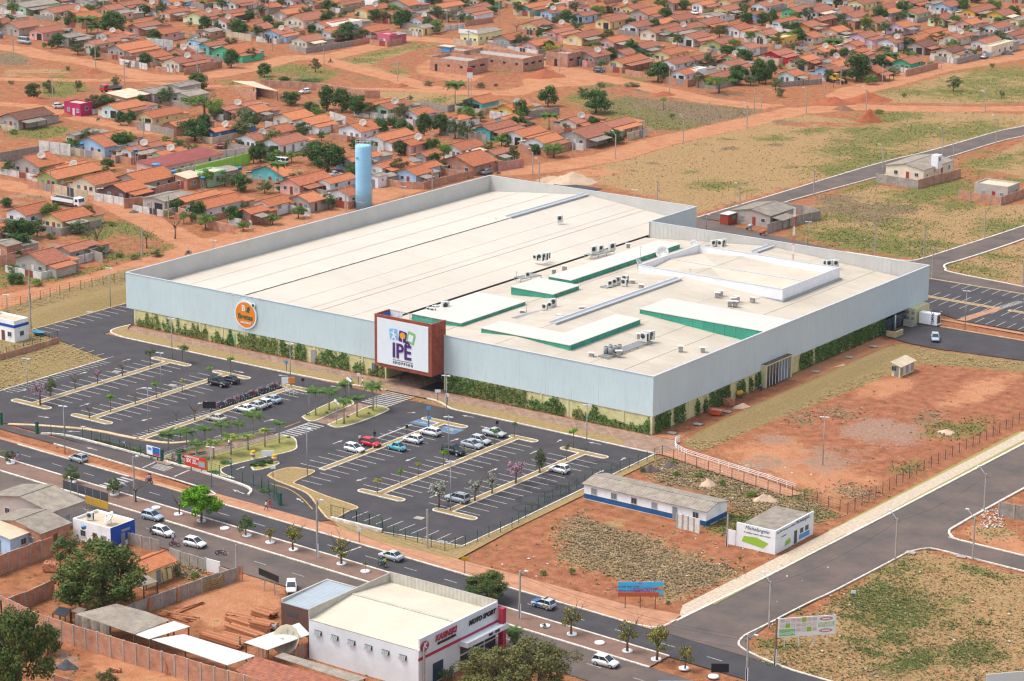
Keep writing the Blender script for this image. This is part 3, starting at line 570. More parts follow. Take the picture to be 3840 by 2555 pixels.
# ================================================================== the shopping centre
X0, X1, Y0, YB1, YB2, XS, XG, XR1, XR2 = -375.4, -243.1, 382.4, 512.2, 491.9, -314.6, -316.1, -345.6, -282.0
ZC, ZT = 3.4, 11.0
CLAD = mat('ribbed_steel_cladding', (.55,.665,.69), .45, var=.05, scale=.12, spec=.4, objrand=.012)
CLADIN = mat('cladding_back', (.54,.53,.50), .7, col2=(.48,.47,.44), scale=.25, objrand=.02)
CAPM = mat('galvanised_cap', (.55,.58,.60), .5, metal=.2)
ROOFW = wave_mat('white_sheet_roof', (.575,.515,.43), 'Y', .9, .6, depth=.02, var=.07, vscale=.05, dark=.01)
ROOFW2 = wave_mat('cream_sheet_roof', (.53,.465,.375), 'Y', .9, .65, depth=.025, var=.13, vscale=.10, dark=.02)
def streaks(m, col, sx, sy, amt, lo=.48):
 n = m.node_tree; b = n.nodes["Principled BSDF"]; src = b.inputs["Base Color"].links[0].from_socket; ge = n.nodes.new("ShaderNodeNewGeometry"); mp_ = n.nodes.new("ShaderNodeMapping"); mp_.inputs["Scale"].default_value = (sx, sy, .3); no = n.nodes.new("ShaderNodeTexNoise"); no.inputs["Scale"].default_value = 1; no.inputs["Detail"].default_value = 8; no.inputs["Roughness"].default_value = .7
 mr = n.nodes.new("ShaderNodeMapRange"); mr.inputs[1].default_value = lo; mr.inputs[2].default_value = lo+.22; mr.inputs[4].default_value = amt; mx = n.nodes.new("ShaderNodeMix"); mx.data_type = 'RGBA'; mx.inputs[7].default_value = (*col, 1)
 n.links.new(ge.outputs["Position"], mp_.inputs[0]); n.links.new(mp_.outputs[0], no.inputs["Vector"]); n.links.new(no.outputs["Fac"], mr.inputs[0]); n.links.new(mr.outputs[0], mx.inputs[0]); n.links.new(src, mx.inputs[6]); n.links.new(mx.outputs[2], b.inputs["Base Color"])
streaks(ROOFW, (.45,.34,.22), .07, .45, .22); streaks(ROOFW2, (.38,.28,.18), .09, .5, .38); streaks(CLAD, (.42,.47,.47), 1.2, 1.2, .35, .5)
ROOFN = mat('clean_white_sheet', (.57,.54,.485), .6, var=.06, scale=.1)
ROOFT = wave_mat('tan_sheet_roof', (.60,.51,.40), 'X', .8, .7, depth=.05, var=.10, vscale=.15, dark=.08)
RUST = mat('rust_streak', (.60,.51,.40), .8, col2=(.56,.515,.44), scale=.15)
GUT = mat('dark_gutter', (.10,.085,.07), .8)
STEEL = mat('grey_steel', (.36,.37,.38), .5, metal=.4)
STEELD = mat('dark_steel', (.10,.10,.11), .5, metal=.3)
GRN = mat('green_louvre', (.05,.33,.22), .6, objrand=.12)
GRNF = mat('green_louvre_frame', (.12,.40,.27), .6)
YBLK = brick_mat('yellow_block_wall', (.62,.58,.30), (.58,.53,.27), (.50,.46,.24), 1.6, .8)
YPLAIN = mat('pale_yellow_render', (.62,.58,.32), .85, var=.12, scale=.6)
WHITE = mat('white_paint', (.80,.81,.82), .7, var=.07, scale=.5)
GLASS = mat('dark_glass', (.035,.05,.06), .12, spec=.6, var=.4, scale=.5)
GLASSB = mat('blue_glass', (.16,.24,.28), .15, spec=.6, var=.4, scale=.4)
TERRA = brick_mat('terracotta_cladding', (.36,.095,.06), (.30,.08,.05), (.20,.06,.04), 1.2, .3)
PURPLE = mat('purple_letter', (.085,.025,.16), .5)
BLACK = mat('black_plastic', (.02,.02,.022), .5)
mall = thing('shopping_centre', 'huge shopping centre with white roof and pale grey ribbed cladding', 'building', (X0, Y0, 0), anchor='shopping centre')
def loc(x, y): return (x-X0, y-Y0)
MO = (-X0, -Y0)
def mp(mb, name, mats, parent=None):
 mb.v = [(a[0]-X0, a[1]-Y0, a[2]) for a in mb.v] if parent is None or parent is mall else mb.v
 return mb.build(name, mats, parent or mall)
def rib_panel(w, h, rib=.55, d=.018):
 b = MB(); n = max(1, int(round(w/rib))); s = w/n; pts = []
 for i in range(n): x = i*s; pts += [(x, 0), (x+s*.42, 0), (x+s*.52, -d), (x+s*.9, -d)]
 pts += [(w, 0)]
 for i in range(len(pts)-1): (xa, ya), (xb, yb) = pts[i], pts[i+1]; b.poly([(xa,ya,0),(xb,yb,0),(xb,yb,h),(xa,ya,h)])
 return b.mesh('cladding_panel', CLAD)
def clad(x0, y0, x1, y1, z0, z1, n):
 L = math.hypot(x1-x0, y1-y0); a = math.atan2(y1-y0, x1-x0); me = rib_panel(L/n-.015, z1-z0)
 for i in range(n):
  u = i/n; place('cladding_panel', me, mall, (x0+(x1-x0)*u-X0, y0+(y1-y0)*u-Y0, z0), a)
clad(X0, Y0, -305.3, Y0, ZC, ZT, 11); clad(-291.1, Y0, X1, Y0, ZC, ZT, 8)
clad(X1, Y0, X1, YB2, ZC, ZT, 18); clad(XS, YB2, XS, YB1, ZC, ZT, 4)
def inner(p, q, n, flip):
 L = math.hypot(q[0]-p[0], q[1]-p[1]); a = math.atan2(q[1]-p[1], q[0]-p[0]); b = MB(); w = L/n-.04
 b.box(0, -.06, 5.5, w, .06, ZT-.02)
 k = int(w/1.0)
 for i in range(k): b.box(i*w/k, .06 if not flip else -.09, 5.5, i*w/k+.25, .09 if not flip else -.06, ZT-.02)
 me = b.mesh('parapet_lining', CLADIN)
 for i in range(n): u = (i+.0)/n; place('parapet_lining', me, mall, (p[0]+(q[0]-p[0])*u-X0, p[1]+(q[1]-p[1])*u-Y0, 0), a)
inner((X0+.25, Y0+.3), (X0+.25, YB1-.3), 13, True); inner((X0+.3, YB1-.25), (XS-.3, YB1-.25), 7, True); inner((XS+.3, YB2-.25), (X1-.3, YB2-.25), 8, True)
inner((XS-.25, YB2), (XS-.25, YB1-.3), 2, False); inner((X0+.3, Y0+.3), (-305.5, Y0+.3), 9, False); inner((-291, Y0+.3), (X1-.3, Y0+.3), 6, False); inner((X1-.3, Y0+.3), (X1-.3, YB2-.3), 12, False)
b = MB(); b.strip([(-305.3,Y0+.12),(X0+.12,Y0+.12),(X0+.12,YB1-.12),(XS-.12,YB1-.12),(XS-.12,YB2-.12),(X1-.12,YB2-.12),(X1-.12,Y0+.12),(-291.1,Y0+.12)], .42, ZT, ZT+.10); mp(b, 'parapet_cap', CAPM)
b = MB(); b.strip([(X0+.2,Y0+.15),(X0+.2,YB1-.2),(XS-.2,YB1-.2)], .3, ZC, ZT-.05); mp(b, 'rear_cladding', CLADIN)
b = MB(); b.prism([(X0+.3,Y0+.3),(X1-.3,Y0+.3),(X1-.3,YB2-.3),(XS-.3,YB2-.3),(XS-.3,YB1-.3),(X0+.3,YB1-.3)], ZC+.05, ZC+.25); mp(b, 'soffit', CLADIN)
BX0, BX1, BY0 = -373.1, -243.5, 382.75
wallm = MB(); wallm.strip([(-305,BY0),(BX0,BY0),(BX0,YB1-1),(XS-1,YB1-1),(XS-1,YB2-1),(BX1,YB2-1)], .4, -.1, ZC+.1); wallm.strip([(-290.6,BY0),(BX1,BY0),(BX1,470.0)], .4, -.1, ZC+.1)
base = mp(wallm, 'base_wall', YBLK)
for i in range(22):
 x = BX0+i*(BX1-BX0)/21
 if -306 < x < -290: continue
 b = MB(); b.cbox(x, BY0-.24, -.05, .45, .12, ZC+.1); mp(b, 'pilaster', YPLAIN)
for i in range(1, 15): b = MB(); b.cbox(BX1+.24, BY0+i*6.2, -.05, .12, .45, ZC+.1); mp(b, 'pilaster', YPLAIN)
for x, h, m_ in ((-345.6,2.6,mat('pale_green_door',(.30,.50,.28),.6)),(-324.0,2.6,STEEL),(-308.3,2.5,mat('blue_grey_door',(.12,.16,.22),.5))):
 b = MB(); b.box(x-.7, BY0-.30, 0, x+.7, BY0-.215, h); b.box(x-.6, BY0-.33, .02, x+.6, BY0-.30, h-.08); d = mp(b, 'door', m_); k = MB(); k.box(x+.35-X0, BY0-.42-Y0, 1.0, x+.5-X0, BY0-.332-Y0, 1.06); k.build('handle', STEEL, d)
def roof(name, xa, xb, za, zb, ya, yb, m, n=1):
 b = MB(); b.poly([(xa,ya,za),(xb,ya,zb),(xb,yb,zb),(xa,yb,za)] if xb > xa else [(xb,ya,zb),(xa,ya,za),(xa,yb,za),(xb,yb,zb)]); return mp(b, name, m)
ya, yb, yc = Y0+.4, YB1-.4, YB2-.4
seg = lambda a, b_, n: [(a+(b_-a)*i/n) for i in range(n+1)]
zr1 = lambda x: 10.0-abs(x-XR1)*2.9/29.5
zr2 = lambda x: 9.8-abs(x-XR2)*2.7/(34.1 if x < XR2 else 38.7)
def bays_roof(x_a, x_b, zf, y_a, y_b, n, m, name):
 xs = seg(x_a, x_b, n)
 for i in range(n): roof(name, xs[i]+.02, xs[i+1]-.02, zf(xs[i])+(.03 if i % 2 else 0), zf(xs[i+1])+(.03 if i % 2 else 0), y_a, y_b, m)
bays_roof(X0+.35, XR1, zr1, ya, yb, 3, ROOFW, 'roof_sheet'); bays_roof(XR1, XG-.45, zr1, ya, yb, 4, ROOFW, 'roof_sheet')
bays_roof(XG+.45, XR2, zr2, ya, yc, 4, ROOFW2, 'roof_sheet'); bays_roof(XR2, X1-.35, zr2, ya, yc, 4, ROOFW2, 'roof_sheet')
b = MB(); b.box(XG-.5, ya, 6.6, XG+.5, YB2-.3, 6.75); b.box(XG-.5, ya, 6.75, XG-.46, YB2-.3, 7.05); mp(b, 'gutter', GUT)
b = MB(); b.bar((XR1,ya,10.06),(XR1,yb,10.06),1.0,.10); mp(b, 'ridge_cap', mat('dusty_ridge', (.62,.56,.47), .8, var=.3, scale=.6))
b = MB(); b.bar((XR1+.55,ya,10.0),(XR1+.55,478,10.0),.12,.08); mp(b, 'ridge_edge', GUT)
def vent(x, y0, y1, z, zf=0):
 b = MB(); b.box(x-.75, y0, z, x+.75, y1, z+.35); b.box(x-.95, y0-.1, z+.35, x-.55, y1+.1, z+.48); b.box(x+.55, y0-.1, z+.35, x+.95, y1+.1, z+.48); b.box(x-.5, y0+.2, z+.36, x+.5, y1-.2, z+.40, 1); mp(b, 'ridge_vent', [CAPM, STEEL])
vent(XR1, 479, 511, 10.0); vent(XR2, 406, 452.5, 9.75); vent(XR2, 484, 491, 9.75)
b = MB()
for xx, y0_, y1_, zf in ((-366,ya,yb,zr1),(-356,ya,yb,zr1),(-336.5,ya,yb,zr1),(-329,ya,yb,zr1),(-322.5,ya,yb,zr1),(-299,ya,yc,zr2),(-290,ya,yc,zr2),(-270,ya,yc,zr2),(-256,ya,yc,zr2)): b.bar((xx,y0_,zf(xx)+.05),(xx,y1_,zf(xx)+.05),.22,.03)
mp(b, 'sheet_lap', RUST)
def lantern(pts, zb, zt, faces, grey=()):
 """pts: roof outline ccw (x,y); faces: edges with louvres"""
 cx = sum(p[0] for p in pts)/len(pts); cy = sum(p[1] for p in pts)/len(pts)
 root = MB(); big = [(p[0]+(p[0]-cx)/abs(p[0]-cx+1e-6)*.25, p[1]+(p[1]-cy)/abs(p[1]-cy+1e-6)*.25) for p in pts]
 root.prism(big, zt, zt+.12); top = mp(root, 'raised_roof', ROOFN)
 core = MB(); core.prism([(p[0]*.998+cx*.002, p[1]*.998+cy*.002) for p in pts], zb, zt-.02); mp(core, 'clerestory_core', GRN)
 n = len(pts)
 for i in faces:
  p, q = Vector(pts[i]), Vector(pts[(i+1) % n]); L = (q-p).length; k = max(1, int(L/2.4)); d = (q-p).normalized(); nn = Vector((d.y, -d.x))
  ins = nn*.06; h = zt-zb; g = MB()
  for s in range(5): z = zb+.12+(h-.2)*s/5; a_ = nn*.14; g.faces([(0,-.16,z),(L/k-.1,-.16,z),(L/k-.1,-.02,z+(h-.2)/5*.85),(0,-.02,z+(h-.2)/5*.85)], [(0,1,2,3)])
  g.box(-.05,-.17,zb,.05,0,zt,1); g.box(.05,-.17,zb,L/k-.05,-.03,zb+.10,1)
  me = g.mesh('louvre_bay', [GRN if i not in grey else STEEL, GRNF if i not in grey else STEEL]); ang = math.atan2(d.y, d.x)
  for j in range(k): o = p+d*(L*j/k); place('louvre_bay', me, top, (o.x-X0, o.y-Y0, 0), ang)
 return top
def lan(corners, zb, zt, faces, grey=()):
 return lantern([G(*px(*c), zt) for c in corners], zb, zt, faces, grey)
LZ = 9.4
def rect(x0, y0, x1, y1): return [(x0,y0),(x1,y0),(x1,y1),(x0,y1)]
def lz(c, r, x, y, z=LZ): return t(c, r, x, y, z)
p1, p2, p3 = lz(1,1,1880,1395), lz(2,1,125,1195), lz(1,1,1742,1375); lantern(rect(-310.2, p1[1], p1[0], p2[1]), 7.3, 9.2, (0,1))
p1, p2 = lz(2,1,375,1145), lz(2,1,620,1065); lantern(rect(p1[0]-10.5, p1[1], p1[0], p2[1]), 8.0, 9.55, (0,1))
p1, p2 = lz(2,1,540,1008), lz(2,1,1550,675); lantern(rect(p1[0]-5.6, p1[1], p1[0], p2[1]), 7.8, 9.35, (0,1))
A1 = t(2,2,530,38,10); A2 = t(2,1,1165,1365,10); A3 = t(1,1,2090,1445,10)
lantern([(A3[0],A1[1]),(A1[0],A1[1]),(A1[0],A2[1]),(A1[0]-6.2,A2[1]),(A1[0]-6.2,A1[1]+7),(A3[0],A1[1]+7)], 8.2, 10.0, (0,1))
B1 = t(2,1,1180,1270,10.2); B2 = t(2,1,2220,1560,10.2); lantern(rect(B1[0], B1[1], X1-1.2, B1[1]+10.5), 7.6, 10.1, (0,1))
b = MB(); WX0, WX1, WY0, WY1 = -293.6, -258.3, 455.2, 479.3
b.strip([(WX0,WY0),(WX1,WY0),(WX1,WY1),(WX0,WY1)], .3, 7.5, 10.7, closed=True); box = mp(b, 'plant_room_parapet', WHITE)
b = MB(); b.strip([(WX0,WY0),(WX1,WY0),(WX1,WY1),(WX0,WY1)], .42, 10.7, 10.78, closed=True); mp(b, 'plant_room_cap', CAPM)
b = MB(); xm = (WX0+WX1)/2; b.poly([(WX0+.2,WY0+.2,9.0),(WX1-.2,WY0+.2,9.0),(WX1-.2,467,9.9),(WX0+.2,467,9.9)]); b.poly([(WX0+.2,467,9.9),(WX1-.2,467,9.9),(WX1-.2,WY1-.2,9.0),(WX0+.2,WY1-.2,9.0)]); mp(b, 'plant_room_roof', ROOFT)
b = MB(); b.bar((WX0+.2,467,9.95),(WX1-.2,467,9.95),.5,.08); mp(b, 'plant_room_ridge', CAPM)
b = MB(); b.strip([(WX0-.4,WY0-.4),(WX1+.4,WY0-.4),(WX1+.4,WY1+.2)], .6, 7.7, 8.5); mp(b, 'flashing', STEEL)
b = MB(); TX0, TX1, TY0, TY1 = -305.2, -291.2, 378.7, 383.2
b.box(TX0,TY0,3.5,TX1,TY0+.3,13.9); b.box(TX0,TY0+.3,3.5,TX0+.3,TY1,13.9); b.box(TX1-.3,TY0+.3,3.5,TX1,TY1,13.9); b.box(TX0+.3,TY0+.3,3.5,TX1-.3,TY1+3,3.8)
tower = mp(b, 'sign_tower', TERRA)
b = MB(); b.box(TX0+.3,TY0+.3,10.0,TX1-.3,TY1,10.1); b.box(TX0+.3,TY1-.1,10.1,TX0+3.4,TY1,13.7); mp(b, 'tower_deck', WHITE)
b = MB(); b.box(TX0+.35,TY0+.4,10.2,TX0+.45,TY1-.2,13.6); mp(b, 'tower_inner_panel', mat('royal_blue', (.02,.12,.42), .6))
b = MB()
for i in range(5): x = TX0+2.6+i*2.7; b.bar((x,TY1-.1,10.1),(x,TY1-.1,13.8),.08); b.bar((x,TY0+.3,13.8),(x,TY1-.1,13.8),.06) if i % 2 else None
b.bar((TX0+.3,TY1-.1,13.8),(TX1-.3,TY1-.1,13.8),.09); mp(b, 'tower_rail', STEEL)
b = MB(); b.box(TX0+.75,TY0-.12,4.25,TX1-.75,TY0-.003,13.3); signp = mp(b, 'sign_panel', mat('sign_white', (.76,.80,.84), .5, var=.03, scale=.6))
def text(body, size, m, parent, loc_, rot, name='lettering', ext=.05, off=0.0, al='CENTER', sx=1.0, shear=0.0):
 cu = bpy.data.curves.new(name, 'FONT'); cu.body = body; cu.size = size; cu.extrude = ext; cu.offset = off; cu.align_x = al; cu.align_y = 'CENTER'; cu.shear = shear
 cu.resolution_u = 3; tmp = bpy.data.objects.new(name, cu); me = bpy.data.meshes.new_from_object(tmp); me.materials.clear(); me.materials.append(m); bpy.data.objects.remove(tmp)
 for pl in me.polygons: pl.material_index = 0
 o = bpy.data.objects.new(name, me); COL.objects.link(o); o.location = loc_; o.rotation_euler = rot; o.scale = (sx,1,1)
 if parent: o.parent = parent
 return o
FR = (R(90), 0, 0); RT = (R(90), 0, R(90))
sx_ = lambda x: x-X0; sy_ = lambda y: y-Y0
cxs = (TX0+TX1)/2; fy = sy_(TY0-.13)
text('IPÊ', 4.1, PURPLE, signp, (sx_(cxs-.2), fy, 7.25), FR, ext=.10, off=.09, sx=.92)
b = MB(); b.box(sx_(cxs-2.4), fy-.03, 5.42, sx_(cxs+2.5), fy+.02, 5.50); b.build('rule', BLACK, signp)
text('S H O P P I N G', .72, BLACK, signp, (sx_(cxs+.1), fy, 4.93), FR, off=.02)
LB = mat('sky_blue_sign', (.22,.50,.75), .5); LO = mat('amber_sign', (.80,.36,.02), .5); LG = mat('leaf_green_sign', (.24,.52,.20), .5); SW = mat('sign_bright_white', (.8,.82,.85), .5)
def rrect(cx, cz, w, h, a, m_, name, y=-.02, r_=.25):
 b = MB(); P = []
 for sx__, sz__, a0 in ((1,1,0),(-1,1,90),(-1,-1,180),(1,-1,270)):
  for i in range(4): q = R(a0+i*30); P.append((sx__*(w/2-r_)+r_*math.cos(q), sz__*(h/2-r_)+r_*math.sin(q)))
 ca, sa = math.cos(a), math.sin(a); P = [(cx+x*ca-z*sa, cz+x*sa+z*ca) for x, z in P]
 b.poly([(sx_(p[0]), fy+y, p[1]) for p in P][::-1] if 0 else [(sx_(p[0]), fy+y, p[1]) for p in P]); k = len(P)
 return b.build(name, m_, signp)
rrect(cxs-2.15, 10.55, 2.0, 2.2, .1, LB, 'emblem_tile'); rrect(cxs+.05, 10.40, 1.9, 2.2, -.12, PURPLE, 'emblem_tile', -.03); rrect(cxs+2.05, 10.45, 1.9, 2.4, -.25, LG, 'emblem_tile', -.04)
rrect(cxs+2.05, 10.40, 1.1, 1.4, -.2, SW, 'emblem_bag', -.06, .1); rrect(cxs+.05, 10.60, 1.35, 1.2, 0, LO, 'emblem_flower', -.05, .5); rrect(cxs+.05, 9.65, .12, 1.1, .2, SW, 'emblem_stalk', -.06, .05)
rrect(cxs-2.15, 11.20, .45, .45, 0, SW, 'emblem_head', -.04, .22); rrect(cxs-2.15, 10.45, .35, 1.2, .2, SW, 'emblem_body', -.04, .15); rrect(cxs-2.15, 10.65, 1.5, .25, -.3, SW, 'emblem_arms', -.045, .1); rrect(cxs-2.45, 9.85, .25, .9, -.5, SW, 'emblem_leg', -.045, .1); rrect(cxs-1.8, 9.85, .25, .9, .4, SW, 'emblem_leg', -.05, .1)
b = MB(); b.box(-305.2,381.9,0,-304.9,392,3.5); b.box(-290.9,382.2,0,-290.6,392,3.5); mp(b, 'entrance_side_wall', YPLAIN)
b = MB(); b.box(-305,391,0,-290.8,391.2,3.5); mp(b, 'entrance_back', BLACK)
for i in range(5):
 x = -303.6+i*2.6; b = MB(); b.box(x,387.9,.05,x+2.4,388.0,3.2,0); b.box(x,387.85,3.2,x+2.4,388.05,3.4,1); b.box(x-.1,387.85,0,x,388.05,3.4,1); mp(b, 'entrance_glazing', [GLASS if i != 1 else GLASSB, CAPM])
b = MB(); b.box(-295.5,380.2,.12,-291.5,386,.135); mp(b, 'entrance_mat', BLACK)
RSX, RSZ = -341.2, 7.1
OR = mat('orange_sign', (.78,.23,.02), .5); DG = mat('dark_green_sign', (.01,.13,.06), .5)
p = t(0,1,2268,1322, RSZ); RSX = G(*px(0,1,2268,1322), 7.2)[0]
rsign = MB(); n_ = 32
def disc(cx, cz, rx, rz, y0, y1, m_, name, par, tilt=0):
 b = MB(); P = [(cx+rx*math.cos(2*math.pi*i/n_), cz+rz*math.sin(2*math.pi*i/n_)) for i in range(n_)]
 b.poly([(sx_(p_[0]), sy_(y0), p_[1]) for p_ in P]);
 for i in range(n_): a, c = P[i], P[(i+1) % n_]; b.poly([(sx_(a[0]),sy_(y0),a[1]),(sx_(a[0]),sy_(y1),a[1]),(sx_(c[0]),sy_(y1),c[1]),(sx_(c[0]),sy_(y0),c[1])])
 return b.build(name, m_, par)
rs1 = disc(RSX, 7.2, 2.95, 2.95, Y0-.35, Y0-.1, SW, 'round_sign', mall); disc(RSX, 7.2, 2.65, 2.65, Y0-.39, Y0-.36, OR, 'sign_face', rs1); disc(RSX+2.2, 9.5, .5, .5, Y0-.42, Y0-.2, SW, 'sign_dot', rs1); disc(RSX+2.2, 9.5, .33, .33, Y0-.45, Y0-.43, DG, 'sign_dot', rs1)
ry = sy_(Y0-.44)
text('Bretas', 1.55, DG, rs1, (sx_(RSX), ry, 6.75), FR, ext=.02, off=.03); text('cencosud', .72, SW, rs1, (sx_(RSX+.1), ry, 5.6), FR, ext=.02, off=.015)
text('B', 1.7, SW, rs1, (sx_(RSX-.45), ry, 8.5), FR, ext=.02, off=.04)
b = MB(); b.poly([(sx_(RSX+.25),ry,7.8),(sx_(RSX+1.0),ry,7.8),(sx_(RSX+1.3),ry,9.0),(sx_(RSX+.7),ry,9.0)]); b.build('sign_emblem', DG, rs1)
for i in range(5):
 x = RSX-4.4+i*2.0; b = MB(); b.bar((x,Y0+.2,ZT+.1),(x+.25,Y0-1.7,ZT+.35),.06); b.cbox(x+.25,Y0-1.8,ZT+.18,.45,.35,.18); mp(b, 'sign_floodlight', CAPM)
py0, py1 = t(2,2,2352,1000)[1], 0
GX = BX1
gp0 = t(3,2,25,445)[1]; gp1 = t(3,2,270,340)[1]
b = MB(); b.box(GX,gp0,0,GX+1.5,gp0+.4,4.4); b.box(GX,gp1-.4,0,GX+1.5,gp1,4.4); b.box(GX,gp0,4.4,GX+1.6,gp1,4.65); porch = mp(b, 'glass_porch', YPLAIN)
b = MB(); b.box(GX+.1,gp0+.1,4.65,GX+1.55,gp1-.1,4.7); mp(b, 'porch_roof', mat('old_brown_roof', (.17,.11,.085), .9, var=.4, scale=.8))
n_g = 8
for i in range(n_g):
 y = gp0+.5+(gp1-gp0-1)*i/n_g; w = (gp1-gp0-1)/n_g; b = MB(); b.box(GX+1.35,y+.05,.1,GX+1.4,y+w-.05,4.35,0); b.box(GX+1.3,y-.05,.1,GX+1.46,y+.05,4.4,1); mp(b, 'porch_pane', [GLASS if i < 4 else GLASSB, WHITE])
b = MB(); b.box(-245.5,483.0,0,-241.5,489.5,3.4); mp(b, 'corner_room', YPLAIN)
for i in range(2):
 for j in range(3): b = MB(); b.box(-244.8+j*1.2,482.9,.9+i*1.2,-244.1+j*1.2,482.99,1.6+i*1.2); mp(b, 'small_window', mat('window_grey', (.25,.29,.33), .3))
b = MB(); b.box(-243.6,470.5,0,-243.2,482,2.8); mp(b, 'loading_shade_panel', GLASS)  # solid dark slab in line with the wall; recess shade given by colour
b = MB(); b.tube([(-242.6,476,0),(-242.6,476,3.4)],.16,8); mp(b, 'column', CAPM)
b = MB()
for i in range(6): b.box(-243+i*.1,480.5+i*.35,0,-240.8,480.85+i*.35,1.4-i*.22)
mp(b, 'loading_steps', mat('concrete', (.38,.34,.30), .9, var=.2, scale=.8))
b = MB(); b.box(-241.8,470.6,0,-239.6,471.0,1.2); b.box(-240.0,471,0,-239.6,474,1.2); mp(b, 'loading_low_wall', mat('ochre_render', (.48,.38,.20), .85, var=.15, scale=.8))
# ================================================================== roof equipment, dishes, masts
ACW = mat('ac_casing', (.62,.62,.58), .6, var=.1, scale=1); ACG = mat('ac_grille', (.05,.05,.055), .6)
DISHM = mat('dish_mesh', (.50,.43,.36), .7, var=.1, scale=2); TANKB = mat('tank_blue', (.06,.27,.55), .5, objrand=.1); CONC = mat('concrete', (.38,.34,.30), .9, var=.2, scale=.8)
def ac_proto():
 r = bpy.data.objects.new('condenser_unit', None); COL.objects.link(r); r['category'] = 'air conditioner'; r['group'] = 'condensers on the mall roof'
 b = MB(); b.box(-.55,-.25,0,.55,.25,1.25); b.build('casing', ACW, r)
 b = MB(); b.lathe([(.36,0),(.36,.03),(.05,.04)], 10); me = b.mesh('fan_grille', ACG); o = place('fan_grille', me, r, (-.1,-.255,.8)); o.rotation_euler = (R(90),0,0)
 b = MB(); b.box(.551,-.2,.1,.57,.2,1.15); b.build('side_grille', ACG, r); return r
ACP = ac_proto(); ac_used = []
def ac(c, r, x, y, z, rz=0, sc=1.0, lab=None):
 p = t(c,r,x,y,z)
 if not ac_used: o = ACP; o.location = (*p, z); o.rotation_euler = (0,0,rz); tag(o, 'white condenser unit standing on the mall roof', 'air conditioner', 'condensers on the mall roof'); ac_used.append(1)
 else: o = dup(ACP, (*p, z), rz, 'white condenser unit standing on the mall roof', sc)
 o.scale = (sc,)*3
def platform(c, r, a, b_, w, z, label, anchor):
 p, q = t(c,r,*a,z), t(c,r,*b_,z); L = math.hypot(q[0]-p[0], q[1]-p[1]); ang = math.atan2(q[1]-p[1], q[0]-p[0])
 o = thing('equipment_platform', label, 'platform', (*p, z-.5), ang, 'slatted platforms on the mall roof', anchor=anchor)
 m = MB();
 for s in (0, w): m.box(0,s-.06,.32,L,s+.06,.5);
 n = max(2, int(L/2.2))
 for i in range(n+1):
  for s in (.06, w-.06): m.box(i*L/n-.05,s-.05,-.35,i*L/n+.05,s+.05,.32)
 m.build('support_frame', STEEL, o); k = int(L/.55); sl_ = MB(); sl_.box(0,0,.5,.3,w,.56); me = sl_.mesh('slat', STEEL)
 for i in range(k): place('slat', me, o, (i*L/k,0,0))
platform(1,1,(1475,1365),(1755,1290),1.6,8.3,'slatted platform carrying condensers beside the sign tower','platform by the sign tower')
platform(2,1,(80,995),(270,960),2.2,8.4,'short slatted platform with one condenser near the dark gutter','one-unit slatted platform')
platform(2,1,(725,785),(940,735),2.0,8.3,'slatted platform with three tall condensers along the dark gutter','three-unit slatted platform')
platform(2,1,(870,1080),(1130,1025),2.0,9.2,'slatted platform with a row of condensers behind the long ridge vent','platform behind the ridge vent')
platform(2,1,(55,1365),(450,1260),1.7,9.0,'long bare slatted platform with condensers at one end','long bare platform')
platform(2,2,(880,150),(1290,0),2.2,8.8,'longest slatted platform with round fan units near the front corner','platform with round fans')
platform(2,1,(1800,705),(1960,690),2.0,8.8,'slatted platform with condensers behind the walled plant roof','platform behind the plant roof')
for c,r,x,y,z,rz,s in ((1,1,1590,1310,8.5,.3,1),(1,1,1625,1318,8.5,.3,1),(1,1,1640,1290,8.5,.3,.9),(1,1,1660,1285,8.5,.3,.9),(1,1,1738,1285,8.5,1.2,1.5),(2,1,145,985,8.6,.9,1),(2,1,748,765,8.5,1.2,1.4),(2,1,815,742,8.5,1.2,1.1),(2,1,918,735,8.5,1.2,1.4),(2,1,215,825,8.3,0,1),(2,1,262,828,8.3,0,1.3),(2,1,300,820,8.3,0,1.3),(2,1,325,805,8.3,.1,1.1),
  (2,1,900,1065,9.4,.9,1),(2,1,940,1050,9.4,.9,1),(2,1,970,1035,9.4,.9,1.1),(2,1,1030,1060,9.4,.1,1.2),(2,1,1040,1025,9.4,.1,1.2),(2,1,300,1280,9.2,.3,1),(2,1,345,1260,9.2,.9,.9),(2,1,375,1248,9.2,1.2,1.3),(2,1,1850,695,9.0,1.0,1.1),(2,1,1885,690,9.0,1.0,1.1),(2,1,1915,700,9.0,0,1.2),(2,1,1940,690,9.0,1,1.2),(2,1,1215,1570,9.0,0,1.4),(2,1,1245,1555,9.0,0,1.4),(2,1,1275,1550,9.0,.8,1.4),
  (2,1,438,475,9.4,1,1.3),(3,1,525,880,9.0,.9,1.1),(3,1,560,885,9.0,.9,1.2),(3,1,590,880,9.0,.9,1.2),(3,1,622,885,9.0,.9,1.2)): ac(c,r,x,y,z,rz,s)
def rfan(c, r, x, y, z, first=[]):
 p = t(c,r,x,y,z)
 if first: return dup(first[0], (*p,z), 0, 'round grey fan unit on the slatted platform near the corner')
 o = thing('round_fan_unit', 'round grey fan unit on the slatted platform near the corner', 'air conditioner', (*p,z), 0, 'round fan units'); b = MB(); b.lathe([(.45,0),(.45,1.2),(.38,1.3)], 12); b.build('casing', STEEL, o); b = MB(); b.lathe([(.33,1.31),(.30,1.34)], 12); b.build('fan_grille', ACG, o); first.append(o)
for q in ((862,110),(903,95),(905,118),(947,103),(987,92)): rfan(2,2,*q,8.9)
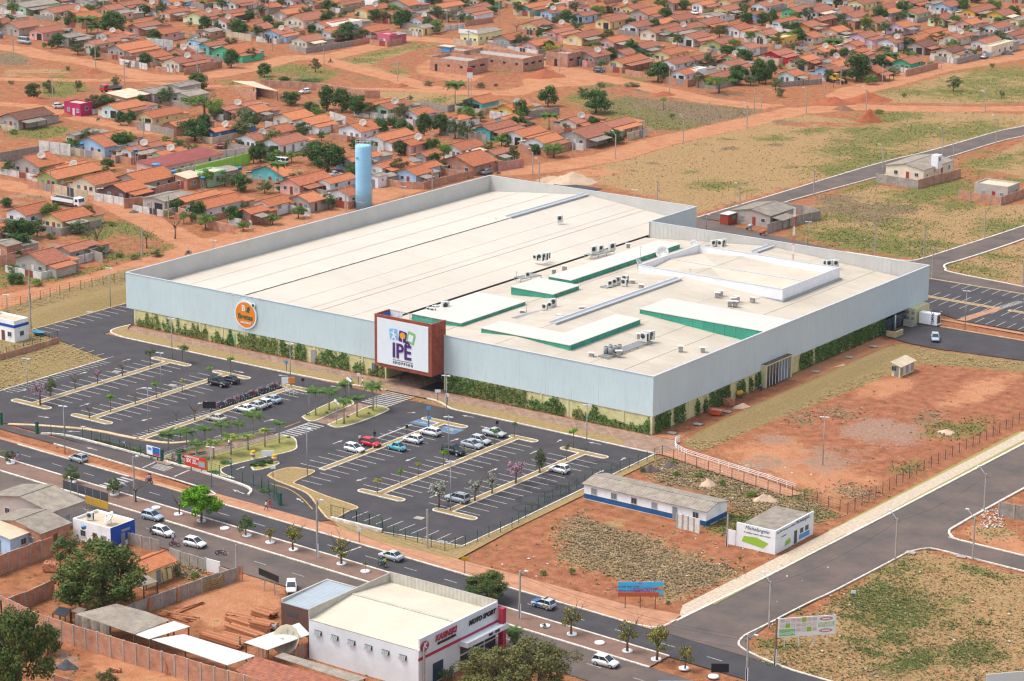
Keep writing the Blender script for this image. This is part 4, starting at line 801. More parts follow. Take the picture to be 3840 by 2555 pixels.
def rvent(c, r, x, y, z, first=[]):
 p = t(c,r,x,y,z); L = 'small capped grey vent box on the mall roof'
 if first: return dup(first[0], (*p,z), random.uniform(0,1), L)
 o = thing('roof_vent', L, 'roof vent', (*p,z), 0, 'capped vents on the mall roof'); b = MB(); b.box(-.4,-.4,0,.4,.4,1.0); b.build('vent_shaft', CONC, o); b = MB(); b.box(-.7,-.5,1.0,.7,.5,1.1); b.build('vent_cap', ACW, o); first.append(o)
for q in ((1,1,1860,1245,7.6),(2,1,385,950,7.8),(2,1,482,920,7.9),(2,1,640,1298,8.9),(2,1,437,1370,8.6),(2,1,92,1330,8.3),(2,1,1187,1090,9.4),(2,1,1068,712,8),(2,1,1110,1050,9),(2,2,730,155,8.3),(2,2,980,135,8.6),(2,2,1550,92,8),(2,2,1752,105,7.6),(2,2,215,20,8.5),(1,1,2265,1510,8.5),(2,1,1170,1545,8.6),(2,1,1885,1165,9),(2,1,1918,1150,9),(2,1,2035,1215,8.8),(2,1,2068,1200,8.8),(2,1,2050,1245,8.7),(2,1,2210,1210,8.5),(2,1,2000,1245,8.7)): rvent(*q)
def dish(xy, z, rad, yaw, tilt, label, m=None, pole=.8, group='satellite dishes', cat='satellite dish', anchor=None):
 o = thing('satellite_dish', label, cat, (xy[0],xy[1],z), yaw, group, anchor=anchor); m = m or DISHM
 key = ('d', round(rad,1), m.name)
 if key not in DM:
  b = MB(); b.lathe([(rad*q, rad*.42*q*q) for q in (.05,.35,.7,1.0)]+[(rad*.97, rad*.44),(rad*.6, rad*.18),(rad*.05,.03)], 14); d1 = b.mesh('reflector', m)
  b = MB()
  for a in (0,2.1,4.2): b.bar((rad*.9*math.cos(a),rad*.9*math.sin(a),rad*.4),(0,0,rad*.85),.04)
  b.cbox(0,0,rad*.8,.16,.16,.14); d2 = b.mesh('feed_arm', STEEL)
  b = MB()
  for k in range(8): a = k*math.pi/4+.2; b.bar((.08*math.cos(a),.08*math.sin(a),-.02),(rad*math.cos(a),rad*math.sin(a),rad*.38),.05)
  d3 = b.mesh('back_rib', STEEL); DM[key] = (d1, d2, d3)
 b = MB(); b.tube([(0,0,0),(0,0,pole)], .06, 6); b.build('mast', STEEL, o)
 for me in DM[key]: q = place(me.name.split('.')[0], me, o, (0,0,pole)); q.rotation_euler = (tilt,0,0)
 return o
DM = {}
dish(t(2,1,1383,785,8.6), 8.3, 1.5, R(200), R(-62), 'pale mesh dish standing against the green louvres on the mall roof', ACW, 1.0)
dish(t(2,1,1155,880,9.4), 8.8, 1.2, R(290), R(-55), 'pale mesh dish at the corner of the walled plant roof', ACW, 1.2)
dish(t(2,1,1668,690,9.0), 8.6, .9, R(200), R(-50), 'small white dish behind the walled plant roof', ACW, .8)
def mast(xy, z, h, label, red=False):
 o = thing('lattice_mast' if red else 'antenna', label, 'antenna', (*xy,z))
 if not red: b = MB(); b.tube([(0,0,0),(0,0,h)], .05, 5); b.build('pole', STEEL, o); b = MB(); b.bar((-.5,0,h-.3),(.5,0,h-.3),.04); b.build('aerial', STEEL, o); return
 rd, wh = mat('mast_red', (.50,.07,.03), .6), WHITE; n = 6
 for i in range(n):
  b = MB(); z0, z1 = h*i/n, h*(i+1)/n
  for a in (0,2.1,4.2): b.bar((.22*math.cos(a),.22*math.sin(a),z0),(.22*math.cos(a),.22*math.sin(a),z1),.04)
  for j in range(4): zz = z0+(z1-z0)*j/4; b.bar((.22,0,zz),(.22*math.cos(2.1),.22*math.sin(2.1),zz+.5),.03); b.bar((.22*math.cos(4.2),.22*math.sin(4.2),zz),(.22,0,zz+.5),.03)
  b.build('mast_section', rd if i % 2 == 0 else wh, o)
pm = t(3,1,228,838,9.8); mast(pm, 9.4, z_at((pm[0],pm[1]), 640+338/2.45)-9.4, 'red and white lattice mast rising from the plant roof', True)
for q, h, l in (((2,1,1180,860,9.2),4.4,'thin aerial pole at the near corner of the plant roof'),((2,1,132,1310,8.6),2.4,'thin aerial pole beside the long bare platform'),((2,1,1635,950,10),1.6,'short aerial rod inside the walled plant roof'),((2,1,410,470,9.2),1.6,'short aerial rod beside the lone condenser'),((2,1,40,1000,8),2.2,'thin aerial with a crossbar near the dark gutter'),((2,2,1215,0,8.8),2.2,'thin aerial rod above the round fan units'),((1,1,2205,460,10),1.0,'tiny aerial at the end of the far ridge vent')): mast(t(*q), q[4]-.3, h, l)
wp = (-408.3, 502.6); wh = z_at(wp, 640-22)
o = thing('water_tower', 'tall pale blue cylindrical water tower behind the mall', 'water tower', (*wp,0), anchor='blue water tower')
TW = mat('tower_blue', (.33,.67,.90), .5, var=.08, scale=.3); ht = 16.3
b = MB(); b.lathe([(2.05,0),(2.05,ht*.33),(2.05,ht*.66),(2.05,ht-.4),(2.0,ht),(1.0,ht+.06),(.05,ht+.08)], 28); b.build('shell', TW, o)
for i in range(1,9): b = MB(); b.lathe([(2.055,0),(2.075,.05),(2.055,.1)], 28, (0,0,i*ht/9)); b.build('weld_band', mat('weld_blue', (.30,.62,.84), .5), o)
b = MB()
for i in range(14): a = i*2*math.pi/14; b.bar((2*math.cos(a),2*math.sin(a),ht-.1),(2*math.cos(a),2*math.sin(a),ht+1.2),.06)
for zz in (.6,1.2): b.tube([(2*math.cos(i*.3927),2*math.sin(i*.3927),ht+zz) for i in range(17)], .04, 4)
b.build('railing', CAPM, o); b = MB()
for s in (-.22,.22): b.bar((2.2,s,0),(2.2,s,ht+1),.06)
for i in range(60): b.bar((2.2,-.22,i*.43),(2.2,.22,i*.43),.04)
for i in range(7): b.bar((2.0,0,2+i*3.5),(2.25,0,2+i*3.5),.06)
b.build('ladder', STEEL, o).rotation_euler = (0,0,R(35)); b = MB(); b.box(-.5,-2.09,ht-3.4,.5,-2.05,ht-2.9); b.build('badge', mat('badge_blue', (.10,.33,.60), .5), o).rotation_euler = (0,0,R(-10))
# ================================================================== the town behind: houses
def tile_mat(name, a, b): return wave_mat(name, a, 'Y', .5, .9, depth=.08, col2=b, vscale=1.3, dark=.16, objrand=.10)
ROOFS = {'o': [tile_mat('orange_tiles_a', (.55,.19,.08), (.40,.125,.055)), tile_mat('orange_tiles_b', (.52,.175,.08), (.34,.11,.055)), tile_mat('orange_tiles_c', (.60,.225,.10), (.46,.155,.07))],
   'r': [tile_mat('worn_tiles_a', (.46,.165,.09), (.24,.095,.065)), tile_mat('worn_tiles_b', (.42,.15,.085), (.26,.105,.07)), tile_mat('worn_tiles_c', (.49,.19,.11), (.31,.12,.075))],
   'd': [tile_mat('old_dark_tiles', (.26,.105,.065), (.11,.06,.045))],
   'z': [wave_mat('fibre_cement_sheets', (.35,.30,.24), 'Y', .6, .9, depth=.06, col2=(.22,.185,.15), vscale=.7, dark=.12, objrand=.12)],
   'n': [wave_mat('cream_metal_sheets', (.62,.50,.35), 'Y', .6, .7, depth=.05, var=.15, vscale=.5, dark=.06, objrand=.06)],
   'm': [wave_mat('burgundy_sheets', (.28,.07,.06), 'Y', .6, .8, depth=.05, var=.2, vscale=.5, dark=.1)]}
ROOFW_ = {'o': ('orange','bright orange','fresh orange'), 'r': ('worn terracotta','brownish terracotta','faded terracotta'), 'd': ('dark weathered',)*3, 'z': ('grey sheet',)*3, 'n': ('cream metal',)*3, 'm': ('burgundy',)*3}
WALLC = {'w': ('white', (0.85,0.86,0.86)), 'c': ('cream', (0.78,0.69,0.53)), 'y': ('pale yellow', (0.82,0.67,0.33)), 'Y': ('golden yellow', (0.80,0.51,0.10)), 'p': ('pink', (0.76,0.44,0.38)), 'P': ('hot pink', (0.57,0.12,0.19)), 'M': ('magenta', (0.48,0.03,0.13)), 'g': ('mint green', (0.42,0.67,0.42)), 'G': ('bright green', (0.10,0.53,0.28)),
   't': ('turquoise', (0.15,0.53,0.51)), 'b': ('light blue', (0.42,0.62,0.82)), 'B': ('blue', (0.08,0.22,0.48)), 'q': ('pale aqua', (0.63,0.82,0.80)), 'r': ('bare brick', None), 'k': ('grey plaster', (0.46,0.41,0.36)), 'o': ('peach', (0.82,0.48,0.30)), 'O': ('orange', (0.82,0.35,0.10)), 'l': ('lilac', (0.69,0.57,0.71)), 'L': ('lime green', (0.64,0.78,0.42)), 'v': ('olive green', (0.42,0.48,0.17)), 'R': ('red', (0.60,0.04,0.07)), 'x': ('dark plum', (0.16,0.09,0.09)), 'e': ('lemon', (0.82,0.80,0.42))}
BRICK = brick_mat('hollow_brick', (.52,.245,.15), (.45,.195,.115), (.46,.38,.31), .6, .3)
for k, (nm, c) in list(WALLC.items()): WALLC[k] = (nm, mat('wall_'+nm.replace(' ','_'), c, .85, var=.14, scale=.5, objrand=.03) if c else BRICK)
WFR = mat('window_frame', (.55,.55,.54), .6, objrand=.2); WGL = mat('window_glass', (.05,.06,.07), .2, spec=.5); WSH = mat('shutter', (.22,.26,.29), .5, objrand=.25)
DOORS = [mat('door_brown', (.15,.065,.035), .6), mat('door_grey', (.22,.25,.28), .5), mat('door_white', (.65,.66,.67), .6), mat('door_red', (.33,.05,.04), .6)]
DARK = mat('interior_shade_paint', (.035,.03,.03), .9)  # near-black colour standing for the shade inside porches and wall holes
WOODP = mat('timber_post', (.16,.085,.045), .9)
_b = MB(); _b.box(-.6,-.06,0,.6,0,1.1); _b.box(-.66,-.10,-.07,.66,.0,-.001); WIN_F = _b.mesh('window', WFR)
_b = MB(); _b.box(-.5,-.085,.1,-.03,-.061,1.0); _b.box(.03,-.085,.1,.5,-.061,1.0); WIN_P = [_b.mesh('pane', WGL), _b.mesh('pane', WSH)]
_b = MB(); _b.box(-.45,-.07,0,.45,0,2.1); DOOR_ME = [_b.mesh('door', d) for d in DOORS]
def add_window(par, x, y, z, rz, k=0, s=1.0):
 w = place('window', WIN_F, par, (x,y,z), rz, s if s != 1 else None); place('pane', WIN_P[k], w); return w
RIDGEM = mat('ridge_tiles', (.42,.14,.065), .9, var=.35, scale=2)
HOUSES = []
def house(E, W_, L_, h, wc, rc, feats, rot=0.0, label=None, anchor=None):
 """E: ground point under the near corner (right end of the street gable); W_ across the gable, L_ along the ridge"""
 rnd = random.Random(int(E[0]*7.3)+int(E[1]*3.1))
 ca, sa = math.cos(rot), math.sin(rot); cx, cy = -W_/2, L_/2; base = (E[0]+cx*ca-cy*sa, E[1]+cx*sa+cy*ca)
 wn, wm = WALLC[wc]; rk = rnd.randrange(len(ROOFS[rc])) if rc in ROOFS else 0
 rn = ROOFW_[rc][rk] if rc in ROOFW_ else 'flat'
 if not label and rc in 'ord' and not any(z in feats for z in 'eaj') and rnd.random() < .42: feats += rnd.choice('eej')
 ext = []
 if 'e' in feats: ext.append('side lean-to')
 if 'p' in feats: ext.append('open porch')
 if 'a' in feats: ext.append('pale side awning')
 if 'j' in feats: ext.append('carport roof')
 lab = label or f"{wn} house with {rn} roof" + ((' and ' + ext[0]) if ext else '')
 o = thing('house' if not label else 'building', lab, 'house' if not label else 'building', (*base, 0), rot, 'houses of the town', anchor=anchor)
 HOUSES.append((o, wn, base, W_, L_, rot))
 x0, x1, y0, y1 = -W_/2, W_/2, -L_/2, L_/2
 sl = .36 if rc in 'ord' else .18; rise = W_/2*sl; ov = .75 if rc in 'ord' else .35
 m = MB()
 if rc == 'F':
  m.box(x0,y0,-.2,x1,y1,h-.55); m.strip([(x0+.1,y0+.1),(x1-.1,y0+.1),(x1-.1,y1-.1),(x0+.1,y1-.1)], .2, h-.55, h, closed=True); m.build('wall', wm, o)
  q = MB(); q.box(x0+.2,y0+.2,h-.54,x1-.2,y1-.2,h-.42); q.build('roof', ROOFS['n'][0], o)
 elif rc in ('n','m'):
  m.faces([(x0,y0,-.2),(x1,y0,-.2),(x1,y1,-.2),(x0,y1,-.2),(x0,y0,h+.7),(x1,y0,h),(x1,y1,h),(x0,y1,h+.7)], [(0,1,5,4),(1,2,6,5),(2,3,7,6),(3,0,4,7)]); m.build('wall', wm, o)
  q = MB(); q.faces([(x0-.3,y0-.3,h+.78),(x1+.4,y0-.3,h+.02),(x1+.4,y1+.3,h+.02),(x0-.3,y1+.3,h+.78),(x0-.3,y0-.3,h+.86),(x1+.4,y0-.3,h+.10),(x1+.4,y1+.3,h+.10),(x0-.3,y1+.3,h+.86)], [(3,2,1,0),(4,5,6,7),(0,1,5,4),(1,2,6,5),(2,3,7,6),(3,0,4,7)]); q.build('roof', ROOFS[rc][0], o)
 else:
  m.faces([(x0,y0,-.2),(x1,y0,-.2),(x1,y1,-.2),(x0,y1,-.2),(x0,y0,h),(x1,y0,h),(x1,y1,h),(x0,y1,h),(0,y0,h+rise),(0,y1,h+rise)], [(0,1,5,8,4),(1,2,6,5),(2,3,7,9,6),(3,0,4,7)]); m.build('wall', wm, o)
  rm = ROOFS[rc][rk]; yy0, yy1 = y0-ov*.8, y1+ov*.8; th = .13
  for s in (-1, 1):
   q = MB(); xe, ze, zr = s*(W_/2+ov), h-ov*sl+.06, h+rise+.06; P = [(0,yy0,zr),(xe,yy0,ze),(xe,yy1,ze),(0,yy1,zr)]
   if s < 0: P = P[::-1]
   T = [(p[0],p[1],p[2]+th) for p in P]; q.faces(P+T, [(3,2,1,0),(4,5,6,7),(0,1,5,4),(1,2,6,5),(2,3,7,6),(3,0,4,7)]); q.build('roof_slope', rm, o)
  q = MB(); q.bar((0,yy0,h+rise+th+.07),(0,yy1,h+rise+th+.07), .38, .13); q.build('ridge', RIDGEM if rc in 'ord' else rm, o)
 if 'p' in feats:
  q = MB(); q.box(x1-W_*.45,y0-.05,0,x1-W_*.1,y0-.02,2.3); q.build('porch_shade_panel', DARK, o); q = MB(); q.box(x1-W_*.45-.2,y0-1.3,0,x1-W_*.45,y0-1.1,h-.1); q.build('porch_post', wm, o)  # dark slab on the gable face paints the porch shade, wall stays solid
  add_window(o, x0+W_*.28, y0, 1.0, 0, rnd.randrange(2))
 else:
  add_window(o, x0+W_*.27, y0, 1.0, 0, rnd.randrange(2)); place('door', DOOR_ME[rnd.randrange(4)], o, (x0+W_*.58, y0, 0))
  if W_ > 6.5: add_window(o, x0+W_*.82, y0, 1.0, 0, rnd.randrange(2))
 nw = max(1, int(L_/3.6))
 for i in range(nw):
  yy = y0+L_*(i+.5)/nw
  if 'e' in feats or 'j' in feats or 'a' in feats:
   if i: continue
  if rnd.random() < .8: add_window(o, x1, yy, 1.0 if rnd.random() < .75 else 1.5, R(90), rnd.randrange(2), 1.0 if rnd.random() < .75 else .6)
  else: place('door', DOOR_ME[rnd.randrange(4)], o, (x1, yy, 0), R(90))
 def lean(xa, xb, ya_, yb_, za, zb, rm, nm, posts=True, wall=None):
  q = MB(); P = [(xa,ya_,za),(xb,ya_,zb),(xb,yb_,zb),(xa,yb_,za)]
  if xb < xa: P = P[::-1]
  T = [(p[0],p[1],p[2]+.12) for p in P]; q.faces(P+T, [(3,2,1,0),(4,5,6,7),(0,1,5,4),(1,2,6,5),(2,3,7,6),(3,0,4,7)]); r_ = q.build(nm, rm, o)
  if wall: q = MB(); q.faces([(xa,ya_+.3,-.2),(xb-.4,ya_+.3,-.2),(xb-.4,yb_-.3,-.2),(xa,yb_-.3,-.2),(xa,ya_+.3,za-.02),(xb-.4,ya_+.3,zb+.02),(xb-.4,yb_-.3,zb+.02),(xa,yb_-.3,za-.02)], [(0,1,5,4),(1,2,6,5),(2,3,7,6)]); q.build('side_wall', wall, o)
  elif posts:
   n = max(2, int(abs(yb_-ya_)/3)+1);
   for i in range(n): q = MB(); y = ya_+.2+(yb_-ya_-.4)*i/(n-1); q.box(xb-.25 if xb > xa else xb+.1,y-.08,0,xb-.1 if xb > xa else xb+.25,y+.08,zb); q.build('post', WOODP, o)
 rt = ROOFS['o' if rnd.random() < .5 else 'r'][rnd.randrange(3)] if rc in 'ord' else ROOFS['z'][0]
 if 'e' in feats: lean(x1-.1, x1+3.2, y0+.2, y1+.3, h-.25, h-1.0+.15, rt, 'lean_to_roof', wall=wm if rnd.random() < .5 else None)
 if 'j' in feats: lean(x1-.1, x1+3.6, y0+.2, y0+L_*.6, h-.35, h-.8, ROOFS['z'][0], 'carport_roof')
 if 'a' in feats: lean(x1-.1, x1+3.4, y0+.5, y0+L_*.75, h-.3, h-.8, ROOFS['n'][0], 'awning')
 if 'k' in feats or (rnd.random() < .8 and not label):
  l2 = rnd.uniform(3, 6.5); w2 = W_*rnd.uniform(.6,.95); q = MB(); q.box(x1-w2,y1,-.2,x1-.2,y1+l2,h-.9); q.build('rear_room', wm if rnd.random() < .5 else WALLC['k'][1], o)
  q = MB(); P = [(x1-w2-.2,y1-.05,h-.45),(x1+.3,y1-.05,h-.75),(x1+.3,y1+l2+.3,h-.9),(x1-w2-.2,y1+l2+.3,h-.6)]; T = [(p[0],p[1],p[2]+.12) for p in P]; q.faces(P+T, [(3,2,1,0),(4,5,6,7),(0,1,5,4),(1,2,6,5),(2,3,7,6),(3,0,4,7)]); q.build('rear_roof', rt if rnd.random() < .6 else ROOFS['z'][0], o)
 if not label and rc in 'ord' and rnd.random() < .5:
  w3 = rnd.uniform(2,3.4); q = MB(); q.box(x0-w3,y0+1,-.2,x0,y1-.3,h-1.0); q.build('side_room', wm if rnd.random() < .5 else WALLC['c'][1], o); lean(x0+.1, x0-w3-.4, y0+.6, y1+.1, h-.35, h-.95, rt if rnd.random() < .75 else ROOFS['n'][0], 'side_roof', posts=False)
 if 'd' in feats: dish((base[0]+W_*.2*ca, base[1]+W_*.2*sa), h+rise*.55, 1.15, R(rnd.uniform(190,230)), R(-rnd.uniform(45,60)), f"mesh dish over a {wn} house", pole=.7)
 return o
def hpick(c, r, x, y, xl, xr, wc, rc='r', feats='', h=2.9, rot=0.0, label=None, anchor=None):
 if rc == 'F': h += .9
 X, Y = px(c, r, x, y); E = G(X, Y, h); ca, sa = math.cos(rot), math.sin(rot)
 W_ = reach_x(E, (-ca,-sa), px(c,r,xl,0)[0], h); L_ = reach_x(E, (-sa,ca), px(c,r,xr,0)[0], h)
 W_ = min(max(W_, 3.5), 14); L_ = min(max(L_, 4), 34)
 return house(E, W_, L_, h, wc, rc, feats, rot, label, anchor)
TOWN = {
 (0,0): """238 72 35 545 g z j;492 118 365 770 c r;760 178 600 935 Y o;15 215 -90 110 k r;172 258 8 345 k r;392 300 270 575 p r p;628 352 485 785 k z e;862 410 770 1100 c r d;1140 462 988 1420 k o e;1270 252 1180 1475 p r j;1490 312 1365 1640 p o;1375 72 1253 1500 w r d;1560 122 1482 1735 o r j;1862 158 1715 2060 L r d;2065 130 2000 2270 k r;2080 208 1948 2195 w r d;2335 262 2188 2420 Y o;1918 425 1830 2080 t r j;2160 492 1945 2352 G o e;1645 580 1505 1885 c r d;1900 5 1825 2040 Y r;2165 35 1990 2310 w r;830 12 678 900 k z;1140 52 1050 1330 g r p;560 10 440 700 k r;1415 868 1215 1600 k z;1650 805 1510 1845 k z;1740 890 1562 1920 k z p;1160 905 975 1380 r n;738 955 588 850 M F;865 945 760 1040 w r;1080 1008 933 1318 q o p;1400 1080 1250 1665 y o p;168 1102 0 475 k d;1620 1160 1500 1870 r o;1977 1210 1925 2220 B o d;2352 1292 2180 2480 w r;2070 1012 1990 2352 k r d;685 1248 610 910 k z;1040 1288 870 1200 w o;960 1348 690 1045 b o;1205 1390 1112 1500 w r d;1490 1428 1395 1708 g o d;360 1532 90 570 k o d;620 1600 420 860 c o d;60 60 -40 60 k z""",
 (1,0): """282 130 165 430 k o;435 190 265 650 c r;800 44 735 955 y r;1020 98 910 1230 y o d;1400 52 1200 1510 k o;1700 72 1600 1905 y o;1955 118 1850 2128 w r;2190 14 2105 2260 G o;208 315 72 345 b r d;465 380 328 625 c r a;70 262 -60 160 w r;635 242 510 870 w o;758 222 640 975 w F;1055 292 910 1215 c o;1228 318 1115 1285 P F;1245 137 1160 1430 L r j;1528 195 1395 1650 w r da;1500 127 1430 1700 k z;2330 367 2180 2480 k o;120 72 20 230 k o;520 6 420 610 k o;2070 948 1905 2230 t o p;1212 1003 1068 1428 g r pd;1487 1058 1345 1632 w o;1060 978 1000 1270 k o;10 1028 -150 130 k o;330 1098 158 520 c o;500 1142 345 690 w o e;210 1218 50 360 c o;965 1208 760 1128 w o d;10 1282 -120 185 b r d;222 1330 55 460 w r p;1170 1288 1020 1440 w o e;1420 1335 1290 1645 p o d;1850 1102 1755 1965 w o;2150 1198 2015 2390 t r e;2300 1112 2195 2420 b o;1890 1378 1715 2085 w o a;2195 1418 2085 2312 g r;1990 1522 1690 2200 r o;880 1482 790 1140 b o;1160 1538 1060 1400 w o e;1460 1570 1350 1690 b o;1560 1432 1480 1690 k o;150 1580 -40 250 b o;1740 20 1680 1900 w r;340 10 250 420 w r;1080 10 1000 1200 w F""",
 (2,0): """155 72 60 380 t o e;520 12 465 670 p F;652 147 572 780 b r p;1118 84 1000 1240 y r;1250 134 1085 1440 k o e;1748 47 1655 1858 w o;1980 99 1853 2100 y r p;2240 142 2150 2340 b r;900 200 768 1080 y r p;230 242 90 362 y r;400 302 315 580 p r e;640 347 505 828 y r j;1147 250 1015 1303 w r p;935 388 800 1065 p o j;222 417 92 375 p o;520 502 455 740 y r e;752 524 607 905 k r d;1205 444 1070 1350 t r j;1020 582 890 1240 y o e;1442 502 1300 1608 y o;1500 592 1345 1690 w r;1592 684 1460 1705 w o p;1870 724 1745 2030 Y r;1530 187 1390 1680 c r;1790 227 1640 1940 y r e;2085 274 1943 2200 w o e;2330 320 2190 2440 c r a;1370 217 1260 1500 w o;1460 297 1345 1750 g r d;1320 302 1180 1570 c r j;1665 357 1525 1815 w r p;1915 404 1785 2060 v r;2185 447 2055 2280 w r;1700 552 1600 1880 c r e;2010 607 1880 2150 c r e;2200 652 2140 2290 w o;20 347 -80 95 k o;5 1005 -135 180 Y o d;95 1252 -60 305 w o p;287 1312 125 455 w o;590 1132 440 765 c r d;680 1268 430 930 k r j;905 1168 765 1120 c r e;1480 30 1370 1500 k o;150 10 -20 250 y r;2010 20 1890 2120 y r;2330 60 2200 2480 w r d;1700 640 1650 1790 w F""",
 (3,0): """265 110 128 405 G r;40 42 -60 110 p r;600 6 495 720 q r;868 38 733 1000 e r;450 112 300 600 w r a;785 162 640 912 l r e;1110 82 975 1225 Y r pj;1365 128 1222 1470 L r p;1668 62 1518 1770 b r;1900 112 1780 2085 Y r j;2160 142 2010 2270 Y r a;1613 180 1470 1715 L r j;115 205 80 268 q o;380 247 240 480 O r j;1000 210 858 1100 y r;1245 252 1085 1350 l o j;1865 224 1722 1965 p o p;2115 262 1975 2235 w r;640 294 497 740 o o j;890 347 750 1010 l r e;1480 307 1370 1620 c o e;1740 352 1610 1880 c r d;1165 397 1012 1290 w r d;1432 430 1280 1548 k d p;1690 482 1545 1805 c d;1990 402 1865 2140 w r;2055 427 2010 2255 c F;2360 302 2235 2460 w r p;95 507 -30 220 R r e;355 559 225 460 p o;5 317 -120 90 G r;240 697 95 330 q o;640 612 500 740 c o e;1000 668 830 1080 r o;830 482 745 915 k o;1050 527 915 1115 p r;1305 584 1145 1415 G r;1350 372 1230 1500 k o;140 345 40 280 Y F;1230 52 1160 1290 w n;1520 40 1450 1600 k z;2300 192 2230 2400 y z;480 190 420 620 r r;760 20 700 760 w r;1330 30 1280 1450 k r;2240 330 2150 2340 w r;800 200 700 850 r z""",
 (0,1): """520 74 340 920 v o;870 128 668 1100 c o;1150 192 950 1330 x o;1300 112 1050 1600 k o;1510 288 1310 1750 k z p;1880 348 1710 2215 w o;1700 282 1630 2010 k o;2300 392 2190 2450 r o;232 407 58 495 w o;570 460 385 832 y o;-5 557 -150 88 k o;418 858 142 615 k r;640 742 520 780 k r;760 700 660 820 k r;1925 22 1790 2075 g F;1720 77 1610 1860 r n;60 700 -100 190 r z""",
 (1,1): """250 47 -40 330 t o;400 132 220 690 p o e;680 117 565 910 w o;850 228 680 920 w o;130 322 -20 300 w o;490 285 300 610 k o;1470 38 1297 1600 b o j;1120 60 1060 1155 w z""",
}
GAP = set()
for (c, r), rows in TOWN.items():
 for row in rows.replace('\n', ' ').split(';'):
  q = row.split(); x, y, xl, xr = map(float, q[:4]); hpick(c, r, x, y, xl, xr, q[4], q[5] if len(q) > 5 else 'r', q[6] if len(q) > 6 else '', rot=0)
hpick(1, 0, 2040, 320, 1878, 2258, 'e', 'z', '', 3.6, label='long lemon yellow shop hall with grey sheet roof and white banner', anchor='lemon yellow shop hall')
hpick(0, 0, 1460, 1545, 1255, 2050, 'p', 'm', '', 2.9, label='long low row building under a burgundy sheet roof', anchor='long burgundy roof')
TOWNP = [vs((-60,-30),(2420,-30),(2420,80),(2150,135),(1960,180),(1780,205),(1500,180),(1330,155),(1150,105),(1040,75),(900,80),(740,112),(590,128),(340,150),(210,122),(60,88),(-60,82)),
   vs((150,262),(300,212),(480,200),(560,225),(790,225),(900,228),(1000,248),(1180,262),(1330,266),(1450,300),(1440,325),(1290,360),(1100,378),(900,415),(720,468),(480,505),(340,475),(240,430),(-20,395),(-40,335),(20,325))]
rf = random.Random(23); nfill = 0
for poly in TOWNP:
 xs_ = [p[0] for p in poly]; ys_ = [p[1] for p in poly]; cand = []
 y = min(ys_)
 while y < max(ys_):
  x = min(xs_)
  while x < max(xs_):
   cand.append((x+rf.uniform(-1.5,1.5), y+rf.uniform(-1.5,1.5))); x += 4.2
  y += 5.0
 rf.shuffle(cand); C = np.array(cand); ins = inpoly(C[:,0], C[:,1], poly)
 for (x, y), k in zip(cand, ins):
  if not k or nfill >= 72: continue
  i, j = int((x-gx[0])/CELL), int((y-gy[0])/CELL)
  if not (0 <= i < NX and 0 <= j < NY) or MASK['road'][i,j] > .2 or MASK['red'][i,j] > .8: continue
  qx, qy = PR(x, y, 2);
  if not (-60 < qx < 3900 and -40 < qy < 1200): continue
  w, l = rf.uniform(5,7), rf.uniform(5.5,8.5); ok = True
  for (_, _, b_, W2, L2, _) in HOUSES:
   if abs(b_[0]-x) < (W2+w)/2+1.0 and abs(b_[1]-y) < (L2+l)/2+1.4: ok = False; break
  if ok: nfill += 1; house((x+w/2, y-l/2), w, l, rf.choice([2.5,2.7,2.9]), rf.choice('wwcckkypgbqor'), rf.choice('ooorrz'), rf.choice(['','','d','']))
WM = {'grey block': mat('grey_block_wall', (.38,.335,.29), .9, col2=(.24,.21,.18), scale=.9, objrand=.12), 'brick': BRICK, 'white': mat('white_yard_wall', (.62,.60,.57), .9, var=.3, scale=.6), 'cream': mat('cream_yard_wall', (.55,.45,.32), .9, var=.25, scale=.6), 'pink': mat('pink_yard_wall', (.55,.26,.22), .9, var=.25, scale=.6)}
GATES = {'grey': mat('gate_grey', (.25,.26,.27), .6), 'dark': mat('gate_dark', (.05,.06,.075), .6), 'rusty red': mat('gate_red', (.28,.06,.04), .7), 'white': mat('gate_white', (.6,.6,.6), .6), 'green': mat('gate_green', (.10,.24,.08), .6)}
def yard(pts, kind, gate=None, gi=0, h=1.9, label=None, anchor=None):
 o = thing('yard_wall', label or (f"low {kind} yard wall" + (f" with {gate} gate" if gate else '')), 'wall', (*pts[0], 0), 0, 'yard walls of the town', anchor=anchor); ox, oy = pts[0]
 for i in range(len(pts)-1):
  p, q = pts[i], pts[i+1]; segs = [(0, 1)]
  L = math.hypot(q[0]-p[0], q[1]-p[1])
  if gate and i == gi and L > 5: segs = [(0, .55), (.55+min(.4, 2.6/L), 1)]
  at_ = lambda u: (p[0]+(q[0]-p[0])*u-ox, p[1]+(q[1]-p[1])*u-oy)
  for a, b_ in segs: m = MB(); m.strip([at_(a), at_(b_)], .18, -.3, h); m.build('wall_panel', WM[kind], o)
  if len(segs) > 1: m = MB(); m.strip([at_(segs[0][1]), at_(segs[1][0])], .08, 0, h*.95); m.build('gate', GATES[gate], o)
  n = int(L/3)
  for k in range(1, n): m = MB(); x, y = at_(k/n); m.cbox(x, y, -.3, .26, .26, h+.38); m.build('pillar', CONC, o)
 return o
rw = random.Random(11)
for (o, wn, b_, W_, L_, rot) in list(HOUSES):
 if rw.random() < .38: continue
 k = rw.choice(['grey block','grey block','brick','brick','white','cream']); g_ = rw.choice([None,'grey','dark','rusty red','white'])
 x0, x1, y0, y1 = b_[0]-W_/2-.8, b_[0]+W_/2+rw.uniform(1.2,3.0), b_[1]-L_/2-rw.uniform(2.2,3.5), b_[1]+L_/2+rw.uniform(1,3)
 yard([(x0,y0),(x1,y0),(x1,y1)] if rw.random() < .6 else [(x0,y0),(x1,y0)], k, g_, 0, rw.uniform(1.5,2.1))
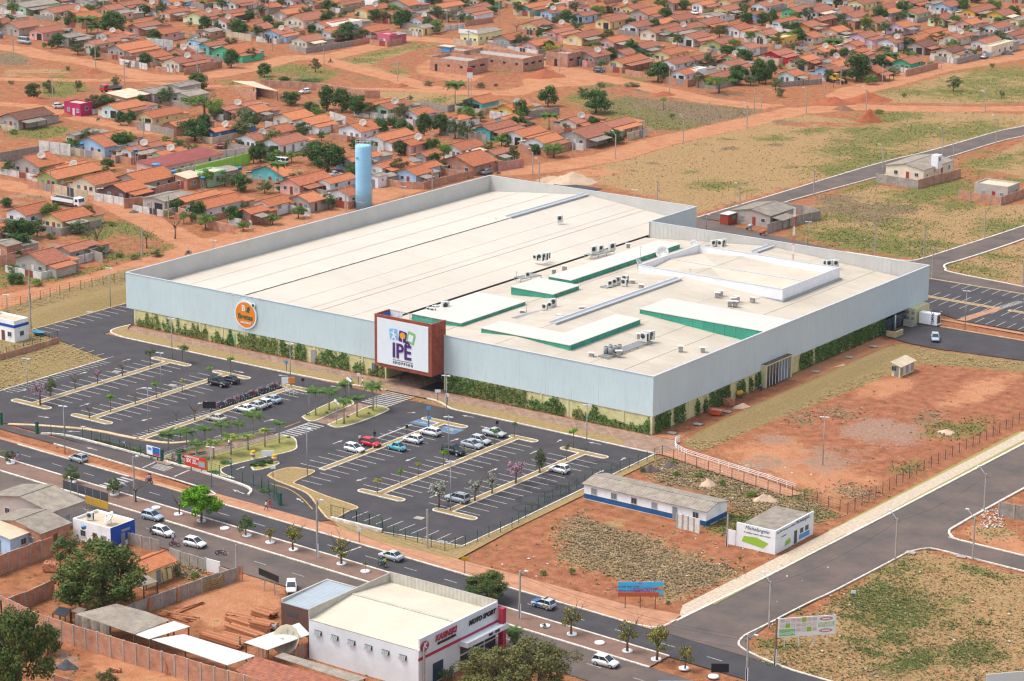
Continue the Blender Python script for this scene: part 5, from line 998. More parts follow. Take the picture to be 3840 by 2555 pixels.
for kind, gate, pts, h in (
 ('brick',None,[(0,0,1105,575),(0,0,1420,545),(0,0,1530,480)],2),('white','grey',[(0,0,1100,590),(0,0,1355,640)],1.9),('brick',None,[(0,0,1690,690),(0,0,1955,635),(0,0,2040,620)],2.2),('cream',None,[(0,0,2075,345),(0,0,2310,380)],2.4),
 ('grey block',None,[(0,0,0,1480),(0,0,360,1420)],2.4),('white',None,[(0,0,362,1395),(0,0,650,1430)],3.2),('grey block',None,[(0,0,1060,1500),(0,0,1235,1460)],2),('grey block','white',[(0,0,1260,1190),(0,0,1390,1210),(0,0,1600,1260)],2.2),
 ('grey block','grey',[(1,0,310,450),(1,0,460,490),(1,0,890,420)],1.8),('brick',None,[(1,0,890,420),(1,0,1110,385)],1.9),('white','grey',[(1,0,1415,290),(1,0,1595,300),(1,0,1910,260)],1.8),('brick',None,[(1,0,1920,240),(1,0,2180,205)],2),
 ('brick',None,[(1,0,0,870),(1,0,235,925)],2.3),('brick',None,[(1,0,40,800),(1,0,560,830),(1,0,1000,900),(1,0,1140,900)],2.4),('grey block',None,[(1,0,1500,985),(1,0,1760,1030),(1,0,1960,990)],2),('white',None,[(1,0,680,1090),(1,0,825,1140)],2.2),
 ('brick',None,[(1,0,520,1190),(1,0,960,1250)],2.4),('grey block','white',[(1,0,1700,1230),(1,0,2010,1290),(1,0,2115,1315)],2.4),('pink',None,[(1,0,2225,1568),(2,0,105,1530)],2.2),('pink','dark',[(2,0,495,580),(2,0,690,620),(2,0,765,620)],2.2),('white','dark',[(2,0,-40,480),(2,0,165,510),(2,0,235,520)],2.2),
 ('brick',None,[(2,0,1040,690),(2,0,1240,720)],1.9),('brick',None,[(2,0,1610,800),(2,0,1740,760)],2.2),('grey block',None,[(2,0,0,1110),(2,0,435,1050)],2.2),('cream','grey',[(2,0,1060,1290),(2,0,1250,1245)],2.2),('brick',None,[(3,0,1265,700),(3,0,1560,625)],2),('grey block','white',[(3,0,1530,560),(3,0,1740,590),(3,0,2010,525)],1.9),
 ('grey block',None,[(3,0,100,800),(3,0,495,770)],1.6),('grey block',None,[(3,0,250,470),(3,0,455,490)],1.8),('white',None,[(3,0,80,300),(3,0,335,340)],1.8),('grey block',None,[(3,0,340,330),(3,0,660,370),(3,0,855,415)],1.9),('white','rusty red',[(3,0,915,450),(3,0,1040,460),(3,0,1190,490)],1.9),('grey block',None,[(3,0,430,660),(3,0,605,690)],1.9),
 ('cream','dark',[(0,1,500,215),(0,1,720,260),(0,1,810,275)],2.6),('brick',None,[(0,1,1140,345),(0,1,1315,320)],2.4),('brick',None,[(0,1,1640,410),(0,1,1960,540),(0,1,2150,580)],2.1),('grey block','dark',[(0,1,420,950),(0,1,490,970),(0,1,720,915)],2.4),('grey block',None,[(0,1,800,800),(0,1,945,845)],2.2),('brick',None,[(0,1,-60,880),(0,1,190,875)],2.6),('brick',None,[(1,1,1155,130),(1,1,1335,160),(1,1,1545,170)],1.8),('brick',None,[(1,1,1545,170),(1,1,2000,60)],2),('white',None,[(0,0,1560,1530),(0,0,2250,1425)],2.2)):
 yard([t(*p) for p in pts], kind, gate, 0, h)
# ================================================================== trees, palms, shrubs, creepers
def leaf_mat(name, a, b, sc=.9, rnd=.14):
 m = mat(name, a, .75, col2=b, scale=sc, objrand=rnd, spec=.2); return m
LEAF = {'A': leaf_mat('leaf_dark', (.075,.15,.03), (.03,.075,.018)), 'B': leaf_mat('leaf_bright', (.17,.27,.045), (.07,.14,.025)), 'C': leaf_mat('leaf_mid', (.12,.17,.05), (.05,.085,.03)), 'M': leaf_mat('leaf_mango', (.15,.165,.04), (.035,.085,.02), .5),
  'L': leaf_mat('leaf_lime', (.20,.42,.02), (.07,.21,.012)), 'O': leaf_mat('leaf_olive', (.17,.16,.05), (.075,.085,.03)), 'Y': leaf_mat('leaf_yellowing', (.42,.33,.03), (.14,.19,.03)), 'D': leaf_mat('leaf_dry', (.23,.17,.11), (.11,.085,.06)), 'K': leaf_mat('leaf_palm', (.105,.175,.035), (.04,.085,.022)), 'V': leaf_mat('leaf_creeper', (.10,.19,.035), (.035,.085,.02), 1.2), 'W': leaf_mat('leaf_creeper_sunburnt', (.17,.20,.045), (.05,.11,.025), .6),
  'Z': leaf_mat('leaf_palm_yellow', (.42,.40,.05), (.20,.26,.04))}
PETAL = {'y': mat('petal_yellow', (.80,.50,.02), .7), 'p': mat('petal_pink', (.62,.34,.50), .7), 'w': mat('petal_white', (.75,.68,.66), .7)}
BARK = mat('bark', (.17,.12,.085), .95, var=.4, scale=3); BARKP = mat('palm_bark', (.32,.28,.22), .9, var=.3, scale=4)
def leaf_cloud(seed, centers, per, size, spread, flat=.8, normal_up=.3):
 rs_ = np.random.RandomState(seed); P = []; N = []
 for c, r in centers:
  n = int(per*(r/spread)**2) if spread else per; d = rs_.normal(size=(n,3)); d /= np.linalg.norm(d, axis=1)[:,None]
  rad = r*rs_.uniform(.55,1.08,(n,1)); p = d*rad; p[:,2] *= flat; P.append(np.array(c)+p); N.append(d+rs_.normal(size=(n,3))*.55+[0,0,normal_up])
 P = np.concatenate(P); N = np.concatenate(N); N /= np.linalg.norm(N, axis=1)[:,None]
 a = rs_.normal(size=P.shape); U = np.cross(N, a); U /= np.linalg.norm(U, axis=1)[:,None]; Vv = np.cross(N, U); s = size*rs_.uniform(.6,1.35,(len(P),1))
 q = np.stack([P-U*s*.5, P+Vv*s*.36, P+U*s*.5, P-Vv*s*.36], 1).reshape(-1, 3)
 return q
def quads_mesh(name, q, m, extra=None, mats=None):
 me = bpy.data.meshes.new(name); n = len(q)//4
 me.vertices.add(len(q)); me.vertices.foreach_set("co", q.astype(np.float32).ravel()); me.loops.add(n*4); me.loops.foreach_set("vertex_index", np.arange(n*4, dtype=np.int32)); me.polygons.add(n); me.polygons.foreach_set("loop_start", np.arange(0, n*4, 4, dtype=np.int32))
 for x in (mats or [m]): me.materials.append(x)
 me.update(calc_edges=True)
 if extra is not None: me.polygons.foreach_set("material_index", extra.astype(np.int32))
 return me
def crown_centers(seed, k, rx, rz, cr, hollow=.35, top_flat=0):
 r_ = random.Random(seed); out = []
 for i in range(k):
  z = r_.uniform(-.95, 1); a = r_.uniform(0, 6.283); rr = math.sqrt(max(0, 1-(z*z if z > 0 else z**4)))*r_.uniform(.55, 1.0)
  out.append(((rx*rr*math.cos(a), rx*rr*math.sin(a), rz*z*r_.uniform(.8,1)*(1-top_flat)), cr*r_.uniform(.65,1.25)))
 out.append(((0,0,0), min(rx, rz)*.62)); return out
CROWN = {}
def crown(kind, v_):
 key = (kind, v_)
 if key in CROWN: return CROWN[key]
 sd = ord(kind)*31+v_*7
 if kind == 'M': q = leaf_cloud(sd, crown_centers(sd, 80, .84, .74, .20), 200, .058, .20)
 elif kind == 'O' and v_ == 2: q = leaf_cloud(sd, crown_centers(sd, 60, .84, .72, .20), 170, .056, .20)
 elif kind == 'A': q = leaf_cloud(sd, crown_centers(sd, 26, .78, .66, .30), 130, .105, .30);
 elif kind == 'B': q = leaf_cloud(sd, crown_centers(sd, 30, .80, .58, .24), 110, .085, .24)
 elif kind in 'CO': q = leaf_cloud(sd, crown_centers(sd, 20, .80, .70, .24), 80, .10, .24)
 elif kind == 'L': q = leaf_cloud(sd, crown_centers(sd, 44, .80, .74, .24), 200, .085, .24)
 elif kind == 'F': q = leaf_cloud(sd, crown_centers(sd, 22, .95, .30, .26), 90, .08, .26, .5)
 elif kind == 'H': q = leaf_cloud(sd, crown_centers(sd, 9, .7, .5, .34), 40, .20, .34)
 elif kind == 'E': q = leaf_cloud(sd, crown_centers(sd, 22, .82, .70, .22), 85, .085, .22)
 elif kind == 'G': q = leaf_cloud(sd, crown_centers(sd, 14, .85, .6, .22)[:-1], 10, .075, .22)
 elif kind == 'Y': q = leaf_cloud(sd, crown_centers(sd, 26, .8, .65, .26), 110, .09, .26)
 CROWN[key] = q; return q
CM_ = {}
def crown_mesh(kind, v_, petal=None, lm=None):
 key = (kind, v_, petal, lm)
 if key in CM_: return CM_[key]
 q = crown(kind, v_); n = len(q)//4; lmk = lm or {'F':'B','H':'L','E':'O','G':'D'}.get(kind, kind); ex = None; ms = [LEAF[lmk]]
 if petal:
  rs_ = np.random.RandomState(v_+5); frac = {'y': .22, 'p': .62, 'w': .40}[petal]; ex = (rs_.uniform(size=n) < frac).astype(int); ms = [LEAF[lmk], PETAL[petal]]
 CM_[key] = quads_mesh('crown', q, None, ex, ms); return CM_[key]
TR = {}
def trunk_mesh(kind, v_):
 key = (kind, v_)
 if key in TR: return TR[key]
 r_ = random.Random(v_+ord(kind)); b = MB(); b.tube([(0,0,-.05),(.02,.01,.5),(.0,.02,1.0)], [.075,.055,.05], 7)
 for i in range(5 if kind != 'H' else 2):
  a = i*6.283/5+r_.uniform(-.4,.4); e = (.55*math.cos(a), .55*math.sin(a), 1.0+r_.uniform(.35,.8)); b.tube([(0,.02,r_.uniform(.7,1.0)),(e[0]*.5,e[1]*.5,1.1+r_.uniform(.05,.25)),e], [.035,.026,.010], 5)
  if kind in 'GE':
   for s in range(3): f_ = (e[0]*r_.uniform(1.1,1.6)+r_.uniform(-.2,.2), e[1]*r_.uniform(1.1,1.6)+r_.uniform(-.2,.2), e[2]+r_.uniform(-.1,.5)); b.tube([(e[0]*.6,e[1]*.6,1.2),e,f_], [.016,.012,.004], 4)
 TR[key] = b.mesh('trunk', BARK); return TR[key]
TLAB = {'A': 'dense dark green tree', 'M': 'big mango tree with brownish new leaves', 'B': 'round clipped bright green tree', 'C': 'loose mid green tree', 'O': 'broad olive green tree', 'L': 'vivid lime green round tree', 'F': 'flat-topped spreading green tree', 'H': 'thin young sapling in the town', 'E': 'small yellow-flowering tree', 'G': 'nearly bare thin tree', 'Y': 'leafy tree turning yellow'}
def tree(xy, h, w, kind, label=None, petal=None, lm=None, bush=False, group=None, anchor=None):
 v_ = random.randrange(3); r = w/2
 if bush:
  o = thing('bush', label or {'A': 'dense dark green bush', 'B': 'rounded bright green bush', 'C': 'straggly mid green bush', 'G': 'dry almost leafless bush', 'O': 'olive green weedy bush', 'Y': 'bush with yellow leaves'}.get(kind, 'bushy green shrub'), 'bush', (*xy,0), random.uniform(0,6), group or 'bushes', anchor=anchor)
  place('foliage', crown_mesh(kind, v_, petal, lm), o, (0,0,h*.42), 0, (r,r,h*.6)); b = MB(); b.tube([(0,0,-.1),(0,0,h*.4)], .06, 5); b.build('stem', BARK, o); return o
 o = thing({'A': 'broadleaf_tree', 'M': 'mango_tree', 'B': 'clipped_tree', 'H': 'sapling', 'E': 'flowering_tree', 'G': 'bare_tree', 'F': 'acacia_tree'}.get(kind, 'tree'), label or TLAB[kind], 'tree', (*xy,0), random.uniform(0,6), group or 'trees', anchor=anchor)
 ch = {'A': .92, 'M': .95, 'B': .80, 'L': .82, 'F': .55, 'H': .36, 'E': .70, 'G': .66}.get(kind, .84)*h; r *= {'A': 1.12, 'M': 1.1, 'C': 1.15, 'O': 1.12, 'B': 1.1}.get(kind, 1.05); cz = h-ch/2; rz = {'F': .40}.get(kind, .80)
 place('crown', crown_mesh(kind, v_, petal, lm), o, (0,0,cz), 0, (r,r,ch/2/rz))
 th = cz*1.0; tr = place('trunk', trunk_mesh(kind, v_), o); tr.scale = (max(th*.9, r*.9),)*2+(th*.85,) if kind not in 'H' else (h*.35,h*.35,th*.9); return o
def tpick(c, r, x, yb, yt, wpx, kind, label=None, petal=None, lm=None, bush=False, group=None, anchor=None):
 X, Yb = px(c,r,x,yb); X2, Yt = px(c,r,x,yt); xy = G(X, Yb); h = z_at(xy, Yt); dist = math.hypot(xy[0], xy[1], CAMH); w = wpx/2.45*dist/FPX
 h = max(h, .6)
 return tree(xy, h, w, kind, label, petal, lm, bush, group, anchor)
TREES = {
 (0,0): "1045 330 105 250 A;625 245 165 85 A;540 210 150 80 C;1880 305 145 120 A;1205 208 175 55 B b;470 445 360 70 A;408 440 380 55 B b;715 500 385 160 C;880 545 425 105 A;1645 480 390 130 C b;2125 622 450 155 A;1180 622 550 70 C b;1070 805 690 90 C;310 905 760 145 A;715 840 735 90 C;1880 1065 870 370 F;1110 1150 1025 110 A;1200 1155 1030 110 A;1790 1290 1095 315 A;2240 1190 980 220 C;2320 1190 1010 160 C;2100 1370 1275 85 C;2200 1370 1270 110 C;1790 1385 1310 100 B b;985 1568 1460 145 A;1500 955 880 60 C;1430 1002 935 140 C b;1520 1292 1240 95 B b;1620 1325 1260 140 C b;2300 182 90 120 A;960 110 0 180 C;2330 1500 1340 100 A;1700 130 20 90 C;1880 70 0 100 C;100 770 735 80 C b;620 650 600 50 C b;560 780 700 130 G b;450 850 720 140 O b;120 1230 1180 100 B b;1740 240 190 70 C",
 (1,0): "665 105 0 145 A;815 152 85 52 C;1085 205 80 125 A;1330 255 80 165 A;775 385 255 170 C;545 660 535 110 O;75 705 580 140 A;320 965 840 195 A;650 1010 790 190 A;790 1030 810 190 A;940 1065 865 195 A;500 1012 930 170 A b;1140 1172 1070 150 A b;1240 1172 1065 130 A b;1545 1252 1040 155 A;1690 1232 1045 175 A;1830 1272 1070 155 C;1945 1302 1100 175 C;2255 1342 1235 175 B;430 1272 1120 205 O;600 1292 1190 85 C;900 1362 1270 115 A;1010 1360 1300 120 C b;1330 1422 1300 145 A;540 1510 1300 260 A;660 1575 1310 320 A;190 1492 1370 150 B;330 1492 1380 140 B;40 1482 1340 155 A;860 1602 1480 115 B;1960 212 135 88 B;1770 200 110 130 C;1880 200 130 100 C;2180 130 60 95 A;2055 805 755 120 C b;1415 932 875 60 C;2065 1112 1020 140 C;450 95 40 70 C;930 165 120 60 C;260 745 700 130 A b;500 745 720 300 C b;120 755 715 100 C b;1580 785 740 130 C b;2200 790 765 60 C b;210 245 205 80 A b;60 190 130 170 C b;330 40 0 60 C;1600 110 90 80 C",
 (2,0): "500 225 90 155 A;410 230 145 170 O b;285 168 105 75 A;260 335 255 125 A b;140 300 235 95 C b;375 548 395 225 Y;755 450 375 155 B;883 338 265 98 A;835 622 550 135 C;1270 575 480 100 C;1340 745 570 235 A;1580 85 0 155 A;1810 135 85 80 Y;2155 218 110 112 A;2300 232 110 135 A;2065 155 90 85 C;1980 512 415 155 A;1490 372 310 75 A;2080 722 600 195 A;2270 765 540 180 A;2190 782 680 160 C;1900 855 705 295 F;330 975 785 185 A;770 1035 830 290 A;1390 1012 890 85 H;385 1445 1310 235 B;920 1315 1190 190 A;220 1402 1330 95 C b;95 1372 1310 115 C b;190 1162 1110 115 C b;920 115 60 175 C b;1740 1135 1020 185 G b;1470 1082 1035 75 B b;650 882 790 135 C b;1450 1195 1150 120 G b;1540 1140 1095 90 G b;820 800 750 100 C b;1100 790 750 180 C b;1010 1310 1255 60 Y;45 310 200 90 G;70 420 360 60 C;1120 490 455 90 C b;2330 770 600 110 A;440 340 300 60 C;1500 300 255 60 C",
 (3,0): "40 252 90 115 A;275 192 110 85 C;80 422 360 155 C b;245 452 385 95 C b;605 552 445 88 A;700 572 440 105 A;815 745 480 255 A;945 772 670 155 B b;1155 692 605 145 C b;1495 622 565 68 B;1705 835 690 145 C;2060 85 0 122 A;1610 122 70 62 A;1730 152 95 72 A;1155 302 250 62 A;1180 192 135 72 C;1910 312 260 105 C b;2265 412 350 62 A;2220 472 425 62 C;20 720 550 130 A;70 825 720 145 C;110 892 790 105 C b;2145 895 835 55 C;600 802 730 75 G;500 545 480 85 C;130 632 585 92 C b;1250 492 440 85 C b;1310 492 440 72 C;1890 492 435 175 C b;290 500 440 100 C b;1300 880 835 120 G b;1380 880 830 80 G b;1250 890 850 60 B b;560 430 365 70 C;640 430 370 70 C;1960 200 120 60 C;1470 75 40 60 C;1020 1040 1000 100 B b;2060 620 570 60 C b;230 180 130 70 C;1700 340 300 80 C b;2160 460 400 50 C",
 (0,1): "240 642 440 185 A;340 602 430 185 C;720 585 460 185 C;890 742 490 330 G;1350 712 540 150 G;1610 622 430 125 G;1690 482 370 112 B;1890 535 385 205 B;2140 485 325 170 A;2235 548 460 148 B;2210 185 30 225 A;150 1032 930 200 A b;350 1055 990 135 B b;1550 432 365 100 Y;1020 502 460 90 B b;480 620 560 130 C b;600 600 540 100 G b;800 720 650 90 C b;1450 780 720 160 C b;1250 810 770 120 C b;60 330 240 150 A b;1100 790 750 90 B b",
 (1,1): "390 435 320 172 B;150 492 390 158 B;665 352 205 152 C;80 205 80 145 C;230 192 130 115 C;335 170 125 50 A",
 (0,2): "95 1130 1000 95 C;655 1312 1125 165 C;1045 1422 1245 165 C;1250 1482 1290 200 G;1650 1602 1415 90 G;1850 1671 1340 395 L;460 515 330 120 C;820 712 570 45 G;1245 582 470 45 G;1620 732 640 90 G;1790 732 570 90 G;1125 322 185 85 G;690 447 300 65 G;2250 520 440 70 G",
 (1,3): "2120 835 570 425 M;2200 1720 1250 650 O;1760 1560 1400 190 C b",
 (2,3): "250 1720 1190 720 O;20 1265 1085 130 C;300 1085 1020 60 C b;290 590 540 80 B b;550 580 520 80 B b;370 172 140 35 B b;2095 455 415 40 B b;1430 855 830 60 B b;2130 535 510 30 B b",
 (0,3): "930 905 280 820 M;640 525 190 300 C;180 1720 880 650 M;440 1320 1060 270 A;1000 1610 1450 290 O b;1790 635 550 95 B b;1640 592 470 135 C b;2260 240 40 185 C;1720 595 500 90 G b",
 (2,2): "255 1215 970 110 C;1190 1200 1140 70 C b;960 1265 1240 50 B b;1510 1235 1180 80 B b;1720 1245 1200 100 B b;1930 1320 1260 70 B b;1480 1120 1090 80 B b;2200 1420 1370 110 B b",
}
for (c, r), rows in TREES.items():
 for row in rows.split(';'):
  q = row.split(); x, yb, yt, w = map(float, q[:4]); tpick(c, r, x, yb, yt, w, q[4], bush=len(q) > 5)
for q in ((0,2,1380,245,65,120,'H','C'),(0,2,1675,200,30,140,'H','C'),(0,2,2120,305,140,85,'H','L'),(0,2,1437,525,360,82,'H','L'),(0,2,1675,460,345,62,'H','Y'),(0,2,1015,655,485,112,'H','L'),(0,2,1930,330,225,75,'H','L'),(1,2,1115,1402,1255,90,'H','Y'),(1,2,1325,1317,1160,84,'H','L'),(1,2,1490,1252,1110,80,'H','Y'),(2,2,500,1102,940,75,'H','C'),(2,2,565,992,795,115,'H','L'),(2,2,20,882,735,65,'H','B'),(1,2,2190,957,810,100,'H','L'),(1,2,1720,1152,990,85,'H','L'),(1,2,1945,1052,985,45,'H','L'),(1,3,1005,570,470,55,'H','C'),(0,2,25,1060,1000,50,'H','Y')):
 tpick(*q[:7], lm=q[7], label={'L':'thin sapling with a small lime crown','C':'thin sapling with sparse grey-green crown','Y':'thin sapling with yellow-green crown','B':'thin sapling with fresh green crown'}[q[7]], group='saplings of the car park')
for q in ((0,2,895,390,255,85,'p'),(0,2,370,592,365,155,'p'),(1,2,1680,1537,1260,200,'w'),(1,2,2010,1472,1250,150,'w'),(1,2,2170,1407,1195,125,'w'),(2,2,35,1312,1080,205,'p')):
 tpick(*q[:6], 'E', petal=q[6], lm='C', label={'p':'small pink-flowering tree in the car park','w':'small white-flowering tree in the car park'}[q[6]], group='flowering car park trees')
for q in ((1,3,130,300,165,120),(1,3,340,372,120,195),(1,3,785,502,235,195),(2,3,545,1152,870,215),(2,3,1060,1312,1000,195),(2,3,1330,1392,1060,255),(2,3,1590,1472,1250,175)):
 o = tpick(*q, 'E', petal='y', lm='C', label='small yellow-flowering tree on the avenue median', group='median trees')
tpick(1,3,2030,1640,1450,300,'Y', petal='y', label='shrubby yellow-flowering tree beside the motorcycle shop', group='median trees')
PR_ = MB(); PR_.lathe([(.75,0),(.75,.22),(.55,.24),(.5,.05)], 16); ring_me = PR_.mesh('planter_ring', WHITE)
for q in ((0,2,1435,1540),(0,3,1640,45),(0,3,1850,105),(0,3,2065,175),(0,3,2270,240),(1,3,130,303),(1,3,345,370),(1,3,785,500),(1,3,1005,570),(2,3,305,1072),(2,3,550,1148),(2,3,805,1228),(2,3,1062,1302),(2,3,1325,1380),(2,3,1580,1462),(2,3,1850,1538),(0,2,100,1130),(0,2,1050,1418),(0,2,660,1308)):
 o = place('planter_ring', ring_me, None, (*t(*q), .11)); tag(o, 'white painted planter ring on the avenue median', 'planter', 'planter rings')
rt_ = random.Random(77)
for (o_, wn_, b_, W2, L2, _) in list(HOUSES):
 for _rep in range(1 if rt_.random() < .6 else 2):
  k_ = rt_.choice('AACCBO'); a = rt_.choice([(W2/2+rt_.uniform(1.8,2.6), rt_.uniform(-L2/2,L2/2)), (rt_.uniform(-W2/2,W2/2), L2/2+rt_.uniform(1.5,3)), (rt_.uniform(-W2/2,W2/2), -L2/2-rt_.uniform(1.8,3))])
  p_ = (b_[0]+a[0], b_[1]+a[1])
  if any(abs(h_[2][0]-p_[0]) < h_[3]/2+.4 and abs(h_[2][1]-p_[1]) < h_[4]/2+.4 for h_ in HOUSES): continue
  i_, j_ = int((p_[0]-gx[0])/CELL), int((p_[1]-gy[0])/CELL)
  if 0 <= i_ < NX and 0 <= j_ < NY and MASK['road'][i_,j_] > .3: continue
  hh = rt_.uniform(2.2,6.0); tree(p_, hh, hh*rt_.uniform(.8,1.25), k_, bush=hh < 2.8)
def frond_mesh(L, droop, n=9, m=None):
 b = MB(); pts = [];
 for i in range(n+1): u = i/n; pts.append((L*u*(1-.15*u*droop), 0, L*(.45*u-droop*.75*u*u)))
 b.tube(pts, [.03*(1-.8*i/n)+.005 for i in range(n+1)], 4, 0, False)
 for i in range(1, n+1):
  p = Vector(pts[i]); w = L*.34*math.sin(math.pi*min(1, (i/n)*.8+.18)); d = (Vector(pts[i])-Vector(pts[i-1])).normalized()
  for s in (-1, 1):
   for k in range(2):
    e = p+d*(.12*L*(k-.5))+Vector((L*.07, s*w, -w*.42)); q = p+d*(.07*L*(k-.5)); b.poly([q-d*.048*L, q+d*.048*L, e+d*.02*L, e-d*.02*L])
 return b.mesh('frond', m or LEAF['K'])
FRM = {}
def palm(c, r, x, yb, yt, wpx, kind='royal', yellow=False, label=None):
 X, Yb = px(c,r,x,yb); xy = G(X, Yb); h = z_at(xy, px(c,r,x,yt)[1]); dist = math.hypot(xy[0], xy[1], CAMH); R_ = wpx/2.45*dist/FPX/2*1.3
 lab = label or ('slender palm with yellowing fronds by the entrance path' if yellow else 'slender green palm by the entrance path')
 o = thing('palm_tree', lab, 'palm tree', (*xy,0), random.uniform(0,6), 'palms of the car park' if kind == 'royal' else 'town palms')
 hc = max(h-R_*.26, h*.5); b = MB(); b.tube([(0,0,-.05),(.03,0,hc*.4),(0,.02,hc*.85),(0,0,hc)], [.17,.13,.11,.10], 8); b.build('trunk', BARKP, o)
 b = MB(); b.tube([(0,0,hc-.1),(0,0,hc+R_*.22)], [.11,.05], 6); b.build('crownshaft', LEAF['Z' if yellow else 'B'], o)
 n = 14 if kind == 'royal' else 20
 for i in range(n):
  dr = [.35,.75,1.05][i % 3]; key = (round(R_,1), dr, yellow)
  if key not in FRM: FRM[key] = frond_mesh(R_*1.18, dr, 9, LEAF['Z'] if yellow and dr > .5 else LEAF['K'])
  f_ = place('frond', FRM[key], o, (0,0,hc+.05), i*2.399)
 return o
for q in ((0,2,1550,1030,820,155),(0,2,1715,985,800,135),(0,2,1885,952,780,135),(0,2,2035,912,745,125),(0,2,2190,907,740,105),(0,2,2325,862,650,155),(0,2,1810,1082,920,125),(1,2,548,687,430,155),(1,2,672,637,440,135),(1,2,820,522,370,125),(1,2,1075,642,385,145),(1,2,808,747,530,115),(1,2,930,697,500,115),(1,2,215,942,735,105)): palm(*q)
for q in ((0,2,1965,1082,905,115),(0,2,2125,1047,850,135),(0,2,2280,1002,855,95),(1,2,83,972,800,85)): palm(*q, yellow=True)
for q, l in (((0,0,800,310,150,150),'coconut palm in the yard beside the purple-flowering tree'),((0,0,900,320,220,150),'low coconut palm under the big dark tree'),((1,0,120,150,-60,110),'tall palm at the top edge among orange roofs'),((1,0,20,165,-60,110),'tall palm with thin trunk at the top edge beside its twin'),((1,0,1830,955,750,155),'shaggy dark palm beside the turquoise house'),((2,0,340,1185,1040,125),'palm behind the white house with orange roof near the dirt road'),((3,0,1125,605,480,125),'palm leaning over the bright green house'),((1,1,205,185,-80,125),'palm beside the turquoise house behind the mall'),((0,0,1390,445,350,95),'small palm in front of the pale mint wall'),((2,0,1225,175,120,62),'small palm between terracotta roofs'),((3,0,600,440,355,140),'clump-like banana palm in a walled yard'),((2,3,15,1240,1085,130),'palm beside the motorcycle shop near the avenue'),((3,0,2130,215,160,90),'low palm in front of the yellow walled house')): palm(*q, kind='coco', label=l)
for q in ((0,2,1250,1002,965,85),(0,2,1655,1012,985,65),(0,2,2075,1122,1065,85),(0,2,1960,1212,1175,85),(1,2,80,1375,1335,70),(0,2,1440,1062,1035,70)):
 X, Yb = px(*q[:4]); xy = G(X, Yb); o = thing('cycad', 'low rosette cycad on the entrance verge', 'plant', (*xy,.05), 0, 'cycads by the entrance')
 key = 'cyc'
 if key not in FRM: FRM[key] = frond_mesh(1.2, .55, 7, LEAF['A'])
 for i in range(14): place('frond', FRM[key], o, (0,0,.1), i*2.399)
 b = MB(); b.lathe([(.15,0),(.15,.15),(.05,.2)], 8); b.build('stem', BARK, o)
for q in ((1,2,475,683),(1,2,650,665),(1,2,840,705),(1,2,1052,623),(1,2,1035,672),(1,2,808,760),(1,2,860,575),(1,2,300,890)):
 tree(t(*q), .5, .9, 'C', 'tiny clipped shrub on the lawn strip', bush=True, group='tiny lawn shrubs')
for i in range(7): p = t(0,2,1700+i*28,1075-i*6); tree(p, .7, 1.3, 'O', 'low hedge plant along the entrance path railing', bush=True, group='entrance hedge plants')
for i in range(16): p = t(0,2,890+i*38,915+i*11.5); tree(p, .6, 1.2, 'O', 'low hedge plant along the front fence', bush=True, group='front hedge plants')
for q in ((1,2,30,1130),(1,2,80,1120),(1,2,130,1125),(1,2,60,1150),(0,2,2330,1150)): tree(t(*q), .8, 1.6, 'A', 'leafy shrub in the round bed at the entrance', bush=True, group='shrubs of the round bed')
def creeper(a, b_, hfun, side, lm, label, dens=34, seed=0):
 """leaf sheet over the wall from a to b (metres along X for the front, along Y for the side)"""
 a, b_ = min(a,b_), max(a,b_); rs_ = np.random.RandomState(seed+int(abs(a)*10) % 999); L = b_-a; n = int(L*3.3*dens); u = rs_.uniform(0,1,n); hh = np.array([hfun(x) for x in u]); z = rs_.uniform(0,1,n)**.85*3.4; k = z < hh*(.82+.36*rs_.uniform(size=n)); u, z, hh = u[k], z[k], hh[k]
 out = .08+rs_.uniform(0,.45,len(u))*np.clip(1.2-z/np.maximum(hh,.3)*.8,.25,1); x = a+u*L
 P = np.stack([x, BY0-.2-out, z], 1) if side == 'f' else np.stack([BX1+.2+out, x, z], 1)
 nb = np.array([0,-1,.5]) if side == 'f' else np.array([1,0,.5]); N = nb+rs_.normal(size=P.shape)*.6; N /= np.linalg.norm(N,axis=1)[:,None]; A_ = rs_.normal(size=P.shape); U = np.cross(N,A_); U /= np.linalg.norm(U,axis=1)[:,None]; Vv = np.cross(N,U); s = .38*rs_.uniform(.6,1.3,(len(P),1))
 c0 = ((a+b_)/2, BY0-.3) if side == 'f' else (BX1+.3, (a+b_)/2); P = P-np.array([*c0,0])
 q = np.stack([P-U*s*.5,P+Vv*s*.4,P+U*s*.5,P-Vv*s*.4],1).reshape(-1,3)
 o = place('creeper', quads_mesh('creeper', q, LEAF[lm]), None, (*c0,0)); tag(o, label, 'climbing plant', 'creepers on the mall wall')
def prof(base, peaks):
 return lambda u: min(3.4, base+sum(hh*max(0, 1-abs(u-c)/w) for c, hh, w in peaks))
fx = lambda c, r, x, y: t(c,r,x,y)[0]
rc_ = random.Random(5)
segs_ = [(fx(0,1,1225,1420)+.3, fx(0,1,1460,1470)), (fx(0,1,1470,1475), fx(0,1,1590,1495)), (fx(0,1,1600,1500), fx(0,1,1710,1520)), (fx(0,1,1720,1520), fx(0,1,1915,1555)), (fx(0,1,1940,1560), fx(0,1,2180,1600)), (fx(0,1,2190,1600), -347.0), (-344.2, fx(1,2,195,130)), (fx(1,2,205,135), fx(1,2,325,160)), (fx(1,2,335,165), fx(1,2,455,185)), (fx(1,2,515,210), fx(1,2,575,215)), (fx(1,2,580,215), fx(1,2,840,270)), (fx(1,2,875,280), fx(1,2,985,300)), (fx(1,2,1030,305), fx(1,2,1190,340))]
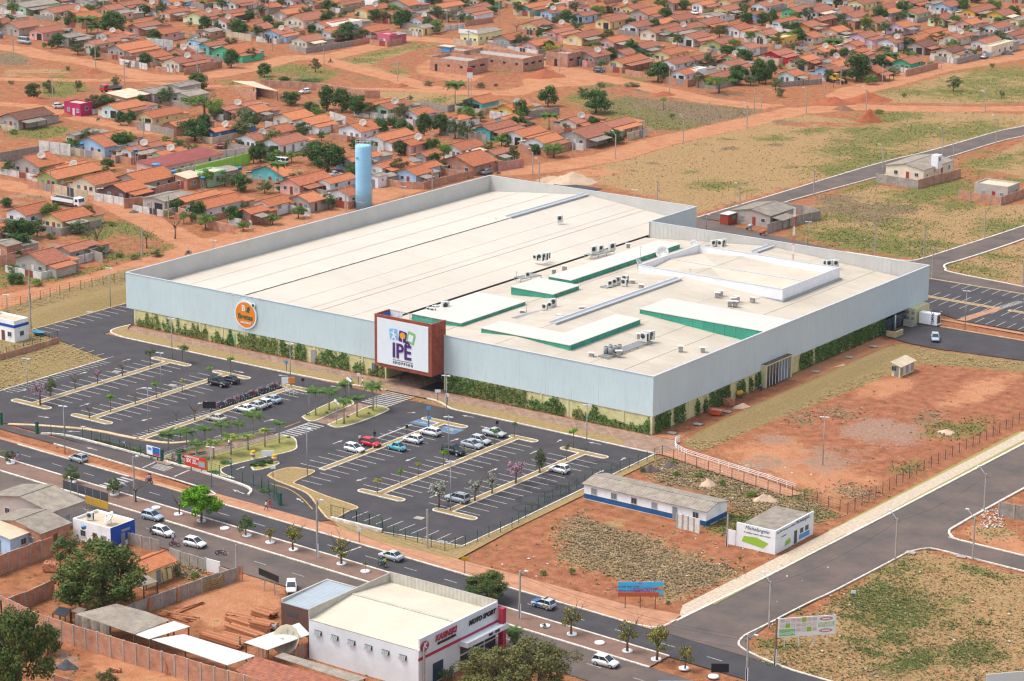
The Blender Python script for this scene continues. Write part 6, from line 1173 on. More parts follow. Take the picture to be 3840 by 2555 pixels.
for i, (a, b_) in enumerate(segs_):
 full = i in (6,7,8,10); creeper(a, b_, prof(rc_.uniform(1.0,1.5) if not full else 2.6, [(rc_.uniform(.1,.9), rc_.uniform(.8,1.9), .12) for _ in range(4)]), 'f', 'V' if i % 3 else 'W', f"{'tall leafy' if full else 'ragged low'} creeper under the front cladding", 30, i)
b0 = -290.2
for i, (a, b_, bs_, pk) in enumerate(((b0, -283, 3.3, []), (-283, -276, 3.3, []), (-276, -271.6, 3.2, []), (-271.4, -267.6, 1.5, [(.3,1.5,.1),(.7,.6,.3)]), (-267.4, -262.6, 2.0, [(.5,1.6,.35)]), (-260.8, -257.4, 1.5, [(.4,.8,.3)]), (-257.2, -253.0, 1.6, [(.3,1.8,.3)]), (-252.8, -249.2, 1.1, [(.3,.4,.2)]), (-249, -246.4, .9, [(.5,.5,.3)]), (-246.2, -243.8, 1.4, [(.95,2.4,.5)]))):
 creeper(a, b_, prof(bs_, pk), 'f', 'W' if i in (1,2,5) else 'V', ('full height creeper covering the wall right of the entrance' if bs_ > 3 else 'ragged creeper near the front corner'), 36, 40+i)
def sy(c, r, x): return 382.5+reach_x((BX1, 382.5), (0,1), px(c,r,x,0)[0], 1.5)
for i, (a, b_, bs_) in enumerate(((383.2, sy(2,2,1440), 3.4), (sy(2,2,1478), sy(2,2,1575), 3.4), (sy(2,2,1670), sy(2,2,1712), 2.4), (sy(2,2,1748), sy(2,2,1785), 2.0), (sy(2,2,1800), sy(2,2,1855), 2.8), (sy(2,2,1860), sy(2,2,1985), 3.4), (sy(2,2,2050), sy(2,2,2130), 2.6), (sy(2,2,2168), sy(2,2,2200), 2.4), (sy(2,2,2222), sy(2,2,2345), 3.4), (sy(3,2,275), sy(3,2,395), 3.4), (sy(3,2,420), sy(3,2,620), 3.4), (sy(3,2,620), sy(3,2,850), 3.4), (sy(3,2,850), sy(3,1,1040), 3.4), (sy(3,1,1060), 470.2, 3.4))):
 creeper(a, b_, prof(bs_, [(.5,.5,.5)] if bs_ < 3 else []), 's', 'V', ('dark creeper covering the side wall from ground to cladding' if bs_ > 3 else 'narrow creeper climbing the yellow side wall'), 36, 80+i)
# ================================================================== vehicles, motorcycles, people
TYRE = mat('tyre', (.022,.022,.024), .9); RIM = mat('rim', (.45,.46,.47), .4, metal=.5); CGL = mat('car_glass', (.018,.03,.038), .08, spec=.8); HLT = mat('headlight', (.70,.72,.74), .2); TLT = mat('tail_light', (.42,.02,.02), .3); PLATE = mat('plate', (.55,.56,.56), .5); TRIM = mat('black_trim', (.03,.03,.033), .6)
CAR_PAINT = {}
def paintm(name, c):
 if name not in CAR_PAINT: CAR_PAINT[name] = mat('car_paint_'+name.replace(' ','_'), c, .28, spec=.5)
 return CAR_PAINT[name]
CC = {'white': (.78,.79,.80), 'silver': (.46,.48,.50), 'silver grey': (.36,.40,.43), 'silver blue': (.38,.45,.53), 'black': (.012,.014,.018), 'red': (.52,.012,.02), 'turquoise': (.10,.42,.50), 'beige': (.48,.44,.36), 'dark blue': (.015,.03,.08), 'grey': (.22,.23,.25), 'blue': (.03,.16,.45), 'pale blue': (.34,.45,.55), 'yellow': (.62,.36,.03), 'dark green': (.02,.05,.03), 'burgundy': (.18,.02,.03)}
SHAPES = {
 'hatch': (3.9, [(-1.92,.45,.80,.70),(-1.85,.26,.93,.80),(-1.2,.20,.97,.83),(.3,.20,.95,.84),(1.05,.22,.90,.82),(1.72,.26,.76,.76),(1.95,.38,.62,.62)], (-1.86,-1.48,.10,.98,.93,1.48)),
 'sedan': (4.3, [(-2.12,.42,.86,.70),(-2.0,.26,.96,.80),(-1.2,.20,.98,.84),(.3,.20,.95,.85),(1.15,.22,.90,.82),(1.92,.26,.76,.76),(2.14,.38,.62,.62)], (-1.62,-.92,.20,1.05,.95,1.42)),
 'wagon': (4.3, [(-2.12,.42,.86,.72),(-2.05,.26,.96,.80),(-1.2,.20,.98,.83),(.3,.20,.95,.84),(1.15,.22,.90,.82),(1.92,.26,.76,.76),(2.14,.38,.62,.62)], (-2.06,-1.80,.20,1.05,.95,1.46)),
 'suv': (4.4, [(-2.18,.55,1.0,.78),(-2.1,.36,1.08,.88),(-1.2,.32,1.10,.90),(.4,.32,1.08,.91),(1.2,.34,1.03,.88),(1.98,.38,.92,.84),(2.2,.5,.74,.74)], (-2.12,-1.92,.25,1.0,1.07,1.72)),
 'pickup': (4.6, [(-2.3,.5,.95,.78),(-2.2,.34,1.0,.84),(-.6,.30,1.0,.86),(.5,.30,.98,.86),(1.2,.32,.94,.84),(2.1,.36,.82,.78),(2.32,.48,.68,.66)], (-.62,-.45,.45,1.15,.97,1.52)),
 'beetle': (4.0, [(-1.98,.40,.52,.50),(-1.75,.26,.80,.66),(-1.0,.20,.96,.74),(.2,.20,.94,.74),(.95,.22,.92,.70),(1.6,.26,.74,.60),(1.95,.36,.55,.42)], (-1.35,-.62,.15,.62,.93,1.48)),
 'van': (5.4, [(-2.65,.45,1.2,.92),(-2.6,.32,1.35,.98),(0,.28,1.36,1.0),(1.6,.28,1.30,.98),(2.4,.32,1.05,.90),(2.68,.42,.78,.78)], (-2.6,-2.5,1.2,2.0,1.33,2.35)),
 'kombi': (4.4, [(-2.18,.45,1.0,.80),(-2.1,.30,1.12,.84),(0,.26,1.12,.86),(1.9,.28,1.12,.84),(2.15,.36,1.02,.80),(2.2,.5,.9,.74)], (-2.08,-1.95,1.85,2.12,1.10,1.92)),
}
CARM = {}
def car_meshes(kind):
 if kind in CARM: return CARM[kind]
 L, st, gh = SHAPES[kind]; b = MB(); rings = []
 for x, zl, zt, hw in st:
  zm = zl+(zt-zl)*.55; rings.append([(x,-hw*.92,zl),(x,-hw,zm),(x,-hw*.90,zt),(x,-hw*.45,zt+.03),(x,hw*.45,zt+.03),(x,hw*.90,zt),(x,hw,zm),(x,hw*.92,zl)])
 k = 8; V_ = [p for r_ in rings for p in r_]; F_ = []
 for i in range(len(rings)-1):
  for j in range(k): a, c = i*k+j, i*k+(j+1) % k; F_.append((a, a+k, c+k, c))
 F_ += [tuple(range(k)), tuple((len(rings)-1)*k+j for j in range(k))[::-1]]
 b.faces(V_, F_, 0, True)
 if kind == 'pickup': b.box(-2.12,-.68,1.005,-.72,.68,1.03, 1)
 body = b.mesh('body', [TRIM, TRIM])
 xb, xr, xf, xw, zb, zr = gh; hw = st[3][3]; wb, wr = hw*.90, hw*.74
 g = MB(); base = [(xb,-wb,zb),(xw,-wb*.97,zb),(xw,wb*.97,zb),(xb,wb,zb)]; top = [(xr,-wr,zr),(xf,-wr,zr),(xf,wr,zr),(xr,wr,zr)]
 g.faces(base+top, [(0,1,5,4),(1,2,6,5),(2,3,7,6),(3,0,4,7)]); glass = g.mesh('glass', CGL)
 r_ = MB(); rt = [(xr-.05,-wr-.02,zr),(xf+.05,-wr-.02,zr),(xf+.05,wr+.02,zr),(xr-.05,wr+.02,zr)]; ru = [(xr+.05,-wr+.08,zr+.06),(xf-.08,-wr+.08,zr+.06),(xf-.08,wr-.08,zr+.06),(xr+.05,wr-.08,zr+.06)]
 r_.faces(rt+ru, [(3,2,1,0),(4,5,6,7),(0,1,5,4),(1,2,6,5),(2,3,7,6),(3,0,4,7)], 0)
 for s in (-1, 1):
  for u in ((0,0),(1,1)) + (((.45,.45),) if kind != 'pickup' else ()) + (((.75,.75),) if kind in ('wagon','suv','van','kombi') else ()):
   xa = xb+(xw-xb)*u[0]; xt = xr+(xf-xr)*u[1]; r_.bar((xa,s*(wb+.005)*(1-.03*u[0]),zb-.02),(xt,s*(wr+.012),zr+.02),.09,.05)
 roofm = r_.mesh('roof_panel', TRIM)
 wx = L*.305; wrad = .31 if kind not in ('suv','pickup','van') else .36
 w_ = MB(); w_.lathe([(wrad,-.1),(wrad,.1)], 14); tyre = w_.mesh('wheel', TYRE); q = MB(); q.lathe([(wrad*.62,.101),(wrad*.58,.115),(.06,.12)], 10); rim = q.mesh('rim', RIM)
 fx_, rx_ = st[-1], st[0]; h = MB(); h.box(-.06,-.16,-.08,.05,.16,.08); hl = h.mesh('headlight', HLT); h = MB(); h.box(-.04,-.10,-.11,.04,.10,.11); tl = h.mesh('tail_light', TLT); h = MB(); h.box(-.01,-.2,-.06,.01,.2,.06); pl = h.mesh('number_plate', PLATE); h = MB(); h.box(-.08,-.1,0,.08,.1,.14); mi = h.mesh('mirror', TRIM); h = MB(); h.box(-.06,-fx_[3]*.9,-.12,.05,fx_[3]*.9,.1); bp_ = h.mesh('bumper', TRIM)
 CARM[kind] = (body, glass, roofm, tyre, rim, hl, tl, pl, mi, bp_, wx, wrad); return CARM[kind]
PCARM = {}
def car(xy, ang, kind, color, label, cat='car', group='cars', roofcol=None, bits='', z=0.04, anchor=None):
 body, glass, roofm, tyre, rim, hl, tl, pl, mi, bp_, wx, wrad = car_meshes(kind); L, st, gh = SHAPES[kind]
 o = thing('parked_car' if cat == 'car' else cat.replace(' ','_'), label, cat, (*xy, z), ang, group, anchor=anchor); pm = paintm(color, CC[color])
 def painted(me, nm, c=None):
  m_ = c or pm; key = (kind, nm, m_.name)
  if key not in PCARM:
   e = me.copy(); e.materials.clear(); e.materials.append(m_)
   if nm == 'body': e.materials.append(TRIM)
   PCARM[key] = e
  return place(nm, PCARM[key], o)
 painted(body, 'body'); place('glass', glass, o); painted(roofm, 'roof_panel', paintm(roofcol, CC[roofcol]) if roofcol else None)
 hw = st[3][3]
 for sx in (-1, 1):
  for s in (-1, 1):
   w_ = place('wheel', tyre, o, (sx*wx, s*(hw-.08), wrad)); w_.rotation_euler = (R(-90)*s, 0, 0); place('rim', rim, w_)
 f_, r_ = st[-2], st[0]
 for s in (-1, 1):
  place('headlight', hl, o, (f_[0]+.10, s*f_[3]*.74, f_[1]+.38)); place('tail_light', tl, o, (st[1][0]-.02, s*st[1][3]*.86, st[1][1]+.52)); place('mirror', mi, o, (gh[3]-.25, s*(hw+.04), gh[4]))
 place('number_plate', pl, o, (st[0][0]-.03, 0, st[0][1]+.12)); place('bumper', bp_, o, (st[-1][0]+.0, 0, st[-1][1]+.02)); place('bumper', bp_, o, (st[0][0], 0, st[0][1]-.0))
 if 'r' in bits:
  b = MB(); [b.bar((gh[1]+.1,s*.5,gh[5]+.10),(gh[2]-.1,s*.5,gh[5]+.10),.05) for s in (-1,1)]; [b.bar((x,-.55,gh[5]+.13),(x,.55,gh[5]+.13),.05) for x in (gh[1]+.3,gh[2]-.3)]; b.build('roof_rack', TRIM, o)
 return o
def cpick(c, r, rear, front, kind, color, label, **k):
 a, b_ = t(c,r,*rear), t(c,r,*front); ang = math.atan2(b_[1]-a[1], b_[0]-a[0]); return car(((a[0]+b_[0])/2, (a[1]+b_[1])/2), ang, kind, color, label, **k)
W0, W1 = math.pi, 0.0
def cx_(c, r, x, y): return t(c, r, x, y)
P_ = 'cars parked in the car park'
for c,r,x,y,ang,kind,col,lab,bits,anc in (
 (0,2,2010,412,0,'suv','black','black suv with roof rack parked at the head of the second planted strip','r','black suv by the planted strip'),(0,2,2110,383,math.pi,'sedan','black','shiny black sedan tucked behind the black suv','','black sedan'),
 (0,2,1990,735,math.pi,'sedan','beige','beige sedan alone in front of the motorcycle row','','beige sedan'),(0,2,2250,648,math.pi,'sedan','white','white sedan nearest the motorcycles, first of the four','','white sedan by the motorcycles'),
 (0,2,2352,618,math.pi,'sedan','silver','silver sedan second in the row of four by the motorcycles','',None),(1,2,60,596,math.pi,'hatch','white','white hatchback third in the row of four by the motorcycles','',None),(1,2,145,562,math.pi,'sedan','pale blue','pale blue sedan last in the row of four by the motorcycles','','pale blue sedan'),
 (1,2,905,1015,0,'hatch','white','white hatchback with dark side scratches beside the red car','','white scratched hatchback'),(1,2,1055,965,0,'hatch','red','bright red hatchback with two people standing beside it','','red hatchback'),(1,2,1290,1000,math.pi,'beetle','turquoise','rounded turquoise vintage car parked by the planted strip','','turquoise vintage car'),
 (1,2,1442,930,math.pi,'hatch','white','boxy white hatchback between the turquoise vintage car and white wagon','','boxy white hatchback'),(1,2,1600,862,math.pi,'wagon','white','white wagon beside the blue disabled bays','','white wagon by the blue bays'),
 (1,2,1815,1040,0,'suv','black','black suv parked opposite the silver sedan pair','','black suv of the middle row'),(1,2,1985,978,0,'sedan','silver grey','silver grey sedan beside the black suv','',None),(1,2,2065,940,0,'hatch','silver','silver hatchback between grey sedan and silver pickup','',None),(1,2,2190,872,0,'pickup','silver','silver pickup truck with empty bed at the strip end','','silver pickup'),
 (1,2,1850,1478,math.pi,'suv','silver grey','silver grey suv parked alone by the last planted strip','r','lone silver suv'),(2,2,435,1205,math.pi,'hatch','white','white hatchback parked alone near the tyre circles','','lone white hatchback')):
 car(t(c,r,x,y), ang, kind, col, lab, bits=bits, group=P_, anchor=anc)
ava = math.atan2(-.0535, 1)
cpick(0,2,(790,1125),(650,1085),'hatch','silver','silver hatchback with roof bars on the avenue far lane', bits='r', group='cars on the avenue', anchor='silver hatchback with roof bars')
cpick(1,3,(1320,470),(1165,430),'sedan','silver','silver sedan driving on the avenue past the motorcycle', group='cars on the avenue', anchor='silver sedan on the avenue')
po = cpick(2,3,(370,915),(210,870),'hatch','silver','patrol hatchback in silver and blue with yellow checks', group='cars on the avenue', anchor='patrol car')
CKB, CKY = mat('livery_blue', (.02,.13,.36), .4), mat('livery_yellow', (.75,.42,.02), .4)
for s in (-1, 1):
 for i in range(4):
  for j in range(2): b = MB(); b.box(-1.5+i*.32, s*.84-.012, .42+j*.24, -1.2+i*.32, s*.84+.012, .64+j*.24); b.build('livery_check', CKB if (i+j) % 2 else CKY, po)
 b = MB(); b.box(-.1, s*.835-.012, .45, 1.3, s*.835+.012, .72); b.build('livery_band', CKB, po)
b = MB(); b.box(1.0,-.7,.92,1.75,.7,.95) ; b.build('bonnet_band', CKB, po); b = MB(); b.box(-.5,-.5,1.55,-.3,.5,1.65); b.build('light_bar', TRIM, po)
cpick(0,3,(1330,65),(1475,100),'hatch','silver blue','silver blue hatchback on the near carriageway by the blue shop', group='cars on the avenue', anchor='silver blue hatchback')
cpick(0,3,(1420,205),(1580,250),'hatch','white','boxy white hatchback parked at the kerb by the concrete wall', group='cars on the avenue', anchor='boxy white kerbside hatchback')
cpick(0,3,(1705,310),(1880,350),'hatch','white','rounded white hatchback parked at the kerb beside the white gate', group='cars on the avenue', anchor='rounded white kerbside hatchback')
cpick(1,3,(325,690),(325,790),'hatch','white','white hatchback parked nose-on between gantry sign and shop', anchor='white hatchback by the gantry')
cpick(2,3,(760,1400),(960,1450),'hatch','white','white hatchback driving on the near carriageway by the flamboyant trees', group='cars on the avenue', anchor='white hatchback on the near carriageway')
car(t(3,2,1535,-5), R(-60), 'hatch', 'silver blue', 'silver blue hatchback in the delivery yard', anchor='hatchback in the delivery yard')
for c,r,rear,front,kind,col,lab in ((0,0,(500,995),(590,990),'hatch','white','white hatchback parked beside the magenta shop'),(0,0,(170,395),(285,410),'van','silver grey','silver passenger van in front of the pink house'),(0,0,(1770,390),(1840,370),'sedan','pale blue','pale blue car behind the mint yard wall'),(0,0,(2060,1365),(2000,1362),'hatch','burgundy','dark red car behind the long burgundy roof'),(1,0,(480,855),(420,862),'hatch','white','old white hatchback inside the brick compound'),(1,0,(300,1520),(170,1500),'kombi','white','white vintage van under the clipped trees'),(2,0,(760,660),(845,668),'hatch','dark blue','dark blue hatchback on the dirt road by the truck'),(2,0,(330,552),(235,548),'pickup','pale blue','pale blue pickup beside the blue gate'),(2,0,(1650,125),(1710,140),'hatch','white','white car between the white houses at the top'),(3,0,(1960,545),(2005,525),'sedan','white','white car parked by the grey yard wall on the dirt road'),(1,1,(700,60),(745,55),'pickup','silver','silver pickup beside the white yard wall behind the tower'),(1,1,(2090,40),(2150,25),'sedan','grey','grey car on the dirt road at the mall back corner'),(3,0,(1290,295),(1350,290),'hatch','dark blue','dark car beside the lilac house'),(0,0,(20,345),(-60,360),'pickup','blue','bright blue pickup at the left edge')):
 cpick(c,r,rear,front,kind,col,lab,group='cars in the town', anchor=' '.join(lab.split()[:4]) if 'white' not in lab.split()[0] else None)
def truck(c, r, rear, front, cabcol, bedcol, label, load=None, high=.9, anchor=None):
 a, b_ = t(c,r,*rear), t(c,r,*front); ang = math.atan2(b_[1]-a[1], b_[0]-a[0]); L = max(6, math.hypot(b_[0]-a[0], b_[1]-a[1])); o = thing('truck', label, 'truck', ((a[0]+b_[0])/2,(a[1]+b_[1])/2,0), ang, 'trucks', anchor=anchor)
 h = L/2; b = MB(); pts = [(h-1.9,.7),(h,.7),(h,1.5),(h-.35,2.5),(h-1.9,2.6)]; b.faces([(x,-1.1,z) for x,z in pts]+[(x,1.1,z) for x,z in pts], [(4,3,2,1,0),(5,6,7,8,9),(0,1,6,5),(1,2,7,6),(2,3,8,7),(3,4,9,8),(4,0,5,9)]); b.build('cab', paintm(cabcol, CC[cabcol]), o)
 b = MB(); b.faces([(h-.02,-1,1.55),(h-.33,-1,2.4),(h-.33,1,2.4),(h-.02,1,1.55)], [(3,2,1,0)]); b.v = [(x+.03,y,z) for x,y,z in b.v]; b.box(h-1.4,-1.12,1.6,h-.55,-1.101,2.3); b.box(h-1.4,1.101,1.6,h-.55,1.12,2.3); b.build('cab_glass', CGL, o)
 m_ = paintm(bedcol, CC[bedcol]); b = MB(); b.box(-h,-1.2,1.0,h-2.1,1.2,1.12); b.build('bed_floor', TRIM, o); b = MB(); b.box(-h,-1.2,1.12,h-2.1,-1.12,1.12+high); b.build('bed_side', m_, o); b = MB(); b.box(-h,1.12,1.12,h-2.1,1.2,1.12+high); b.build('bed_side', m_, o); b = MB(); b.box(-h,-1.12,1.12,-h+.08,1.12,1.12+high); b.build('tailgate', m_, o); b = MB(); b.box(h-2.2,-1.12,1.12,h-2.1,1.12,1.12+high); b.build('bed_front', m_, o)
 if load: b = MB(); b.box(-h+.1,-1.1,1.13,h-2.22,1.1,1.05+high); b.build('load', load, o)
 b = MB(); b.box(-h,-.4,.6,h-.2,.4,1.0); b.build('chassis', TRIM, o)
 for x in (-h+.8, -h+1.9, h-1.0):
  for s in (-1,1): b = MB(); b.lathe([(.48,-.14),(.48,.14)], 12); w_ = b.build('wheel', TYRE, o, (x, s*1.0, .48)); w_.rotation_euler = (R(90),0,0)
 return o
truck(0,1,(500,300),(755,345),'white','white','white tipper truck with an empty dark bed in front of the plain wall', mat('dark_bed', (.04,.04,.04), .9), anchor='white tipper truck')
truck(2,0,(925,650),(1040,630),'dark blue','grey','truck with blue-topped cargo bed on the dirt road', mat('blue_tarp', (.05,.22,.42), .7), 1.5, anchor='blue-topped truck')
truck(2,0,(600,75),(300,120),'white','beige','long truck covered by a tan tarpaulin near the top edge', mat('tan_tarp', (.50,.34,.17), .9, var=.2, scale=1), 2.0, anchor='tan tarpaulin truck')
truck(0,0,(1105,830),(935,855),'red','grey','flatbed truck with a red cab beside the grey sheds', None, .6, anchor='red-cabbed flatbed')
gxy = t(3,0,620,760); o = thing('road_grader', 'old yellow road grader parked under the bare tree', 'grader', (*gxy,0), R(-15), anchor='yellow road grader'); YL = mat('machine_yellow', (.58,.34,.04), .6, var=.2, scale=1)
b = MB(); b.box(-3.4,-.8,.9,-.6,.8,2.1); b.build('engine_hood', YL, o); b = MB(); b.box(-.6,-.8,1.0,.9,.8,3.0); b.build('cab', YL, o); b = MB(); b.box(-.5,-.82,1.9,.8,.82,2.8); b.build('cab_glass', CGL, o); b = MB(); b.bar((.9,0,1.6),(4.0,0,1.2),.35); b.build('frame_beam', YL, o); b = MB(); b.box(1.5,-1.6,.1,1.65,1.6,.7); b.build('blade', STEEL, o)
for x in (-2.8,-1.4,3.9):
 for s in (-1,1): b = MB(); b.lathe([(.6,-.18),(.6,.18)], 12); w_ = b.build('wheel', TYRE, o, (x, s*.9, .6)); w_.rotation_euler = (R(90),0,0)
MBK = {}
def moto_meshes():
 if MBK: return MBK
 b = MB(); n = 14
 b.tube([(.29*math.cos(i*2*math.pi/n), 0, .29*math.sin(i*2*math.pi/n)) for i in range(n+1)], .055, 5, 0, False); MBK['wheel'] = b.mesh('wheel', TYRE)
 b = MB(); b.tube([(0,-.05,0),(0,.05,0)], .10, 8); [b.bar((0,0,0),(.27*math.cos(a),0,.27*math.sin(a)),.02) for a in [i*math.pi/3 for i in range(6)]]; MBK['rim'] = b.mesh('hub', RIM)
 b = MB(); b.tube([(-.05,0,.78),(.12,0,.86),(.34,0,.80)], [.10,.15,.07], 8); b.box(-.62,-.07,.62,-.30,.07,.74); b.tube([(.56,0,.62),(.66,0,.70),(.78,0,.60)], [.05,.07,.05], 5); MBK['tank'] = b.mesh('tank', TRIM)
 b = MB(); b.faces([(-.55,-.12,.80),(.0,-.12,.76),(.0,.12,.76),(-.55,.12,.80),(-.5,-.1,.72),(0,-.1,.68),(0,.1,.68),(-.5,.1,.72)], [(0,1,2,3),(7,6,5,4),(0,4,5,1),(1,5,6,2),(2,6,7,3),(3,7,4,0)]); MBK['seat'] = b.mesh('seat', BLACK)
 b = MB(); b.bar((-.62,0,.3),(-.1,0,.45),.06); b.bar((-.1,0,.45),(.35,0,.75),.06); b.bar((-.1,0,.45),(.2,0,.28),.07); b.bar((-.5,0,.72),(-.1,0,.45),.05); b.box(-.15,-.13,.26,.22,.13,.52); b.tube([(.1,-.14,.3),(-.3,-.16,.28),(-.75,-.16,.38)], [.03,.045,.05], 6); MBK['engine'] = b.mesh('engine_frame', STEELD)
 b = MB(); [b.bar((.62,s*.08,.3),(.42,s*.08,.95),.04) for s in (-1,1)]; b.bar((.40,-.34,1.02),(.40,.34,1.02),.035); b.lathe([(.09,0),(.1,.06),(.02,.1)], 8, (.50,0,.84)); [b.lathe([(.05,0),(.05,.03)], 6, (.36,s*.3,1.1)) for s in (-1,1)]; MBK['handlebar'] = b.mesh('handlebar', STEEL)
 return MBK
PROTO = {}
def moto(xy, ang, color, label, lean=R(6), group='motorcycles', z=.04, cat='motorcycle', anchor=None):
 m_ = moto_meshes()
 if color in PROTO: o = dup(PROTO[color], (*xy,z), ang, label, anchor=anchor); o['group'] = group
 else:
  o = thing('motorcycle', label, cat, (*xy,z), ang, group, anchor=anchor)
  for x in (-.62,.64): w_ = place('wheel', m_['wheel'], o, (x,0,.33)); place('hub', m_['rim'], w_)
  e = m_['tank'].copy(); e.materials.clear(); e.materials.append(paintm(color, CC[color])); place('tank', e, o)
  for k in ('seat','handlebar'): place(k, m_[k], o)
  place('engine_frame', m_['engine'], o); PROTO[color] = o
 o.rotation_euler = (lean, 0, ang); return o
y0_, y1_ = 342.8, 366.0
pA, pB = t(0,2,1965,650), t(1,2,225,450)
rm = random.Random(4); cols = ['red','black','red','blue','black','silver','burgundy','dark blue','red','grey']
i = 0; yy = pA[1]
while yy < 365.0:
 moto((-317.9+rm.uniform(-.15,.15), yy), math.pi+rm.uniform(-.25,.25)+ (0 if rm.random() < .7 else math.pi), cols[i % 10], f"{cols[i % 10]} motorcycle parked in the long row", R(rm.uniform(4,9)), 'motorcycles of the long row'); i += 1
 yy += .62 if yy > 347 or yy < 344 else 1.1
 if 343.9 < yy < 346: yy = 346.2
for c,r,x,y,ang,col,l in ((0,3,1385,212,R(150),'black','dark motorcycle behind the boxy white kerbside hatchback'),(0,3,1605,330,R(20),'red','red motorcycle on the verge with a person beside it'),(0,3,2030,410,R(25),'burgundy','dark red motorcycle at the kerb beside the white gate'),(0,2,1140,980,R(160),'silver','pale motorcycle on the planted verge behind the fence'),(0,0,900,1112,R(100),'dark blue','dark blue motorcycle in front of the brick pillars'),(1,1,2225,40,R(80),'red','red motorcycle at the far mall corner')): moto(t(c,r,x,y), ang, col, l, R(7), 'single motorcycles')
SK = mat('skin', (.30,.16,.10), .7); HAIR = mat('hair', (.02,.015,.012), .8)
CLO = {'white': (.72,.73,.75), 'blue': (.05,.14,.38), 'red': (.48,.03,.04), 'black': (.02,.02,.025), 'green': (.02,.30,.20), 'pink': (.60,.14,.30), 'lightblue': (.30,.48,.62), 'grey': (.2,.21,.23), 'yellow': (.62,.55,.04), 'denim': (.045,.075,.15)}
CLM = {k: mat('cloth_'+k, v_, .85) for k, v_ in CLO.items()}
POSE = {'stand': dict(pel=(0,0,.93), ch=(0,0,1.30), nk=(.01,0,1.47), hd=(.03,0,1.62), kn=((.03,-.10,.5),(.0,.10,.5)), ft=((0,-.11,.06),(-.02,.11,.06)), el=((-.02,-.24,1.12),(.0,.24,1.12)), ha=((.10,-.26,.88),(.12,.25,.90))),
 'walk': dict(pel=(0,0,.92), ch=(.03,0,1.29), nk=(.05,0,1.46), hd=(.08,0,1.61), kn=((.20,-.09,.52),(-.05,.09,.50)), ft=((.30,-.10,.06),(-.34,.10,.12)), el=((-.14,-.23,1.12),(.12,.23,1.12)), ha=((-.16,-.25,.88),(.28,.22,.95))),
 'ride': dict(pel=(-.22,0,.92), ch=(-.10,0,1.26), nk=(-.05,0,1.42), hd=(-.01,0,1.57), kn=((.14,-.22,.72),(.14,.22,.72)), ft=((.0,-.22,.34),(.0,.22,.34)), el=((.08,-.28,1.12),(.08,.28,1.12)), ha=((.36,-.28,1.06),(.36,.28,1.06))),
 'bend': dict(pel=(-.1,0,.90), ch=(.24,0,1.02), nk=(.38,0,1.04), hd=(.50,0,.98), kn=((.02,-.11,.5),(-.02,.11,.5)), ft=((-.05,-.12,.06),(-.10,.12,.06)), el=((.30,-.22,.80),(.32,.22,.80)), ha=((.40,-.2,.58),(.42,.2,.58)))}
PM = {}
def person_mesh(pose):
 if pose in PM: return PM[pose]
 p = POSE[pose]; V_ = [p['pel'], p['ch'], p['nk'], p['hd']]; rad = [.15,.165,.06,.105]; E_ = [(0,1),(1,2),(2,3)]
 for i, s in enumerate((-1,1)):
  k = len(V_); hip = (p['pel'][0], s*.09, p['pel'][2]-.06); V_ += [hip, p['kn'][i], p['ft'][i], (p['ft'][i][0]+.14, p['ft'][i][1], .03 if pose != 'ride' else p['ft'][i][2]-.02)]; rad += [.10,.068,.05,.04]; E_ += [(0,k),(k,k+1),(k+1,k+2),(k+2,k+3)]
  k = len(V_); sh = (p['ch'][0]+(.02 if pose != 'bend' else .05), s*.19, p['ch'][2]+.10*(1 if pose != 'bend' else 0)); hd_ = Vector(p['ha'][i]); dv = (hd_-Vector(p['el'][i])).normalized(); V_ += [sh, p['el'][i], tuple(hd_), tuple(hd_+dv*.09)]; rad += [.062,.045,.036,.03]; E_ += [(1,k),(k,k+1),(k+1,k+2),(k+2,k+3)]
 me = bpy.data.meshes.new('tmp'); me.from_pydata(V_, E_, []); o = bpy.data.objects.new('tmp', me); COL.objects.link(o)
 sm = o.modifiers.new('s', 'SKIN'); o.modifiers.new('u', 'SUBSURF').levels = 1
 for i, d in enumerate(me.skin_vertices[0].data): d.radius = (rad[i],)*2 if rad[i] != .15 else (.13,.16); d.use_root = (i == 0)
 dg_ = bpy.context.evaluated_depsgraph_get(); ev = o.evaluated_get(dg_); out = bpy.data.meshes.new_from_object(ev); bpy.data.objects.remove(o); PM[pose] = out; return out
PMAT = {}
def hair_mesh():
 if 'h' not in PMAT: b = MB(); b.lathe([(.118,-.02),(.122,.04),(.10,.10),(.05,.13),(.01,.135)], 10); PMAT['h'] = b.mesh('hair', HAIR)
 return PMAT['h']
